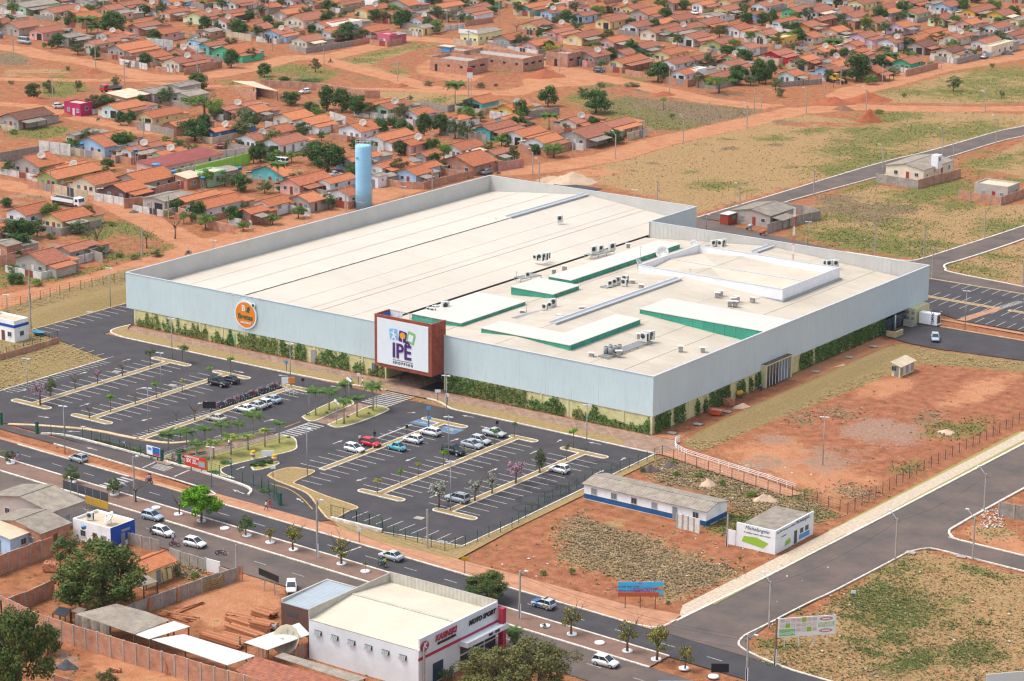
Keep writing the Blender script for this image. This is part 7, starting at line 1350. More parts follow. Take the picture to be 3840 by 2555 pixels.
def person(xy, ang, pose, top, bot, label, z=.04, sc=1.0, group='people', helmet=None):
 base = person_mesh(pose); key = (pose, top, bot)
 if key not in PMAT:
  me = base.copy(); me.materials.clear(); [me.materials.append(x) for x in (SK, CLM[top], CLM[bot], BLACK)]; p = POSE[pose]
  mi_ = []
  for f in me.polygons:
   c = f.center; dh = (c-Vector(p['hd'])).length; da = min((c-Vector(q)).length for q in p['ha']); el = min((c-Vector(q)).length for q in p['el'])
   df = min((c-Vector(q)).length for q in p['ft'])
   if dh < .19 or da < .17: mi_.append(0)
   elif df < .15: mi_.append(3)
   elif pose == 'bend': mi_.append(1 if c.x > -.02 and c.z > .55 else 2)
   elif pose == 'ride': mi_.append(1 if c.z > .98 and c.x < .3 else 2)
   else: mi_.append(1 if c.z > .95 else 2)
  me.polygons.foreach_set('material_index', mi_); me.polygons.foreach_set('use_smooth', [True]*len(mi_)); PMAT[key] = me
 o = thing('person', label, 'person', (*xy, z), ang, group); o.scale = (sc,)*3
 place('body', PMAT[key], o)
 h = place('hair' if not helmet else 'helmet', hair_mesh(), o, tuple(Vector(POSE[pose]['hd'])+Vector((-.01,0,.015))))
 if helmet: e = hair_mesh().copy(); e.materials.clear(); e.materials.append(CLM[helmet]); h.data = e; h.scale = (1.2,)*3
 return o
for c,r,x,y,ang,pose,top,bot,l in ((1,2,978,415,1.2,'walk','white','denim','person in white shirt walking on the front path kerb'),(1,2,875,425,2.2,'walk','white','grey','person in pale shirt behind the palm at the crossing'),(1,2,1335,372,-1.5,'walk','black','black','person in dark clothes at the mall entrance'),(1,2,1328,300,-1.5,'stand','blue','denim','person deep inside the entrance recess'),
 (1,2,955,938,-.6,'stand','white','black','person in white shirt beside the red hatchback'),(1,2,1090,905,2.5,'stand','black','denim','person in black top behind the red hatchback'),(1,2,92,1555,.8,'walk','white','denim','person in jeans crossing the exit lane'),(1,2,125,1535,.8,'walk','red','red','person in red shorts crossing the exit lane'),
 (0,2,2122,1165,-.5,'walk','lightblue','denim','person walking beside the drive-in kerb'),(0,2,135,1115,.3,'walk','red','white','person in red top on the median'),(0,2,165,1105,.3,'walk','lightblue','pink','person in light blue top on the median'),(0,3,2205,1268,1.0,'stand','green','denim','worker in green standing by the lumber stacks'),
 (2,2,2290,455,2.5,'bend','lightblue','denim','worker bending at the side wall of the mall'),(0,1,1440,425,.5,'stand','grey','black','person at the green gate on the dirt road'),(0,1,20,1540,.2,'stand','lightblue','white','worker in pale clothes beside the blue-striped building'),(0,1,42,1510,.6,'stand','red','grey','worker in red under the blue-striped building'),(0,3,1590,300,0,'stand','white','blue','person standing by the red motorcycle on the verge'),(2,2,2095,475,1.5,'stand','yellow','blue','worker near the yellow mixer by the side door')):
 person(t(c,r,x,y), ang, pose, top, bot, l)
def rider(c, r, x, y, ang, col, tops, label, helm=None, bike='motorcycle'):
 xy = t(c,r,x,y); moto(xy, ang, col, f"{col} motorcycle {label}", 0, 'ridden motorcycles')
 d = (math.cos(ang), math.sin(ang))
 for i, (tp, bt) in enumerate(tops): person((xy[0]-d[0]*.36*i, xy[1]-d[1]*.36*i), ang, 'ride', tp, bt, f"{'rider' if i == 0 else 'passenger'} in {tp} on the motorcycle {label}", .05+.04*i, helmet=helm)
rider(0,2,1370,1305,ava+math.pi,'red',[('white','denim'),('pink','denim')],'by the avenue kerb with two riders','black')
rider(1,3,1165,520,ava+math.pi,'dark blue',[('green','denim'),('yellow','denim')],'beside the silver sedan on the avenue','black')
rider(0,1,1730,775,R(75),'burgundy',[('lightblue','denim')],'on the dirt road behind the mall','blue')
rider(1,0,685,580,R(20),'black',[('black','denim')],'on the dirt road near the grass berm','black')
BK = MB()
def bike(xy, ang, label):
 o = thing('bicycle', label, 'bicycle', (*xy,.06), ang, 'bicycles'); m_ = moto_meshes()
 for x in (-.5,.5): w_ = place('wheel', m_['wheel'], o, (x,0,.33))
 b = MB(); b.bar((-.5,0,.33),(-.1,0,.35),.04); b.bar((-.1,0,.35),(.35,0,.75),.04); b.bar((-.2,0,.8),(.35,0,.75),.04); b.bar((-.1,0,.35),(-.2,0,.9),.04); b.bar((.5,0,.33),(.33,0,.95),.04); b.build('frame', TRIM, o); b = MB(); b.bar((.33,-.25,.97),(.33,.25,.97),.03); b.build('handlebar', STEEL, o); b = MB(); b.cbox(-.2,0,.9,.25,.14,.06); b.build('saddle', BLACK, o); return o
bike(t(0,2,1590,1115), R(60), 'bicycle ridden through the pedestrian gate'); bike(t(0,2,1655,1130), R(20), 'bicycle by the green gate post'); bike(t(0,2,2110,985), R(70), 'bicycle on the entrance path railing side')
person(t(0,2,1590,1112), R(60), 'ride', 'blue', 'denim', 'child in blue cycling through the pedestrian gate', .06, .9); person(t(0,2,2110,982), R(70), 'ride', 'white', 'denim', 'cyclist in white on the entrance path', .06); person(t(0,2,1655,1128), R(20), 'ride', 'lightblue', 'black', 'cyclist at the green gate post', .06)
# ================================================================== buildings round the mall
def flat_poly(m, pts, th=.12):
 top = [(p[0],p[1],p[2]+th) for p in pts]; n = len(pts); a = sum(pts[i][0]*pts[(i+1)%n][1]-pts[(i+1)%n][0]*pts[i][1] for i in range(n))
 if a < 0: pts = pts[::-1]; top = top[::-1]
 m.faces(list(pts)+top, [tuple(range(n))[::-1], tuple(range(n, 2*n))]+[(i,(i+1)%n,n+(i+1)%n,n+i) for i in range(n)])
def rel(pts, o): return [(p[0]-o[0], p[1]-o[1])+tuple(p[2:]) for p in pts]
sx0, sx1, sy0, sy1 = -223.9, -204.2, 262.5, 281.0
shop = thing('motorcycle_shop', 'white motorcycle shop with cream gabled roof and red-striped sign band', 'shop', (sx0, sy0, 0), anchor='motorcycle shop')
SHW = mat('shop_white', (.70,.73,.75), .7, var=.10, scale=.3); SRED = mat('shop_red', (.42,.03,.07), .6); OLDM = wave_mat('weathered_sheet', (.58,.55,.48), 'X', .7, .7, depth=.05, col2=(.46,.42,.35), vscale=.5, dark=.12)
w_, d_ = sx1-sx0, sy1-sy0
m = MB(); m.box(0,0,-.2,w_,.25,5.8); m.box(0,.25,-.2,.25,d_,5.8); m.box(w_-.25,.25,-.2,w_,9.5,7.4); m.build('wall', SHW, shop)
m = MB(); m.box(-.05,0,5.8,.12,d_,7.4); m.build('parapet', OLDM, shop); m = MB(); m.box(0,d_-.15,4,w_,d_,7.6); m.build('parapet', OLDM, shop); m = MB(); m.box(w_-.25,9.5,4.6,w_+.02,d_,7.4); m.build('sign_band', SHW, shop)
SHR = wave_mat('shop_cream_roof', (.62,.55,.43), 'X', .5, .7, depth=.05, var=.08, vscale=.15, dark=.06)
for a, b_, za, zb in ((.0,d_*.52,5.75,6.7),(d_*.52,d_-.2,6.7,5.9)): m = MB(); flat_poly(m, [(.15,a,za),(w_-.3,a,za),(w_-.3,b_,zb),(.15,b_,zb)], .1); m.build('roof_slope', SHR, shop)
m = MB(); m.bar((.15,d_*.52,6.85),(w_-.3,d_*.52,6.85),.5,.08); m.build('ridge', OLDM, shop)
m = MB(); m.box(w_-.05,-.05,4.25,w_+.10,9.6,4.65); m.box(w_-.05,9.6,4.3,w_+.1,d_+.3,4.6); m.build('red_stripe', SRED, shop)
m = MB(); m.box(w_,9.3,3.5,w_+1.5,d_+.6,4.25); m.build('canopy', SHW, shop); m = MB(); m.box(w_+.4,d_-.4,-.1,w_+1.2,d_+.4,6.6); m.build('red_pylon', SRED, shop)
for i in range(3):
 y = 9.6+i*2.9
 for z0, z1 in ((.1,1.9),(2.0,3.5)): m = MB(); m.box(w_-.2,y+.05,z0,w_-.14,y+2.8,z1,0); m.box(w_-.22,y-.05,z0,w_-.08,y+.05,z1+.1,1); m.build('showroom_pane', [GLASS, SHW], shop)
m = MB(); m.box(w_-.25,9.55,1.9,w_+.05,d_,2.02); m.build('transom', SHW, shop); m = MB(); m.box(w_-.01,3.2,0,w_+.03,5.6,2.8); m.build('entrance_door', mat('shop_door_blue', (.03,.06,.10), .4), shop)
for i in range(6): x = 1.1+i*3.05; m = MB(); m.box(x,-.12,3.9,x+1.3,-.003,4.55); q = m.build('window', STEELD, shop); m = MB(); [m.faces([(x+.05+j*.3,-.4,3.85),(x+.3+j*.3,-.4,3.85),(x+.3+j*.3,-.13,4.5),(x+.05+j*.3,-.13,4.5)], [(0,1,2,3)]) for j in range(4)]; m.build('louvre', STEEL, q)
tr = lambda body, size, m_, y, z, **k: text(body, size, m_, shop, (w_+.14, y, z), RT, **k)
tr('KASINSKI', 1.25, SRED, 6.1, 6.35, off=.03, shear=.25, sx=.92); tr('REVOLUCIONÁRIA', .50, BLACK, 6.3, 5.5, off=.012, shear=.25); tr('MOTO SPORT', 1.0, BLACK, 14.6, 6.2, off=.03, shear=.25)
text('3661 - 5947', .55, BLACK, shop, (w_+1.53, 15.6, 3.9), RT, off=.012)
disc_ = MB(); n_ = 20; disc_.poly([(w_+.13, 1.3+.95*math.cos(i*2*math.pi/n_), 6.1+.75*math.sin(i*2*math.pi/n_)) for i in range(n_)]); disc_.build('emblem_disc', SRED, shop); tr('K', 1.2, SHW, 1.3, 6.1, off=.04, shear=.2).location.x = w_+.16
ax0, ay0 = t(1,3,222,1100); ax0 = G(*px(1,3,222,845), 4.2)[0]
an = thing('annex_building', 'plum brown annex with blue-grey metal roof beside the motorcycle shop', 'building', (ax0, 268.5, 0), anchor='plum brown annex')
m = MB(); aw = sx0-ax0-.05; m.box(0,0,-.2,aw,10.5,4.1); m.build('wall', mat('plum_brown', (.135,.07,.06), .85, var=.1, scale=.5), an); m = MB(); m.strip([(.1,.1),(.1,10.4),(aw,10.4)], .25, 4.1, 4.7); m.build('parapet', OLDM, an)
m = MB(); flat_poly(m, [(.2,.05,4.12),(aw,.05,4.12),(aw,10.2,4.5),(.2,10.2,4.5)], .08); m.build('roof', wave_mat('blue_grey_sheet', (.36,.41,.45), 'X', .8, .5, depth=.05, var=.1, vscale=.4, dark=.08), an); m = MB(); m.box(.9,-.06,2.5,3.2,-.003,3.2); m.build('window', STEELD, an)
def shed(label, c, r, corners, zs, m_, walls=None, anchor=None, posts=True):
 P = [t(c,r,x,y,z)+(z,) for (x,y), z in zip(corners, zs)]; o0 = P[0]; o = thing('shed', label, 'shed', (o0[0],o0[1],0), 0, 'sheds of the timber yard', anchor=anchor); Q = rel(P, o0)
 m = MB(); flat_poly(m, Q, .08); m.build('roof', m_, o)
 for i, p in enumerate(Q):
  if posts: m = MB(); cx = sum(q[0] for q in Q)/len(Q); cy = sum(q[1] for q in Q)/len(Q); x, y = p[0]+(cx-p[0])*.05, p[1]+(cy-p[1])*.05; m.box(x-.08,y-.08,-.1,x+.08,y+.08,p[2]); m.build('post', WOODP, o)
 for k in (walls or ()):
  p, q = Q[k], Q[(k+1) % len(Q)]; n = max(1, int(math.hypot(q[0]-p[0], q[1]-p[1])/.6))
  for i in range(n): a = [p[j]+(q[j]-p[j])*(i+.03)/n for j in range(3)]; b_ = [p[j]+(q[j]-p[j])*(i+.97)/n for j in range(3)]; m = MB(); m.bar((a[0],a[1],a[2]/2),(b_[0],b_[1],b_[2]/2),.05,max(.2,a[2]-.05)); m.build('plank', PLK[i % 3], o)
 return o
PLK = [mat('weathered_plank_a', (.30,.25,.20), .9, var=.3, scale=2), mat('weathered_plank_b', (.22,.18,.14), .9, var=.3, scale=2), mat('weathered_plank_c', (.38,.31,.24), .9, var=.3, scale=2)]
FIB = ROOFS['z'][0]; WSH_ = wave_mat('white_fibre_sheet', (.64,.62,.57), 'X', .4, .8, depth=.05, var=.1, vscale=.5, dark=.05)
shed('old grey corrugated shed with weathered plank wall behind the brick wall', 0, 3, ((690,955),(1005,1060),(1235,1140),(1560,1012),(1350,935),(1070,860)), (3.2,3.2,3.2,3.5,3.5,3.5), FIB, (0,), 'grey corrugated shed')
shed('small white sheet canopy beside the grey corrugated shed', 0, 3, ((1235,1140),(1370,1185),(1745,1070),(1600,1020)), (3.1,3.1,3.4,3.4), WSH_)
shed('long white sheet roof running along the brick wall', 0, 3, ((1395,1188),(2090,1425),(2345,1340),(1690,1140)), (3.0,3.0,3.3,3.3), WSH_, None, 'long white shed roof')
shed('pale lean-to roof against the shop wall over timber', 1, 3, ((-110,1215),(105,1285),(497,1140),(395,1035)), (2.8,2.8,3.3,3.3), WSH_)
shed('red clay tiled roof at the bottom edge beside the brick wall', 1, 3, ((-190,1470),(250,1700),(900,1600),(0,1345)), (2.4,2.4,3.4,3.6), ROOFS['r'][0], None, 'bottom red tiled roof')
shed('dark brown fibre roof strip behind the white shop wall', 1, 3, ((170,1345),(900,1585),(1020,1540),(245,1310)), (3.0,3.0,3.2,3.2), FIB)
shed('small patched sheet roof under the big mango tree', 0, 3, ((1200,700),(1320,700),(1450,655),(1340,590)), (2.2,2.2,2.4,2.4), FIB)
shed('small tarpaulin shelter by the brick wall corner', 0, 3, ((480,950),(600,980),(650,910),(545,885)), (1.8,1.8,2.0,2.0), mat('black_tarp', (.03,.035,.045), .5))
shed('rough plank awning beside the tarpaulin shelter', 0, 3, ((650,930),(740,950),(800,910),(720,890)), (1.8,1.8,2.0,2.0), PLK[1])
def bwall(c, r, pts, h, label, kind=BRICK, ps=2.3, pil=CONC, anchor=None, tall=0):
 P = [t(c,r,*p) for p in pts]; o = thing('boundary_wall', label, 'wall', (*P[0],0), 0, 'walls of the near yards', anchor=anchor); Q = rel(P, P[0])
 for i in range(len(Q)-1):
  p, q = Q[i], Q[i+1]; L = math.hypot(q[0]-p[0], q[1]-p[1]); n = max(1, round(L/ps))
  for k in range(n):
   a = (p[0]+(q[0]-p[0])*k/n, p[1]+(q[1]-p[1])*k/n); b_ = (p[0]+(q[0]-p[0])*(k+1)/n, p[1]+(q[1]-p[1])*(k+1)/n); m = MB(); m.strip([a, b_], .16, -.2, h+random.uniform(-.06,.06)); m.build('wall_panel', kind, o); m = MB(); hh = h+.05+(tall if k % 2 else 0); m.cbox(a[0], a[1], -.2, .26, .30, hh+.2); m.build('pillar', pil, o)
 return o
bwall(0,3,((20,965),(340,1120),(680,1235),(900,1302),(1140,1380),(1370,1450),(1610,1517),(1850,1590),(2100,1662),(2400,1745)), 3.1, 'long hollow-brick wall with concrete pillars along the bottom left lane', anchor='long brick wall')
bwall(0,3,((20,965),(230,890),(500,770)), 2.4, 'brick wall running back from the yard corner towards the mango tree'); bwall(0,3,((-60,610),(75,552),(480,405)), 3.0, 'tall unplastered brick wall beside the brick pile lot')
bwall(0,3,((1130,1010),(1480,880),(1850,745),(2165,642)), 2.1, 'dark stained block wall between cottage and timber yard', WM['grey block'], 3, anchor='dark block wall'); bwall(0,3,((1140,292),(1300,335),(1470,375)), 1.9, 'old precast concrete wall beside the blue-walled shop', WM['grey block'], 2.2); bwall(0,3,((1570,445),(1740,500),(1890,545)), 1.8, 'precast concrete wall in front of the yellow cottage', WM['grey block'], 2.2); bwall(0,3,((1890,545),(2022,578)), 2.0, 'plain white metal gate panel in the concrete wall', WHITE, 4); bwall(0,3,((2022,578),(2160,640)), 1.2, 'short grey wall end beside the white gate panel', WM['grey block'], 4)
bwall(0,3,((500,1560),(760,1640)), .9, 'low red brick wall by the gravel heap'); bwall(1,3,((360,1370),(495,1330)), 2.0, 'stack-like brick wall under the mesh dish', ps=1.2)
hpick(0,3,1325,555,1140,1582,'y','o','',2.9,label='yellow cottage with orange tiled roof beside the big mango tree',anchor='yellow cottage')
bb = hpick(0,3,1013,165,668,1237,'w','F','',2.7,label='flat-roofed white shop with a blue side wall by the avenue',anchor='blue-walled shop')
W2 = HOUSES[-1]; m = MB(); x = W2[3]/2; m.faces([(x+.02,-W2[4]/2,.0),(x+.02,W2[4]/2,1.2),(x+.02,W2[4]/2,3.65),(x+.02,-W2[4]/2,3.65)], [(0,1,2,3)]); m.build('blue_side', mat('cobalt_blue', (.01,.07,.40), .6), bb); m = MB(); m.box(x+.03,-.3,2.3,x+.06,1.6,2.7); m.build('vent_blocks', STEEL, bb)
dish(t(0,3,1020,105,3.6), 3.4, 1.1, R(150), R(-50), 'large grey dish on the roof of the blue-walled shop', ACW); ac(0,3,830,85,3.3,.3,1.0); REG[-1][0]['label'] = 'white condenser on the flat roof of the blue-walled shop'; REG[-1] = (REG[-1][0], REG[-1][0]['label'], REG[-1][2]); REG[-1][0]['group'] = 'other condensers'
hpick(0,2,470,1575,-140,760,'k','z','',3.3,label='wide workshop with brown fibre roof at the left edge',anchor='brown-roofed workshop'); hpick(0,3,372,215,-80,640,'r','z','',3.0,label='brick house with brown fibre roof beside the workshop',anchor='brick fibre-roofed house'); hpick(0,3,92,262,-160,330,'b','n','',2.7,label='light blue shed with pale sheet roof at the left edge')
o = thing('screen_fence', 'black and yellow roadside screen beside the workshop roof', 'screen', (*t(0,2,585,1475),0)); q = t(0,2,1000,1600); p = t(0,2,585,1475); v_ = (q[0]-p[0], q[1]-p[1])
for i in range(6): m = MB(); m.bar((v_[0]*(i+.02)/6,v_[1]*(i+.02)/6,3.1),(v_[0]*(i+.98)/6,v_[1]*(i+.98)/6,3.1),.08,1.5); m.build('screen_panel', STEELD, o); m = MB(); m.bar((v_[0]*i/6,v_[1]*i/6,0),(v_[0]*i/6,v_[1]*i/6,3.8),.1); m.build('post', STEEL, o)
for i in range(3,6): m = MB(); m.bar((v_[0]*(i+.02)/6,v_[1]*(i+.02)/6,1.6),(v_[0]*(i+.98)/6,v_[1]*(i+.98)/6,1.6),.1,1.3); m.build('yellow_panel', mat('sign_yellow', (.62,.36,.04), .6), o)
PK = [mat('fresh_plank_a', (.40,.15,.065), .85, var=.2, scale=3), mat('fresh_plank_b', (.34,.12,.055), .85, var=.2, scale=3), mat('fresh_plank_c', (.48,.21,.10), .85, var=.2, scale=3)]
def stack(c, r, a, b_, w, h, label, loose=False):
 p, q = t(c,r,*a), t(c,r,*b_); L = math.hypot(q[0]-p[0], q[1]-p[1]); o = thing('timber_stack', label, 'timber stack', (*p,0), math.atan2(q[1]-p[1], q[0]-p[0]), 'timber stacks in the yard'); nx, nz = max(2, int(w/.3)), max(1, int(h/.16))
 for i in range(nx):
  for k in range(nz):
   if 0 < i < nx-1 and k < nz-1: continue
   m = MB(); dx = random.uniform(-.4,.2); m.box(dx, i*w/nx+.01, k*.16+.02, L+dx+random.uniform(-.3,.3), (i+1)*w/nx-.015, (k+1)*.16); e = m.build('plank', PK[(i+2*k) % 3], o)
   if loose: e.rotation_euler = (0,0,random.uniform(-.12,.12))
for q in ((0,3,(1835,1170),(2190,1280),1.8,.7,'timber stack nearest the worker in green'),(0,3,(2010,1165),(2280,1235),1.6,.6,'timber stack behind the worker with pale planks'),(0,3,(2070,1100),(2380,1205),1.6,.8,'tall timber stack in the middle of the pile'),(0,3,(2070,1010),(2400,1115),1.5,.6,'timber stack at the front of the lumber pile'),(0,3,(2070,980),(2400,1050),1.2,.5,'low timber stack furthest from the worker'),(1,3,(-40,960),(120,1010),2.0,.9,'timber stack beside the annex wall'),(1,3,(-60,1090),(130,1130),2.2,1.2,'high timber stack by the concrete tub'),(1,3,(0,1030),(215,965),.6,.3,'long beams leaning toward the annex')): stack(*q)
for q in ((0,3,(1640,945),(1900,860),1.2,.2,'loose planks scattered on the yard floor'),(0,3,(1450,960),(1750,1030),1.8,.25,'loose planks beside the grey corrugated shed'),(0,3,(1230,900),(1330,925),1.2,.3,'planks lying along the dark block wall')): stack(*q, loose=True)
def lean_gate(c, r, a, b_, h, label, m_=None):
 p, q = t(c,r,*a), t(c,r,*b_); L = math.hypot(q[0]-p[0], q[1]-p[1]); o = thing('wooden_gate', label, 'gate', (*p,.05), math.atan2(q[1]-p[1], q[0]-p[0]), 'wooden gates in the yard'); m_ = m_ or mat('pine_yellow', (.42,.25,.09), .8, var=.2, scale=3)
 for i in range(5): z = h*(i+.2)/5; m = MB(); m.bar((0,0,z),(L,0,z),.08,.14); m.build('slat', m_, o)
 for a_, b2 in (((0,0,0),(0,0,h)),((L,0,0),(L,0,h)),((0,0,0),(L,0,h)),((L/2,0,0),(L/2,0,h))): m = MB(); m.bar(a_,b2,.1,.12); m.build('rail', m_, o)
lean_gate(0,3,(1855,745),(2040,695),1.7,'wide pale wooden gate leaning on the dark block wall'); lean_gate(0,3,(1655,815),(1745,785),1.7,'narrow wooden gate leaning beside upright boards'); lean_gate(0,3,(1930,700),(2065,680),2.1,'grey wooden gate behind the wide pale gate', PLK[2])
for c,r,x,y,l in ((0,3,1610,830,'upright boards leaning on the dark block wall by the narrow gate'),(0,3,1355,930,'upright boards leaning on the dark block wall by the shed'),(0,3,2190,640,'upright yellow boards at the end of the dark block wall'),(0,3,1525,1500,'yellow plank ramp leaning on the long brick wall')):
 p = t(c,r,x,y); o = thing('leaning_boards', l, 'boards', (*p,0), R(35));
 for i in range(4): m = MB(); m.bar((i*.22,-.3,0),(i*.22+.05,.25,2.2),.16,.05); m.build('plank', PK[i % 3], o)
for i,(x,y) in enumerate(((1420,640),(1450,640),(1500,660),(1545,650))): p = t(0,3,x,y); o = thing('window_frame_unit', 'empty dark window frame leaning on the yellow cottage', 'frame', (*p,0), R(85), 'leaning frames'); m = MB(); [m.bar(a,b_,.09) for a,b_ in (((0,0,0),(.1,.4,2)),((1,0,0),(1.1,.4,2)),((.1,.4,2),(1.1,.4,2)))]; m.build('frame', WOODP, o)
def tank(xy, z, s, label, tower=False, m_=None):
 o = thing('water_tank', label, 'water tank', (*xy, 0 if tower else z), 0, 'blue water tanks'); zb = z if tower else 0
 if tower:
  for a in ((-.4,-.4),(.4,-.4),(.4,.4),(-.4,.4)): m = MB(); m.bar((a[0]*s,a[1]*s,0),(a[0]*s,a[1]*s,z),.12); m.build('leg', CONC, o)
 m = MB(); m.lathe([(.55*s,0),(.7*s,.7*s),(.75*s,.72*s)], 14, (0,0,zb)); m.build('tank_body', m_ or TANKB, o); m = MB(); m.lathe([(.75*s,.73*s),(.6*s,.85*s),(.1*s,.92*s)], 14, (0,0,zb)); m.build('tank_lid', m_ or TANKB, o)
tank(t(1,3,60,1340), 2.0, 1.0, 'blue water tank with white lid beside the pale lean-to', True); tank(t(0,3,770,165,3.3), 3.2, .6, 'dark blue tank on the flat roof of the blue-walled shop')
for c,r,x,y,z,s,l in ((0,0,1440,1560,2.9,1.9,'large blue tank standing over the burgundy roof'),(0,0,1245,1400,3.6,1.0,'blue tank on a concrete stand by a white house'),(0,0,755,1340,3.0,.9,'blue tank on a white stand by the light blue house'),(0,0,655,280,3.0,.9,'blue tank beside the coconut palms'),(0,0,1720,60,3.4,.9,'blue tank at the top edge among orange roofs'),(0,1,1595,30,3.5,1.0,'blue tank at the end of the lime green wall'),(0,1,1865,85,3.2,.9,'blue tank beside the mint green block'),(0,0,2205,1560,3.0,.9,'blue tank on the lime green roof'),(1,0,1645,90,3.0,.7,'blue tank on the grey roof at the top'),(1,0,915,265,3.2,.7,'blue tank on the cream house by the pink shop'),(3,0,1825,490,2.5,1.0,'bright blue tank behind the cream house'),(3,0,310,430,1.5,.8,'low blue tank inside the walled yard'),(1,0,1965,1390,3.2,.7,'grey tank on the orange roof behind the tower')): tank(t(c,r,x,y,z), z, s, l, z > 2.6)
dish(t(1,3,300,1340), 1.2, 2.2, R(190), R(-60), 'big square-rimmed mesh dish beside the timber yard lean-to', mat('dish_cream', (.50,.45,.33), .7), 1.2)
m = MB(); m.tube([(-.8,0,.5),(.8,0,.5)], .55, 12); o = m.build('drum', ACW, None, (*t(1,3,150,1090),.05), R(20)); tag(o, 'pale cylindrical drum beside the annex wall', 'drum')
BRK = [mat('loose_brick_a', (.46,.18,.09), .9), mat('loose_brick_b', (.38,.14,.075), .9), mat('loose_brick_c', (.55,.26,.15), .9)]
_m = MB(); _m.box(-.14,-.1,0,.14,.1,.2); BRM = []
for q in BRK: BRM.append(_m.mesh('brick', q))
def bricks(c, r, x, y, nx, ny, nz, label, rz=.5):
 o = thing('brick_pile', label, 'brick pile', (*t(c,r,x,y),0), rz, 'brick piles'); rr = random.Random(nx*7+ny)
 for i in range(nx):
  for j in range(ny):
   for k in range(nz):
    if 0 < i < nx-1 and 0 < j < ny-1 and k < nz-1: continue
    if k == nz-1 and rr.random() < .3: continue
    place('brick', BRM[rr.randrange(3)], o, (i*.30+rr.uniform(-.03,.03), j*.22+rr.uniform(-.02,.02), k*.205), rr.uniform(-.15,.15))
bricks(0,3,400,560,8,9,6,'stacked red hollow bricks beside the tall brick wall'); bricks(2,2,2000,600,5,8,6,'stacked bricks at the side wall of the mall',1.4); bricks(1,0,1640,620,4,5,5,'small brick stack beside the unfinished building'); bricks(0,3,1000,1480,6,4,2,'low heap of pale bricks near the lane bushes')
def heap(c, r, x, y, w, h, m_, label, asp=.7, cat='soil heap'):
 X, Y = px(c,r,x,y); p = G(X,Y); R_ = w/2.45*math.hypot(p[0],p[1],CAMH)/FPX/2; n, k = 22, 6; rr = random.Random(int(x*3+y)); b = MB(); V_ = [(0,0,h)]
 ph = [rr.uniform(0,6) for _ in range(3)]
 for i in range(1,k+1):
  for j in range(n): a = j*2*math.pi/n; q = i/k; e = 1+.16*math.sin(2*a+ph[0])+.1*math.sin(5*a+ph[1]); V_.append((R_*q*e*math.cos(a), R_*q*e*math.sin(a)*asp, h*(1-q)**1.25*(1+.25*math.sin(3*a+ph[2])*q)-(.25 if i == k else 0)+rr.uniform(-.03,.03)*h*4*(1-q)))
 F_ = [(0,1+j,1+(j+1)%n) for j in range(n)]+[(1+(i-1)*n+j,1+i*n+j,1+i*n+(j+1)%n,1+(i-1)*n+(j+1)%n) for i in range(1,k) for j in range(n)]
 b.faces(V_, F_, 0, True); o = b.build('soil_heap', m_, None, (*p,-.05), R(36)); tag(o, label, cat, 'heaps of soil and sand')
HS, HR, HG = mat('heap_sand', (.55,.40,.28), .95, var=.15, scale=.6, bump=.5, bscale=2), mat('heap_red', (.40,.12,.05), .95, col2=(.27,.08,.04), scale=.5, bump=.8, bscale=1.5), mat('heap_grey', (.10,.10,.11), .95, var=.3, scale=2, bump=.5)
for q in ((2,1,560,110,420,3.0,HS,'wide pale sand heap behind the mall'),(3,0,930,1115,230,4.0,HR,'red soil heap in the green patch of the dry field'),(3,0,600,950,420,2.2,HR,'long red soil bank by the lamp post'),(3,0,920,920,420,2.6,HR,'red soil bank between two lamp posts'),(3,0,690,1005,220,1.6,mat('heap_brown', (.23,.12,.075), .95, var=.3, scale=1, bump=.6),'brown soil heap in the fork of the dirt road'),(2,0,300,700,420,2.4,HR,'red soil bank beside the unfinished building'),(0,0,605,1065,130,1.2,HR,'small red soil heap in front of the magenta shop'),(0,3,610,1440,210,1.3,HG,'dark gravel heap beside the long brick wall'),(3,0,2200,500,120,1.5,HG,'dark gravel heap beside the cream walled house'),(2,2,2120,610,190,1.0,HS,'sand heap beside the mall side wall'),(2,2,1800,1320,200,1.2,HS,'pale sand heap on the weedy lot by the shed'),(2,2,2310,1460,200,1.2,HS,'pink sand heap on the weedy lot near the fence'),(2,2,1270,1190,180,1.3,mat('heap_dark', (.13,.105,.09), .95, var=.3, scale=1, bump=.6),'dark soil heap at the corner of the car park fence'),(2,2,1450,1150,150,1.0,mat('heap_dark', (.13,.105,.09), .95),'second dark soil heap with weeds by the fence'),(3,2,1640,835,170,.6,HS,'pale sand patch heap in the red lot'),(3,2,690,235,150,.6,HS,'white sand heap on the bank beside the glass porch'),(0,0,850,665,200,1.2,HR,'red soil mound beside the pole at the crossroads'),(0,0,300,930,360,1.3,HR,'long red soil bank below the savanna tree'),(1,0,1330,790,180,1.0,HR,'red soil mound at the pole by the dirt road'),(3,2,10,1460,180,1.0,HS,'pink sand heap beside the handrail end'),(2,0,1400,870,200,1.2,HR,'red soil mound at the weedy bank'),(0,1,1230,380,110,.6,HG,'grey gravel heap on the dirt street corner')): heap(*q)
s_ = house((-232.7,344.9), 6.6, 24.2, 2.5, 'w', 'z', '', R(-90), label='long low white and blue shed with weathered grey sheet roof', anchor='long white and blue shed')
m = MB(); m.box(3.31,-12.1,0,3.34,12.1,.85); m.box(-3.3,12.101,0,3.3,12.13,.85); m.build('blue_dado', mat('dado_blue', (.02,.10,.25), .8, var=.2, scale=1), s_)
bwall(2,3,((1515,150),(1620,175),(1722,205)), 2.3, 'rusty white metal hoarding in front of the long shed', mat('rusty_white', (.66,.63,.58), .7, var=.25, scale=1.2), 1.4)
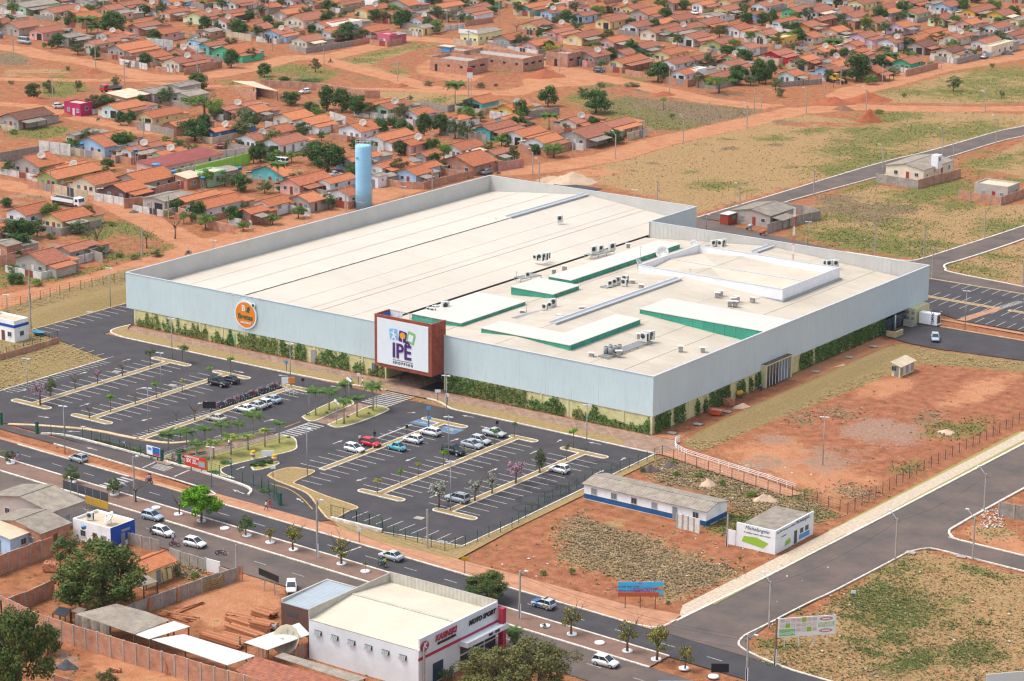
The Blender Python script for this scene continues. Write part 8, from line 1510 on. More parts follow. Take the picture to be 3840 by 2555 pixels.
KX, KY = -192.6, 340.0; ko = thing('sales_kiosk', 'white sales kiosk printed with estate map and script lettering', 'kiosk', (KX, KY, 0), anchor='white sales kiosk'); kw = 7.2; kl = 12.3
m = MB(); m.box(-kw,0,-.1,0,kl,3.0); m.build('wall', WHITE, ko); m = MB(); m.strip([(-kw,.1),(-.1,.1),(-.1,kl)], .2, 3.0, 3.9); m.build('sign_band', WHITE, ko); m = MB(); flat_poly(m, [(-kw,.2,3.02),(-.2,.2,3.02),(-.2,kl,3.3),(-kw,kl,3.3)], .08); m.build('roof', FIB, ko)
INK, LIME, DKB = mat('dark_ink', (.03,.05,.08), .6), mat('lime_print', (.30,.50,.05), .6), mat('sky_print', (.10,.33,.62), .6)
m = MB(); m.box(.01,6.0,0,.04,6.9,2.2); m.build('door', STEELD, ko)
for y in (7.9,9.6): m = MB(); m.box(.01,y,1.3,.05,y+1.0,2.1); m.build('window', STEELD, ko)
m = MB(); m.faces([(.02,7.6,.3),(.02,11,.3),(.02,11,1.1),(.02,7.6,1.1)], [(0,1,2,3)]); m.build('blue_print', DKB, ko); m = MB(); m.faces([(.02,3.0,.4),(.02,5.0,.7),(.02,4.7,1.5),(.02,3.3,1.3)], [(0,1,2,3)]); m.build('map_print', LIME, ko); m = MB(); m.faces([(-6.2,-.02,.9),(-2.2,-.02,.5),(-1.2,-.02,1.5),(-3.4,-.02,2.1),(-5.8,-.02,1.9)], [(0,1,2,3,4)]); m.build('map_print', LIME, ko)
text('Em 2013 invista no melhor.', .55, INK, ko, (.02,3.4,3.4), RT, ext=.01); text('Michelangelo', .85, INK, ko, (.02,8.6,3.45), RT, ext=.01, shear=.3); text('Michelangelo', .85, INK, ko, (-3.4,-.02,3.4), FR, ext=.01, shear=.3); text('O melhor bairro para morar', .42, INK, ko, (-3.4,-.02,2.6), FR, ext=.01); text('e investir', .42, INK, ko, (.03,2.6,2.4), RT, ext=.01)
m = MB(); m.box(-9.0,-.05,-.1,-7.3,.05,2.4); m.build('side_panel', WHITE, ko)
p = t(3,2,1210,330); E_ = house(p, 1.8, 6.0, 2.0, 'y', 'n', '', 0, label='small yellow meter hut with slatted doors on the bank', anchor='yellow meter hut')
for i in range(5): m = MB(); m.box(.91,-2.8+i*1.15,.2,.96,-1.75+i*1.15,1.8); m.build('slatted_door', [STEEL, ACW][i % 2], E_)
p = t(3,1,1548,1440); o = thing('generator', 'white container generator with dark grille in the delivery yard', 'generator', (*p,0), 0, anchor='white generator'); m = MB(); m.box(-4.2,0,.3,0,1.7,2.7); m.build('casing', WHITE, o); m = MB(); m.box(.01,.2,.7,.05,1.5,2.4); m.build('grille', ACG, o); text('STEMAC', .9, PURPLE, o, (-1.0,-.02,1.6), (R(90),R(-90),0), ext=.01, off=.02); m = MB(); m.box(-4.1,.1,0,-.2,1.6,.3); m.build('skid', STEELD, o)
p = t(2,1,1985,505); o = thing('site_container', 'rust red site container beside the grey-roofed house', 'container', (*p,0), 0, anchor='red site container'); m = MB(); m.box(-2.4,0,.1,0,4.2,2.6); [m.box(.0,.2+i*.4,.15,.05,.4+i*.4,2.5) for i in range(10)]; m.build('shell', mat('container_red', (.36,.06,.03), .7, var=.2, scale=1), o); m = MB(); m.box(-2.5,-.1,2.6,.1,4.3,2.7); m.build('roof', ACW, o); m = MB(); m.box(.06,2.0,1.2,.09,3.4,2.0); m.build('window', GRN, o)
p = t(2,2,1915,690); o = thing('skip', 'orange rubble skip on the red path beside the mall', 'skip', (*p,0), R(10), anchor='orange skip'); m = MB(); m.faces([(-1.9,0,.1),(-.3,0,.1),(-.3,1.6,.1),(-1.9,1.6,.1),(-2.4,-.1,1.1),(.2,-.1,1.1),(.2,1.7,1.1),(-2.4,1.7,1.1)], [(0,1,5,4),(1,2,6,5),(2,3,7,6),(3,0,4,7),(3,2,1,0)]); m.build('tub', mat('skip_orange', (.62,.10,.02), .6), o); m = MB(); m.box(-2.2,0,.7,.1,1.6,.9); m.build('rubble', CONC, o)
for c,r,x,y,col,l in ((2,2,2085,525,YL,'yellow cement mixer by the side door of the mall'),(2,1,2185,550,STEEL,'grey cement mixer in front of the red container'),(2,1,2310,600,mat('mixer_orange', (.5,.12,.03), .6),'orange cement mixer beside the grey-roofed house')):
 o = thing('cement_mixer', l, 'cement mixer', (*t(c,r,x,y),0), R(40), 'cement mixers'); m = MB(); m.tube([(-.5,0,.9),(-.2,0,1.0),(.4,0,1.25),(.75,0,1.4)], [.3,.55,.45,.25], 10); m.build('drum', col, o); m = MB(); [m.bar((a,b_,0),(a*.3,0,.9),.08) for a,b_ in ((-.6,-.5),(-.6,.5),(.6,-.5),(.6,.5))]; m.build('stand', STEELD, o); m = MB(); m.lathe([(.3,-.06),(.3,.06)], 10); w_ = m.build('wheel', TYRE, o, (-.6,.55,.3)); w_.rotation_euler = (R(90),0,0)
hpick(3,1,1430,0,1085,1700,'c','z','',3.0,label='cream house with grey metal roof and white water turret',anchor='cream house in the upper field'); p = t(3,0,1560,1490,4.5); o = HOUSES[-1][0]; m = MB(); q = (p[0]-o.location.x, p[1]-o.location.y); m.box(q[0]-2,q[1],2.5,q[0],q[1]+2.6,6.2); m.build('turret', WHITE, o); m = MB(); m.box(q[0]+.01,q[1]+.8,4.6,q[0]+.05,q[1]+1.5,5.6); m.build('turret_window', GLASS, o)
bwall(3,1,((995,105),(1375,165)), 2.3, 'grey plastered wall in front of the cream field house', WM['grey block'], 3.2); bwall(3,1,((1375,165),(1770,60)), 2.4, 'raw brick side wall of the cream field house', BRICK, 3.0)
hpick(3,1,2205,150,1900,2315,'k','F','',2.9,label='flat grey cement block house inside brick walls in the upper field',anchor='grey cement house'); bwall(3,1,((1755,250),(1950,285),(2135,318),(2400,225)), 2.2, 'raw brick wall round the grey cement house', BRICK, 3.0)
hpick(3,1,20,420,-330,240,'k','z','j',2.9,label='grey unfinished house with sheet roofs and carport by the asphalt street',anchor='grey-roofed house'); bwall(3,1,((-10,575),(240,500),(475,450)), 2.3, 'rendered grey wall beside the unfinished grey house', WM['grey block'], 3.0); bwall(3,1,((475,450),(330,400),(130,370)), 2.3, 'rear grey wall of the unfinished house plot', WM['grey block'], 3.0)
hpick(0,1,128,1385,-120,236,'w','F','',3.6,label='white flat-roofed building with a blue band at the left edge',anchor='blue-banded white building'); o, _, b_, W2_, L2_, _ = HOUSES[-1]; m = MB(); m.box(-W2_/2-.05,-L2_/2-.05,3.0,W2_/2+.05,L2_/2+.05,3.6); m.build('blue_band', mat('cobalt_blue', (.01,.07,.40), .6), o)
bwall(0,2,((-30,175),(300,85),(540,10)), 1.1, 'low brick wall at the edge of the dry slope', BRICK, 2.6); bwall(3,2,((2120,1600),(2400,1650)), 2.4, 'pale plastered wall at the right edge beside the street corner', WM['grey block'], 3)
m = MB(); m.lathe([(.5,0),(1.1,.6),(1.15,.65),(1.0,.6),(.5,.25)], 12); o = m.build('tub', mat('tub_blue', (.05,.24,.36), .6), None, (*t(0,1,350,1510),.1)); o.scale = (1.5,.9,1); tag(o, 'blue rubble tub beside the white building', 'tub')
def raw(E, W_, L_, h, label, anchor=None):
 o = thing('unfinished_building', label, 'building', (E[0]-W_/2, E[1]+L_/2, 0), 0, anchor=anchor); x, y = W_/2, L_/2; m = MB(); m.box(-x,-y,-.2,x,y,h-1.2); m.build('wall', BRICK, o); m = MB(); m.strip([(-x+.1,-y+.1),(x-.1,-y+.1),(x-.1,y-.1),(-x+.1,y-.1)], .2, h-1.2, h, closed=True); m.build('parapet', BRICK, o); m = MB(); m.box(-x+.2,-y+.2,h-1.19,x-.2,y-.2,h-1.05); m.build('concrete_slab', CONC, o)
 n = max(2, int(L_/4))
 for i in range(n+1): m = MB(); m.cbox(x+.03, -y+L_*i/n, -.1, .14, .3, h+.1); m.build('pillar', CONC, o)
 for i in range(n): m = MB(); m.box(x+.005, -y+L_*(i+.25)/n, 2.0, x+.04, -y+L_*(i+.75)/n, 2.7); m.build('hole_shade_panel', DARK, o)  # dark strips on solid brick paint the shade of unglazed windows
 for k in range(max(1,int(W_/5))): m = MB(); xx = -x+W_*(k+.4)/max(1,int(W_/5)); m.box(xx,-y-.04,.0 if k == 0 else 2.0,xx+1.1,-y-.005,2.4 if k == 0 else 2.7); m.build('hole_shade_panel', DARK, o)  # same painted shade on the front: a doorway first, then windows
 m = MB(); m.box(-x-.02,-y-.03,h-1.3,x+.02,-y-.004,h-1.1); m.box(x+.004,-y-.03,h-1.3,x+.03,y,h-1.1); m.build('ring_beam', CONC, o); return o
Eb = t(1,0,1945,690); raw(Eb, 16, 11, 4.6, 'front wing of the unfinished brick building with slab roof', 'unfinished brick building'); raw((Eb[0]+10.5, Eb[1]+17), 26, 12, 4.4, 'middle wing of the unfinished brick building'); raw((Eb[0]+17, Eb[1]+34), 9, 9, 4.6, 'far wing of the unfinished brick building'); raw((Eb[0]-12, Eb[1]+14), 13, 9, 5.2, 'left block of the unfinished building with grey base')
o = thing('hut', 'small blue hut with cream roof on the unfinished building', 'hut', (*t(1,0,1740,470,4.5),4.2)); m = MB(); m.box(-2,0,0,2,2.5,1.8); m.build('wall', DKB, o); m = MB(); m.box(-2.6,-.5,1.8,2.6,3,1.95); m.build('roof', ROOFS['n'][0], o)
yard([t(1,0,2100,440), t(1,0,2352,500), t(2,0,160,560)], 'brick', None, 0, 1.6, label='low brick wall behind the unfinished building'); yard([t(0,0,2130,850), t(0,0,2352,915), t(1,0,0,870)], 'brick', None, 0, 2.4, label='brick compound wall beside the grey sheds'); shed('cream sheet canopy in the brick compound', 0, 0, ((2130,745),(2352,805),(2560,840),(2330,750)), (3,3,3,3), ROOFS['n'][0])
yard([t(0,0,1345,460), t(0,0,1590,480)], 'white', None, 0, 4.2, label='tall pale mint wall beside the orange-roofed house')
limey = yard([t(0,1,1800,60), t(0,0,2300,1500)], 'white', None, 0, 3.0, label='long lime green wall of the row building'); [ch.data.materials.clear() or ch.data.materials.append(mat('lime_wall', (.28,.62,.06), .8)) for ch in limey.children if ch.name.startswith('wall_panel')]
# ================================================================== lamps, poles, fences, signs
LHM = mat('lamp_head', (.62,.66,.70), .4); CPOLE = mat('concrete_pole', (.40,.36,.31), .9, var=.2, scale=1)
PMESH = {}
def lamp(c, r, xb, yb, xt, yt, heads=2):
 p = t(c,r,xb,yb); h = z_at(p, px(c,r,xt,yt)[1]); o = thing('lamp_post', 'tall grey lamp post with twin flat heads', 'lamp post', (*p,0), R(126+random.uniform(-8,8)) if heads == 2 else R(30), 'twin-headed lamp posts')
 k = round(h)
 if k not in PMESH: m = MB(); m.tube([(0,0,-.1),(0,0,h)], [.10,.06], 8); PMESH[k] = m.mesh('pole', STEEL);
 place('pole', PMESH[k], o)
 if 'hd' not in PMESH: m = MB(); m.box(-.16,.15,-.06,.16,.85,.05); PMESH['hd'] = m.mesh('lamp_head', LHM); m = MB(); m.bar((0,0,-.1),(0,.3,.0),.06); PMESH['ar'] = m.mesh('arm', STEEL)
 for a in (R(0), R(150)): q = place('arm', PMESH['ar'], o, (0,0,h), a); place('lamp_head', PMESH['hd'], q)
for q in ((0,2,258,555,240,160),(0,2,1483,495,1470,105),(0,2,1368,840,1355,430),(0,2,1583,160,1575,-210),(0,2,598,1030,583,595),(0,2,1945,1340,1943,970),(1,2,318,410,315,20),(1,2,1750,730,1748,315),(1,2,472,1240,470,800),(1,2,1768,1100,1765,695),(1,2,1788,1560,1785,1105),(2,2,685,1005,690,585),(3,2,503,1135,523,695),(3,1,1808,1470,1825,1105),(3,1,365,685,370,470),(0,1,1016,1255,1010,895),(0,1,65,1300,68,1140),(1,1,470,600,470,410),(1,1,1358,300,1358,145),(2,1,1785,540,1790,405),(2,1,1125,330,1120,175),(0,1,1965,760,1968,640)): lamp(*q)
POLES = []
def upole(c, r, xb, yb, xt, yt, arm=0, white=False, m_=None, cross=True):
 p = t(c,r,xb,yb); h = z_at(p, px(c,r,xt,yt)[1]); h = min(max(h,5),12); lab = 'concrete utility pole' + (' with a long lamp arm' if arm else ' with crossarm' if cross else ' without fittings') + (' and whitewashed foot' if white else ''); o = thing('utility_pole', lab, 'utility pole', (*p,0), 0, 'utility poles'); POLES.append((p, h))
 m = MB(); m.bar((0,0,-.2),(0,0,h),.26,.2); m.build('pole', m_ or CPOLE, o)
 if white: m = MB(); m.cbox(0,0,-.1,.30,.26,2.6); m.build('white_foot', WHITE, o)
 if cross: m = MB(); m.bar((-.75,.5,h-.4),(.75,-.5,h-.4),.1); m.build('crossarm', STEELD, o)
 if arm: m = MB(); s = arm; m.tube([(0,0,h-1.2),(s*.7,-.6*s,h-.1),(s*1.7,-.9*s,h+.7)], .05, 5); a = m.build('lamp_arm', STEEL, o); m = MB(); m.cbox(s*1.85,-1.0*s,h+.62,.6,.3,.14); m.build('lamp_head', LHM, a)
for q in ((1,3,565,440,560,-95,1,1),(2,3,70,1000,80,555,1,1),(2,3,2155,1600,2165,1140,1,1),(0,2,1237,1480,1235,1060,1,1),(3,3,1170,455,1190,70,-1),(3,3,1880,450,1915,60,-1),(3,3,10,1065,35,650,-1),(3,2,1985,1555,2008,1215,-1),(1,3,1575,345,1610,-10,0),(0,1,285,1480,245,760,0),(0,1,1308,790,1305,515,0),(0,1,470,215,470,10,0),(0,1,1550,440,1547,230,0),
 (3,1,418,220,425,-5,0),(3,1,980,785,1000,480,0),(3,1,1430,805,1452,535,0,0,0,0),(3,1,1985,625,1997,360,0,0,0,0),(3,1,1505,990,1512,715,0),(3,1,2340,1055,2347,780,0),(3,0,350,1040,350,835,-1),(3,0,900,1020,903,825,-1),(3,0,1995,1025,2000,860,-1),(3,0,518,900,522,720,0),(3,0,668,780,668,600,0),(3,0,1050,770,1047,590,0),(3,0,1590,635,1592,455,0),(3,0,1600,1440,1605,1210,-1),(3,0,2093,1325,2103,1090,-1),(3,0,1052,1560,1055,1360,-1),(3,0,1700,1530,1705,1320,0),
 (2,0,950,1460,950,1235,-1),(2,0,1573,1310,1573,1085,-1),(2,0,2158,1170,2158,970,-1),(2,0,188,1600,188,1400,-1),(2,0,1443,860,1450,650,0),(2,0,1810,1140,1813,930,0,0,0,0),(2,0,2225,1000,2228,800,0),(2,0,2290,1030,2295,840,0),(2,0,1213,1280,1213,1090,0),(2,0,1165,1150,1165,1005,0),(2,0,557,1440,557,1205,0),(2,0,438,660,440,460,0),(2,1,1335,275,1340,90,0),(2,1,2090,370,2098,150,-1),(2,1,250,110,258,-80,-1),
 (0,0,880,640,878,380,0),(0,0,1145,780,1140,560,0),(0,0,485,925,480,685,0,0,0,0),(0,0,122,465,120,270,0),(0,0,1815,680,1812,450,0),(0,0,1840,770,1838,640,0),(0,0,955,130,952,-50,0),(0,0,1320,1270,1318,1085,0),(1,0,625,600,620,440,0),(1,0,150,465,148,310,0),(1,0,1302,750,1303,550,0,0,0,0),(1,0,1950,890,1950,690,0),(1,0,1953,455,1962,280,0),(1,0,690,400,688,240,0),(1,0,1755,270,1757,70,0),(1,0,2232,200,2235,10,0),(1,1,825,370,826,115,0),(1,1,1620,170,1618,-20,0),(0,3,2175,640,2178,315,0),(1,3,1545,1640,1550,1255,0)): upole(*q)
upole(3,3,65,1425,95,995,0,True,mat('rust_pole', (.26,.12,.06), .9),False); upole(2,3,1975,325,1930,40,0,True,None,False)
def cable(i, j, dz):
 (p, h), (q, k) = POLES[i], POLES[j]; L = math.hypot(q[0]-p[0], q[1]-p[1]); m = MB(); m.tube([(p[0]+(q[0]-p[0])*u, p[1]+(q[1]-p[1])*u, h-dz+(k-h)*u-L*.03*4*u*(1-u)) for u in [n/8 for n in range(9)]], .018, 3, 0, False); o = m.build('power_cable', BLACK); tag(o, 'thin power cable slung between two utility poles', 'cable', 'power cables', ((p[0]+q[0])/2,(p[1]+q[1])/2))
for a, b_ in ((3,0),(0,1),(1,2)): [cable(a,b_,d) for d in (.4,.9,2.2)]
for a, b_ in ((4,6),(7,4),(12,11),(30,31),(14,15)): cable(a,b_,.5)
FG = mat('fence_green', (.02,.085,.05), .6); FD = mat('fence_dark', (.055,.055,.055), .8)
def fence(pts, label, m_=FG, h=2.0, step=2.6, strands=5, mat_w=None):
 o = thing('wire_fence', label, 'fence', (*pts[0],0)); Q = rel([tuple(p) for p in pts], pts[0]); w = MB(); pm = MB(); pm.cbox(0,0,-.1,.09,.09,h+.1); me = pm.mesh('post', m_)
 for i in range(len(Q)-1):
  p, q = Q[i], Q[i+1]; n = max(1, round(math.hypot(q[0]-p[0], q[1]-p[1])/step))
  for k in range(n+(i == len(Q)-2)): place('post', me, o, (p[0]+(q[0]-p[0])*k/n, p[1]+(q[1]-p[1])*k/n, 0))
  for s in range(strands): z = .15+(h-.25)*s/(strands-1); w.bar((*p,z),(*q,z),.022)
  for k in range(n*3): u = k/(n*3); x, y = p[0]+(q[0]-p[0])*u, p[1]+(q[1]-p[1])*u; w.bar((x,y,.1),(x,y,h-.05),.014)
 w.build('wire_mesh', m_, o)
fence([t(0,2,342,850),t(0,2,600,872),t(0,2,760,893),t(0,2,1010,965),t(0,2,1290,1050),t(0,2,1490,1100)], 'green wire fence along the car park front beside the exit lane'); fence([t(0,2,1905,1205),t(0,2,2130,1270),t(0,2,2330,1330),t(1,2,120,1420),t(1,2,215,1505)], 'green wire fence curving past the red banner to the exit'); fence([t(1,2,215,1500),t(1,2,170,1400),t(1,2,55,1345)], 'short green wire fence by the exit lane bend')
fence([t(1,3,1165,200),t(1,3,1265,240),t(1,3,1485,300),t(1,3,1735,372),t(1,3,1925,330),t(1,3,2352,165),t(2,2,300,1490),t(2,2,740,1290),t(2,2,1240,1110),t(2,2,1380,1055)], 'green wire fence round the right corner of the car park'); fence([t(2,2,1380,1055),t(2,2,1590,1130),t(2,2,1910,1235),t(2,2,2240,1340),t(3,2,110,1410),t(3,2,450,1490),t(3,2,660,1560)], 'dark wire fence above the weedy lot along the path', FD); fence([(-192.9,364.5),(-193.6,388),(-192.6,430),(-191.5,470)], 'wire fence between red lot and stone pavement', FD)
fence([t(0,1,-60,1262),t(0,1,190,1235),t(0,1,640,1110),t(0,1,1150,1010),(-389,440),(-389,500)], 'sparse wire fence at the top of the dry slope by the dirt road', FD, 2.0, 3.0, 4); fence([t(0,2,-20,170),t(0,2,300,85),t(0,2,530,0)], 'thin posts on the low brick wall by the slope', FD, 2.2)
def rails(pts, label, h=1.0, m_=WHITE, step=2.4):
 o = thing('handrail', label, 'railing', (*pts[0],.05)); Q = rel([tuple(p) for p in pts], pts[0]); b = MB()
 for z in (.45*h,.75*h,h): b.tube([(*p,z) for p in Q], .045, 5)
 b.build('rail', m_, o); pm = MB(); pm.cbox(0,0,-.1,.08,.08,h+.1); me = pm.mesh('post', m_)
 for i in range(len(Q)-1):
  p, q = Q[i], Q[i+1]; n = max(1, round(math.hypot(q[0]-p[0], q[1]-p[1])/step)); [place('post', me, o, (p[0]+(q[0]-p[0])*k/n, p[1]+(q[1]-p[1])*k/n, 0)) for k in range(n)]
rails(curve([t(2,2,1540,925),t(2,2,1502,940),t(2,2,1510,1000),t(2,2,1600,1050)],4)+[t(2,2,1900,1145),t(2,2,2352,1285),t(3,2,255,1372)], 'long pale handrail curving down the side path', 1.1)
rails([t(0,2,1510,1085),t(0,2,1700,1020),t(0,2,2100,925),t(1,2,180,850)], 'pale handrail along the upper edge of the entrance path', 1.1, ACW); rails([t(0,2,1700,1130),t(0,2,2000,1050),t(0,2,2352,960),t(1,2,300,875)], 'pale handrail along the lower edge of the entrance path', 1.1, ACW); rails([t(1,2,270,480),t(1,2,385,510)], 'white trolley bay rail behind the motorcycles', 1, ACW, 1.2); rails([t(0,2,1590,475),t(0,2,1690,445)], 'grey trolley bay rail on the planted strip', 1, ACW, 1.2)
for c,r,x,yb,yt,l in ((0,2,1490,1105,1000,'green gate post beside the blue banner'),(0,2,1648,1140,1040,'green gate post beside the red banner'),(0,2,12,765,660,'green gate post at the left edge'),(0,2,342,850,745,'green gate post at the exit lane start'),(1,2,222,1508,1400,'green gate post at the exit lane bend')):
 p = t(c,r,x,yb); h = z_at(p, px(c,r,x,yt)[1]); o = thing('gate_post', l, 'gate post', (*p,0)); m = MB(); m.cbox(0,0,-.1,.45,.45,h+.1); m.build('post', mat('gate_green_post', (.01,.11,.06), .5), o); m = MB(); m.cbox(0,0,h,.52,.52,.12); m.build('cap', FG, o)
o = thing('green_gate', 'open green mesh gate panels on a white kerb by the avenue', 'gate', (*t(1,3,690,70),.4)); gp = [rel([t(1,3,690+i*117,72+i*29)], t(1,3,690,70))[0] for i in range(5)]
for i in range(4): m = MB(); a, b_ = gp[i], gp[i+1]; [m.bar((*a,z),(*b_,z),.06) for z in (.15,1.9)]; m.bar((*a,0),(*a,2.0),.1); m.bar((*b_,0),(*b_,2.0),.1); [m.bar((a[0]+(b_[0]-a[0])*k/8,a[1]+(b_[1]-a[1])*k/8,.15),(a[0]+(b_[0]-a[0])*k/8,a[1]+(b_[1]-a[1])*k/8,1.9),.02) for k in range(1,8)]; m.build('gate_panel', FG, o)
def board(p, q, z0, z1, face, label, cat='sign', th=.1, posts=2, pm=STEEL, anchor=None, group=None):
 o = thing('signboard', label, cat, (*p,0), math.atan2(q[1]-p[1], q[0]-p[0]), group, anchor=anchor); L = math.hypot(q[0]-p[0], q[1]-p[1]); m = MB(); m.box(0,-th,z0,L,0,z1); pn = m.build('panel', face, o)
 for i in range(posts): x = L*(i+.5)/posts; m = MB(); m.cbox(x,.08,-.2,.12,.12,z0+.5 if posts > 1 else z1); m.build('post', pm, o)
 return o, pn, L
def wr(pn, s, size, m_, x, z, **k): return text(s, size, m_, pn, (x,-.115,z), FR, ext=.006, **k)
def quad(pn, x0, z0, x1, z1, m_, name='print', y=-.108): m = MB(); m.poly([(x0,y,z0),(x1,y,z0),(x1,y,z1),(x0,y,z1)]); return m.build(name, m_, pn)
BN = mat('banner_red', (.60,.045,.02), .6); p, q = t(0,2,1705,1172), t(0,2,1900,1222); o, pn, L = board(p, q, .7, 2.75, BN, 'red banner offering purchases in three instalments by the gate', 'banner', anchor='red banner', pm=FG)
wr(pn, 'ALIMENTOS EM', .50, SW, L*.33, 2.4, off=.012); wr(pn, '3X', .95, SW, L*.17, 1.72, off=.03); wr(pn, 'SEM', .44, SW, L*.44, 1.92, off=.012); wr(pn, 'JUROS', .44, SW, L*.47, 1.48, off=.012); quad(pn, L*.62, 1.0, L*.95, 2.2, mat('card_orange', (.62,.20,.02), .5)); quad(pn, L*.65, 1.15, L*.92, 1.95, mat('card_blue', (.25,.42,.60), .4), y=-.112)
p, q = t(0,2,1353,1075), t(0,2,1475,1110); o, pn, L = board(p, q, .9, 2.5, WHITE, 'white and blue advertising banner on the fence by the gate', 'banner', pm=FG); quad(pn, L*.45, .95, L-.05, 2.45, mat('banner_blue', (.02,.12,.45), .5)); quad(pn, L*.45, .95, L-.05, 1.25, BN, y=-.112); quad(pn, .3, 1.7, L*.38, 2.2, mat('sky_print', (.10,.33,.62), .6))
def base_line(c, r, xa, xb, yb): return t(c,r,xa,yb), t(c,r,xb,yb)
p, q = base_line(2,3,970,1385,898); zz = [z_at(p, px(2,3,0,y)[1]) for y in (790,655)]; o, pn, L = board(p, q, zz[0], zz[1], mat('billboard_sky', (.08,.48,.80), .5), 'sky blue builders merchant billboard with brickwork strip on the empty lot', 'billboard', posts=3, pm=WOODP, anchor='blue billboard'); H_ = zz[1]-zz[0]
quad(pn, 0, zz[0], L*.9, zz[0]+H_*.3, mat('brick_print', (.50,.09,.02), .6), y=-.104)
for i in range(13):
 for k in range(4): quad(pn, L*i/13+.02+(k % 2)*.0, zz[0]+.03+k*H_*.075, L*(i+1)/13-.02, zz[0]+(k+1)*H_*.075, mat('brick_print_b', (.56,.12,.03), .6), 'brick_print') if not (i > 11 and k > 1) else None
RDK = mat('ink_magenta', (.42,.01,.10), .5); wr(pn, 'Transforme sua doação em', .42, RDK, L*.22, zz[0]+H_*.42, off=.012, sx=.78); wr(pn, '"CONCRETO"', .8, RDK, L*.60, zz[0]+H_*.43, off=.02, sx=.72); wr(pn, 'Coccinella', .85, DKB, L*.49, zz[0]+H_*.63, shear=.3); wr(pn, 'Fone: (64) 3661-7100', .42, INK, L*.19, zz[0]+H_*.68); quad(pn, L*.45, zz[0]+H_*.84, L*.53, zz[0]+H_*.92, BN); quad(pn, L*.78, zz[0]+H_*.45, L*.97, zz[0]+H_*.62, mat('brick_hand', (.42,.20,.10), .7)); quad(pn, L*.9, zz[0]+H_*.5, L*.99, zz[0]+H_*.72, mat('glove_yellow', (.60,.33,.05), .7), y=-.112)
p, q = t(3,3,85,1262), t(3,3,612,1225); zz = [z_at(p, px(3,3,0,y)[1]) for y in (1166,992)]; o, pn, L = board(p, q, zz[0], zz[1], WHITE, 'white dental billboard with a grid of smiles and green squares', 'billboard', posts=4, pm=ACW, anchor='dental billboard'); H_ = zz[1]-zz[0]; LIP = [mat('lip_a', (.60,.22,.22), .6), mat('lip_b', (.70,.45,.40), .6), mat('lip_c', (.45,.30,.25), .6)]; rr = random.Random(9)
for i in range(7):
 for k in range(3):
  x0, z0 = L*.03+i*L*.093, zz[0]+H_*(.22+k*.26)
  if (i,k) in ((4,2),(1,1),(5,0)): quad(pn, x0, z0, x0+L*.085, z0+H_*.24, LIME)
  elif k > 0 or i > 2: quad(pn, x0, z0, x0+L*.085, z0+H_*.24, mat('tile_pale', (.72,.64,.62), .6)); m = MB(); m.poly([(x0+L*.043+L*.036*math.cos(a),-.113,z0+H_*.12+H_*.06*math.sin(a)) for a in [j*.628 for j in range(10)]]); m.build('smile_print', LIP[rr.randrange(3)], pn); quad(pn, x0+L*.02, z0+H_*.10, x0+L*.066, z0+H_*.14, SW, 'smile_print', -.117)
quad(pn, L*.02, zz[0]+H_*.06, L*.3, zz[0]+H_*.42, mat('leaf_green_sign', (.24,.52,.20), .5)); wr(pn, 'OdontoMelo', .75, SW, L*.16, zz[0]+H_*.2); quad(pn, L*.69, zz[0]+H_*.42, L*.98, zz[0]+H_*.66, LIME); wr(pn, 'A GENTE QUER VER', .42, SW, L*.83, zz[0]+H_*.585, off=.01); wr(pn, 'O SEU SORRISO', .42, SW, L*.83, zz[0]+H_*.485, off=.01)
for z0 in (.72,.10): m = MB(); m.poly([(L*.83+L*.12*math.cos(a),-.113,zz[0]+H_*(z0+.12)+H_*.10*math.sin(a)) for a in [j*.45 for j in range(14)]]); m.build('smile_print', LIP[0], pn); quad(pn, L*.76, zz[0]+H_*(z0+.09), L*.9, zz[0]+H_*(z0+.15), SW, 'smile_print', -.117)
p, q = t(3,3,1990,1760), t(3,3,2420,1720); z0 = z_at(p, px(3,3,0,1505)[1]); o, pn, L = board(p, q, z0-2.6, z0, mat('board_pale', (.60,.68,.66), .6), 'pale billboard cut by the bottom right edge', 'billboard', posts=3, pm=ACW); quad(pn, L*.5, z0-1.9, L*.75, z0-1.4, LIME)
p, q = t(2,3,1340,1690), t(2,3,1660,1690); z0 = z_at(p, px(2,3,0,1560)[1]); board(p, q, z0-1.5, z0, mat('board_blue_back', (.20,.28,.36), .6), 'low blue-framed board at the bottom edge by the carriageway', 'billboard')
p, q = t(1,3,32,712), t(1,3,212,790); zz = [z_at(p, px(1,3,0,y)[1]) for y in (585,525)]; board(p, q, zz[0], zz[1], BLACK, 'black framed gantry sign back above the timber yard entrance', 'gantry sign', posts=2, anchor='gantry sign')
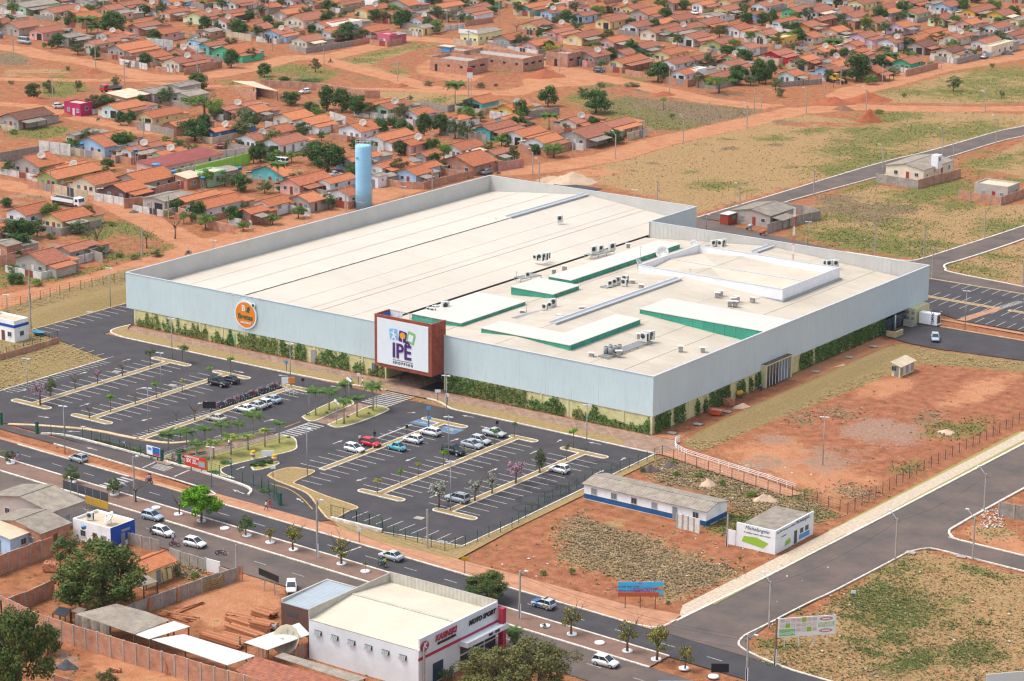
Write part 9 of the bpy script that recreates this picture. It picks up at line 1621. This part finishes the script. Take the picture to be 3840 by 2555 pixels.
for c,r,x,yb,y0,y1,w,face,l in ((1,2,1585,795,630,597,.75,DKB,'taller blue parking sign beside the disabled bays'),(1,2,1589,800,716,688,.75,DKB,'lower blue parking sign beside the disabled bays'),(1,2,1670,555,470,445,1.1,SW,'white arrow-shaped sign on the mall forecourt kerb'),(1,2,1757,590,510,480,.6,SW,'white sign below the lamp post on the forecourt'),(1,2,1387,872,795,768,.5,BLACK,'dark sign back in the bay row by the white wagon'),(1,2,2215,806,760,732,.5,BLACK,'dark sign back by the silver pickup'),(1,2,432,447,365,340,.6,BLACK,'dark sign back behind the trolley rail'),(1,2,280,283,205,177,.6,DKB,'small blue sign on the front lawn'),(1,2,941,393,320,295,.6,SW,'small white sign on the front lawn by the walkers'),(1,2,110,1100,1055,1005,2.2,SW,'white notice board in the round entrance bed'),(1,2,157,1262,1172,1145,.9,SW,'small white notice on the corner lawn'),(0,2,1660,925,835,808,.5,BLACK,'dark sign back among the entrance palms'),(1,3,948,295,192,160,.7,SW,'small white sign on the orange pavement'),(1,3,1918,580,460,425,1.0,mat('sign_amber', (.70,.36,.01), .5),'yellow diamond speed bump sign on the pavement'),(3,3,785,765,762,735,.7,SW,'tiny white sign in the dry corner field')):
 a = t(c,r,x,yb); zz = [z_at(a, px(c,r,x,y)[1]) for y in (y0,y1)]; d = (.81*w/2,.58*w/2); board((a[0]-d[0],a[1]-d[1]), (a[0]+d[0],a[1]+d[1]), zz[0], zz[1], face, l, posts=1, pm=STEELD)
a = t(1,2,298,440); o, pn, L = board((a[0]-1,a[1]-.8), (a[0]+1,a[1]+.8), z_at(a, px(1,2,0,385)[1]), z_at(a, px(1,2,0,330)[1]), SW, 'white and orange notice board by the motorcycle row end', pm=STEEL); quad(pn, L*.5, .0+pn.data.vertices[0].co.z, L, pn.data.vertices[4].co.z, OR)
for c,r,x,yb,yt,l in ((0,2,1925,680,555,'black square sign panel at the start of the motorcycle row'),(2,3,1905,1660,1405,'black square sign on a curved arm over the median')):
 a = t(c,r,x,yb); z1 = z_at(a, px(c,r,x,yt)[1]); board((a[0]-1,a[1]-.7), (a[0]+1,a[1]+.7), z1-1.3, z1, BLACK, l, posts=1)
p, q = t(1,0,1938,905), t(1,0,1990,905); o, pn, L = board(p, q, z_at(p, px(1,0,0,720)[1]), z_at(p, px(1,0,0,620)[1]), SW, 'site sign with red top beside the unfinished brick building', posts=2); z1 = pn.data.vertices[4].co.z; quad(pn, 0, z1-1.6, L, z1, mat('site_sign_red', (.38,.06,.05), .6))
wb = t(1,0,2033,318,4); o = thing('rooftop_banner', 'white banner on the roof edge of the lemon shop hall', 'banner', (*t(1,0,1862,302,3.6),3.7)); q = rel([t(1,0,2033,318,3.6)], t(1,0,1862,302,3.6))[0]; m = MB(); m.bar((0,0,.6),(q[0],q[1],.6),.1,1.6); m.build('panel', SW, o)
for c,r,x,y,l in ((1,2,168,1120,'yellow ticket bin in the round entrance bed'),(0,2,2325,1085,'yellow ticket bin on the entrance lawn')): o = thing('ticket_machine', l, 'ticket machine', (*t(c,r,x,y),0)); m = MB(); m.lathe([(.42,.5),(.45,1.5),(.38,1.6)], 12); m.build('case', mat('machine_amber', (.70,.36,.01), .5), o); m = MB(); m.lathe([(.35,0),(.35,.5)], 12); m.build('base', WHITE, o); m = MB(); m.lathe([(.47,.95),(.47,1.15)], 12); m.build('band', SW, o)
for c,r,x,y,l in ((1,2,490,690,'white sail-like light beside the palm bed corner'),(1,2,742,765,'white sail-like light on the lower palm bed'),(1,2,1108,620,'white sail-like light by the crossing palm'),(1,2,855,555,'white sail-like light between the palm beds')): o = thing('garden_light', l, 'garden light', (*t(c,r,x,y),0), R(20)); m = MB(); m.tube([(0,0,0),(0,0,4.4)], .06, 6); m.build('pole', STEEL, o); m = MB(); m.faces([(-.5,-.2,4.6),(.5,-.4,4.0),(.4,.5,4.1),(-.5,.4,4.8)], [(0,1,2,3),(3,2,1,0)][:1]); m.build('sail', SW, o)
for c,r,x,y in ((2,2,1470,845),(2,2,1710,765),(2,2,1975,650),(3,2,750,150),(3,2,970,50),(3,2,440,282),(0,1,825,1305),(3,3,1310,390),(3,3,1780,425),(1,3,1500,75),(1,3,1710,295),(0,2,1585,410),(0,2,1070,285)): m = MB(); m.box(-.8,-.6,0,.8,.6,.12); m.box(-.3,-.3,.12,.3,.3,.16); o = m.build('manhole_cover', CONC, None, (*t(c,r,x,y),.03), R(8)); tag(o, 'square concrete inspection cover set in the ground', 'manhole cover', 'inspection covers')
rl = np.random.RandomState(12); b = MB()
for reg, n in ((((1460,1290),(1600,1330)),15),(((1600,1240),(1760,1330)),20),(((2255,1170),(2310,1215)),160),(((1500,1060),(1890,1180)),50),(((1750,1300),(2340,1560)),50),(((1900,440),(2350,580)),40),(((1200,390),(1900,460)),30),(((1130,1270),(1290,1330)),15)):
 for _ in range(n):
  p = v(rl.uniform(reg[0][0],reg[1][0]), rl.uniform(reg[0][1],reg[1][1])); s = rl.uniform(.08,.32); a = rl.uniform(0,3); z = rl.uniform(.0,.15); b.poly([(p[0]+s*math.cos(a+k*1.57)*(1 if k % 2 else .6), p[1]+s*math.sin(a+k*1.57)*(1 if k % 2 else .6), -.06+z+rl.uniform(0,.2)) for k in range(4)])
o = b.build('litter', mat('litter_pale', (.58,.56,.53), .8, var=.3, scale=.7)); o['kind'] = 'stuff'
BARE = np.ones(XX.shape, bool)
for pl in NOGRASS:
 a = np.array(pl); m = (XX > a[:,0].min()) & (XX < a[:,0].max()) & (YY > a[:,1].min()) & (YY < a[:,1].max())
 if m.any(): BARE[m] &= ~inpoly(XX[m], YY[m], pl)
for (_, _, b_, W2, L2, _) in HOUSES: BARE[(abs(XX-b_[0]) < W2/2+.6) & (abs(YY-b_[1]) < L2/2+.6)] = False
BARE &= ~((XX > X0) & (XX < X1) & (YY > Y0-1) & (YY < YB1))
def tufts(name, weight, n, hgt, wid, m_, seed):
 r_ = np.random.RandomState(seed); w = (weight*(KEEP & BARE)).ravel(); near = np.hypot(XX, YY).ravel(); w = w*np.clip((420/near)**4, .004, 2.2); w /= w.sum(); ii = r_.choice(len(w), n, p=w); X = XX.ravel()[ii]+r_.uniform(-.7,.7,n); Y = YY.ravel()[ii]+r_.uniform(-.7,.7,n); h = hgt*r_.uniform(.4,1.5,n); q = []; a = r_.uniform(0,6.28,n)
 for k in range(3):
  c_, s_ = np.cos(a+2.1*k), np.sin(a+2.1*k); w_ = wid*r_.uniform(.5,1.5,n); z0 = np.full(n,-.12); ox, oy = -s_*w_*1.3, c_*w_*1.3
  q.append(np.stack([np.stack([X-c_*w_,Y-s_*w_,z0],1), np.stack([X+c_*w_,Y+s_*w_,z0],1), np.stack([X+c_*w_*.7+ox,Y+s_*w_*.7+oy,z0+h],1), np.stack([X-c_*w_*.7+ox,Y-s_*w_*.7+oy,z0+h],1)],1).reshape(-1,3))
 o = place(name, quads_mesh(name, np.concatenate(q), m_)); o['kind'] = 'stuff'
TD, TG, TW, TL = leaf_mat('tuft_dry', (.50,.35,.18), (.34,.22,.105), .5), leaf_mat('tuft_green', (.20,.22,.07), (.11,.135,.04), .5), leaf_mat('tuft_weed', (.52,.38,.21), (.27,.20,.12), .5), leaf_mat('tuft_lawn', (.42,.31,.14), (.30,.22,.10), .5)
tufts('dry_grass', MASK['dry']**2, 14000, .12, .10, TD, 1); tufts('green_grass', MASK['green']**2, 14000, .16, .11, TG, 2); tufts('weeds', np.maximum(MASK['weed']**2, .004*(MASK['red'] > .4)), 12000, .20, .13, TW, 3); tufts('lawn_grass', MASK['lawn']**2, 9000, .10, .15, TL, 4)
tufts('scattered_grass', (MASK['dry']**2)*.7+.03*(MASK['road'] < .2), 4000, .16, .11, TG, 5)
# ================================================================== labels: each one made to single its thing out
def settle():
 from collections import defaultdict
 anch = [(a, xy) for a, xy in ANCH]; names = defaultdict(int)
 for a, _ in anch: names[a] += 1
 anch = [x for x in anch if names[x[0]] == 1]
 hs = [(f"{wn} house", b_) for (_, wn, b_, *_r) in HOUSES]; groups = defaultdict(list)
 for rec in REG: groups[rec[1]].append(rec)
 used = {k for k, g in groups.items() if len(g) == 1}
 for (o, l, xy) in [g[0] for g in groups.values() if len(g) == 1]:
  w = l.split()
  if 'condenser' in l and len(w) < 4: continue
  if o['category'] in ('house','building','car','truck','tree') and len(w) <= 8: anch.append((l, xy))
 A = np.array([xy for _, xy in anch]); HX = np.array([b_ for _, b_ in hs]); fwd, rt = np.array([-.584,.812]), np.array([.812,.584])
 def relw(d):
  a, b_ = d @ fwd, d @ rt; return ('behind' if a > 0 else 'in front of') if abs(a) > abs(b_)*1.1 else ('right of' if b_ > 0 else 'left of')
 art = lambda l: ('an ' if l[0] in 'aeiou' else 'a ')+l
 PLAIN = {'behind': 'behind', 'in front of': 'in front of', 'right of': 'beside', 'left of': 'beside'}
 for base, g in groups.items():
  if len(g) == 1: continue
  for (o, l, xy) in g:
   P = np.array(xy); done = False; cands = []; oa = np.argsort(np.hypot(*(A-P).T))[:14]; oh = [k for k in np.argsort(np.hypot(*(HX-P).T))[:6] if np.hypot(*(HX[k]-P)) > .5]; mx = 16-len(l.split()); d0 = [np.hypot(*(A[k]-P)) for k in oa]
   for k in oa[:8]:
    if anch[k][0] != l: cands.append(f"{l} {PLAIN[relw(P-A[k])]} the {anch[k][0]}")
   if o['category'] not in ('air conditioner','roof vent','motorcycle','planter'):
    for i in range(min(3,len(oh))):
     for j in range(min(4,len(oh))):
      if i != j: cands.append(f"{l} {PLAIN[relw(P-HX[oh[i]])]} {art(hs[oh[i]][0])} near {art(hs[oh[j]][0])}")
   for k in oa[:8]:
    for k2 in oa[:8]:
     if k != k2: cands.append(f"{l} {PLAIN[relw(P-A[k])]} the {anch[k][0]} towards the {anch[k2][0]}")
   for c_ in cands:
    if c_ not in used and len(c_.split()) <= 16: o['label'] = c_; used.add(c_); done = True; break
   if not done:
    for k in oa:
     for w_ in ('beyond','past','near','level with'):
      c_ = f"{l} {relw(P-A[k])} and {w_} the {anch[k][0]}"
      if c_ not in used and len(c_.split()) <= 16: o['label'] = c_; used.add(c_); done = True; break
     if done: break
settle()
# ================================================================== thin air
hz_ = MB(); hz_.box(-1000,-40,-3,120,1300,160); HZ = bpy.data.materials.new('haze_air'); HZ.use_nodes = True; n = HZ.node_tree; n.nodes.remove(n.nodes["Principled BSDF"]); pv = n.nodes.new("ShaderNodeVolumePrincipled"); pv.inputs["Density"].default_value = .000035; pv.inputs["Color"].default_value = (.86,.90,.95,1); pv.inputs["Anisotropy"].default_value = .3
n.links.new(pv.outputs[0], n.nodes["Material Output"].inputs["Volume"]); o = hz_.build('haze', HZ); o['kind'] = 'stuff'
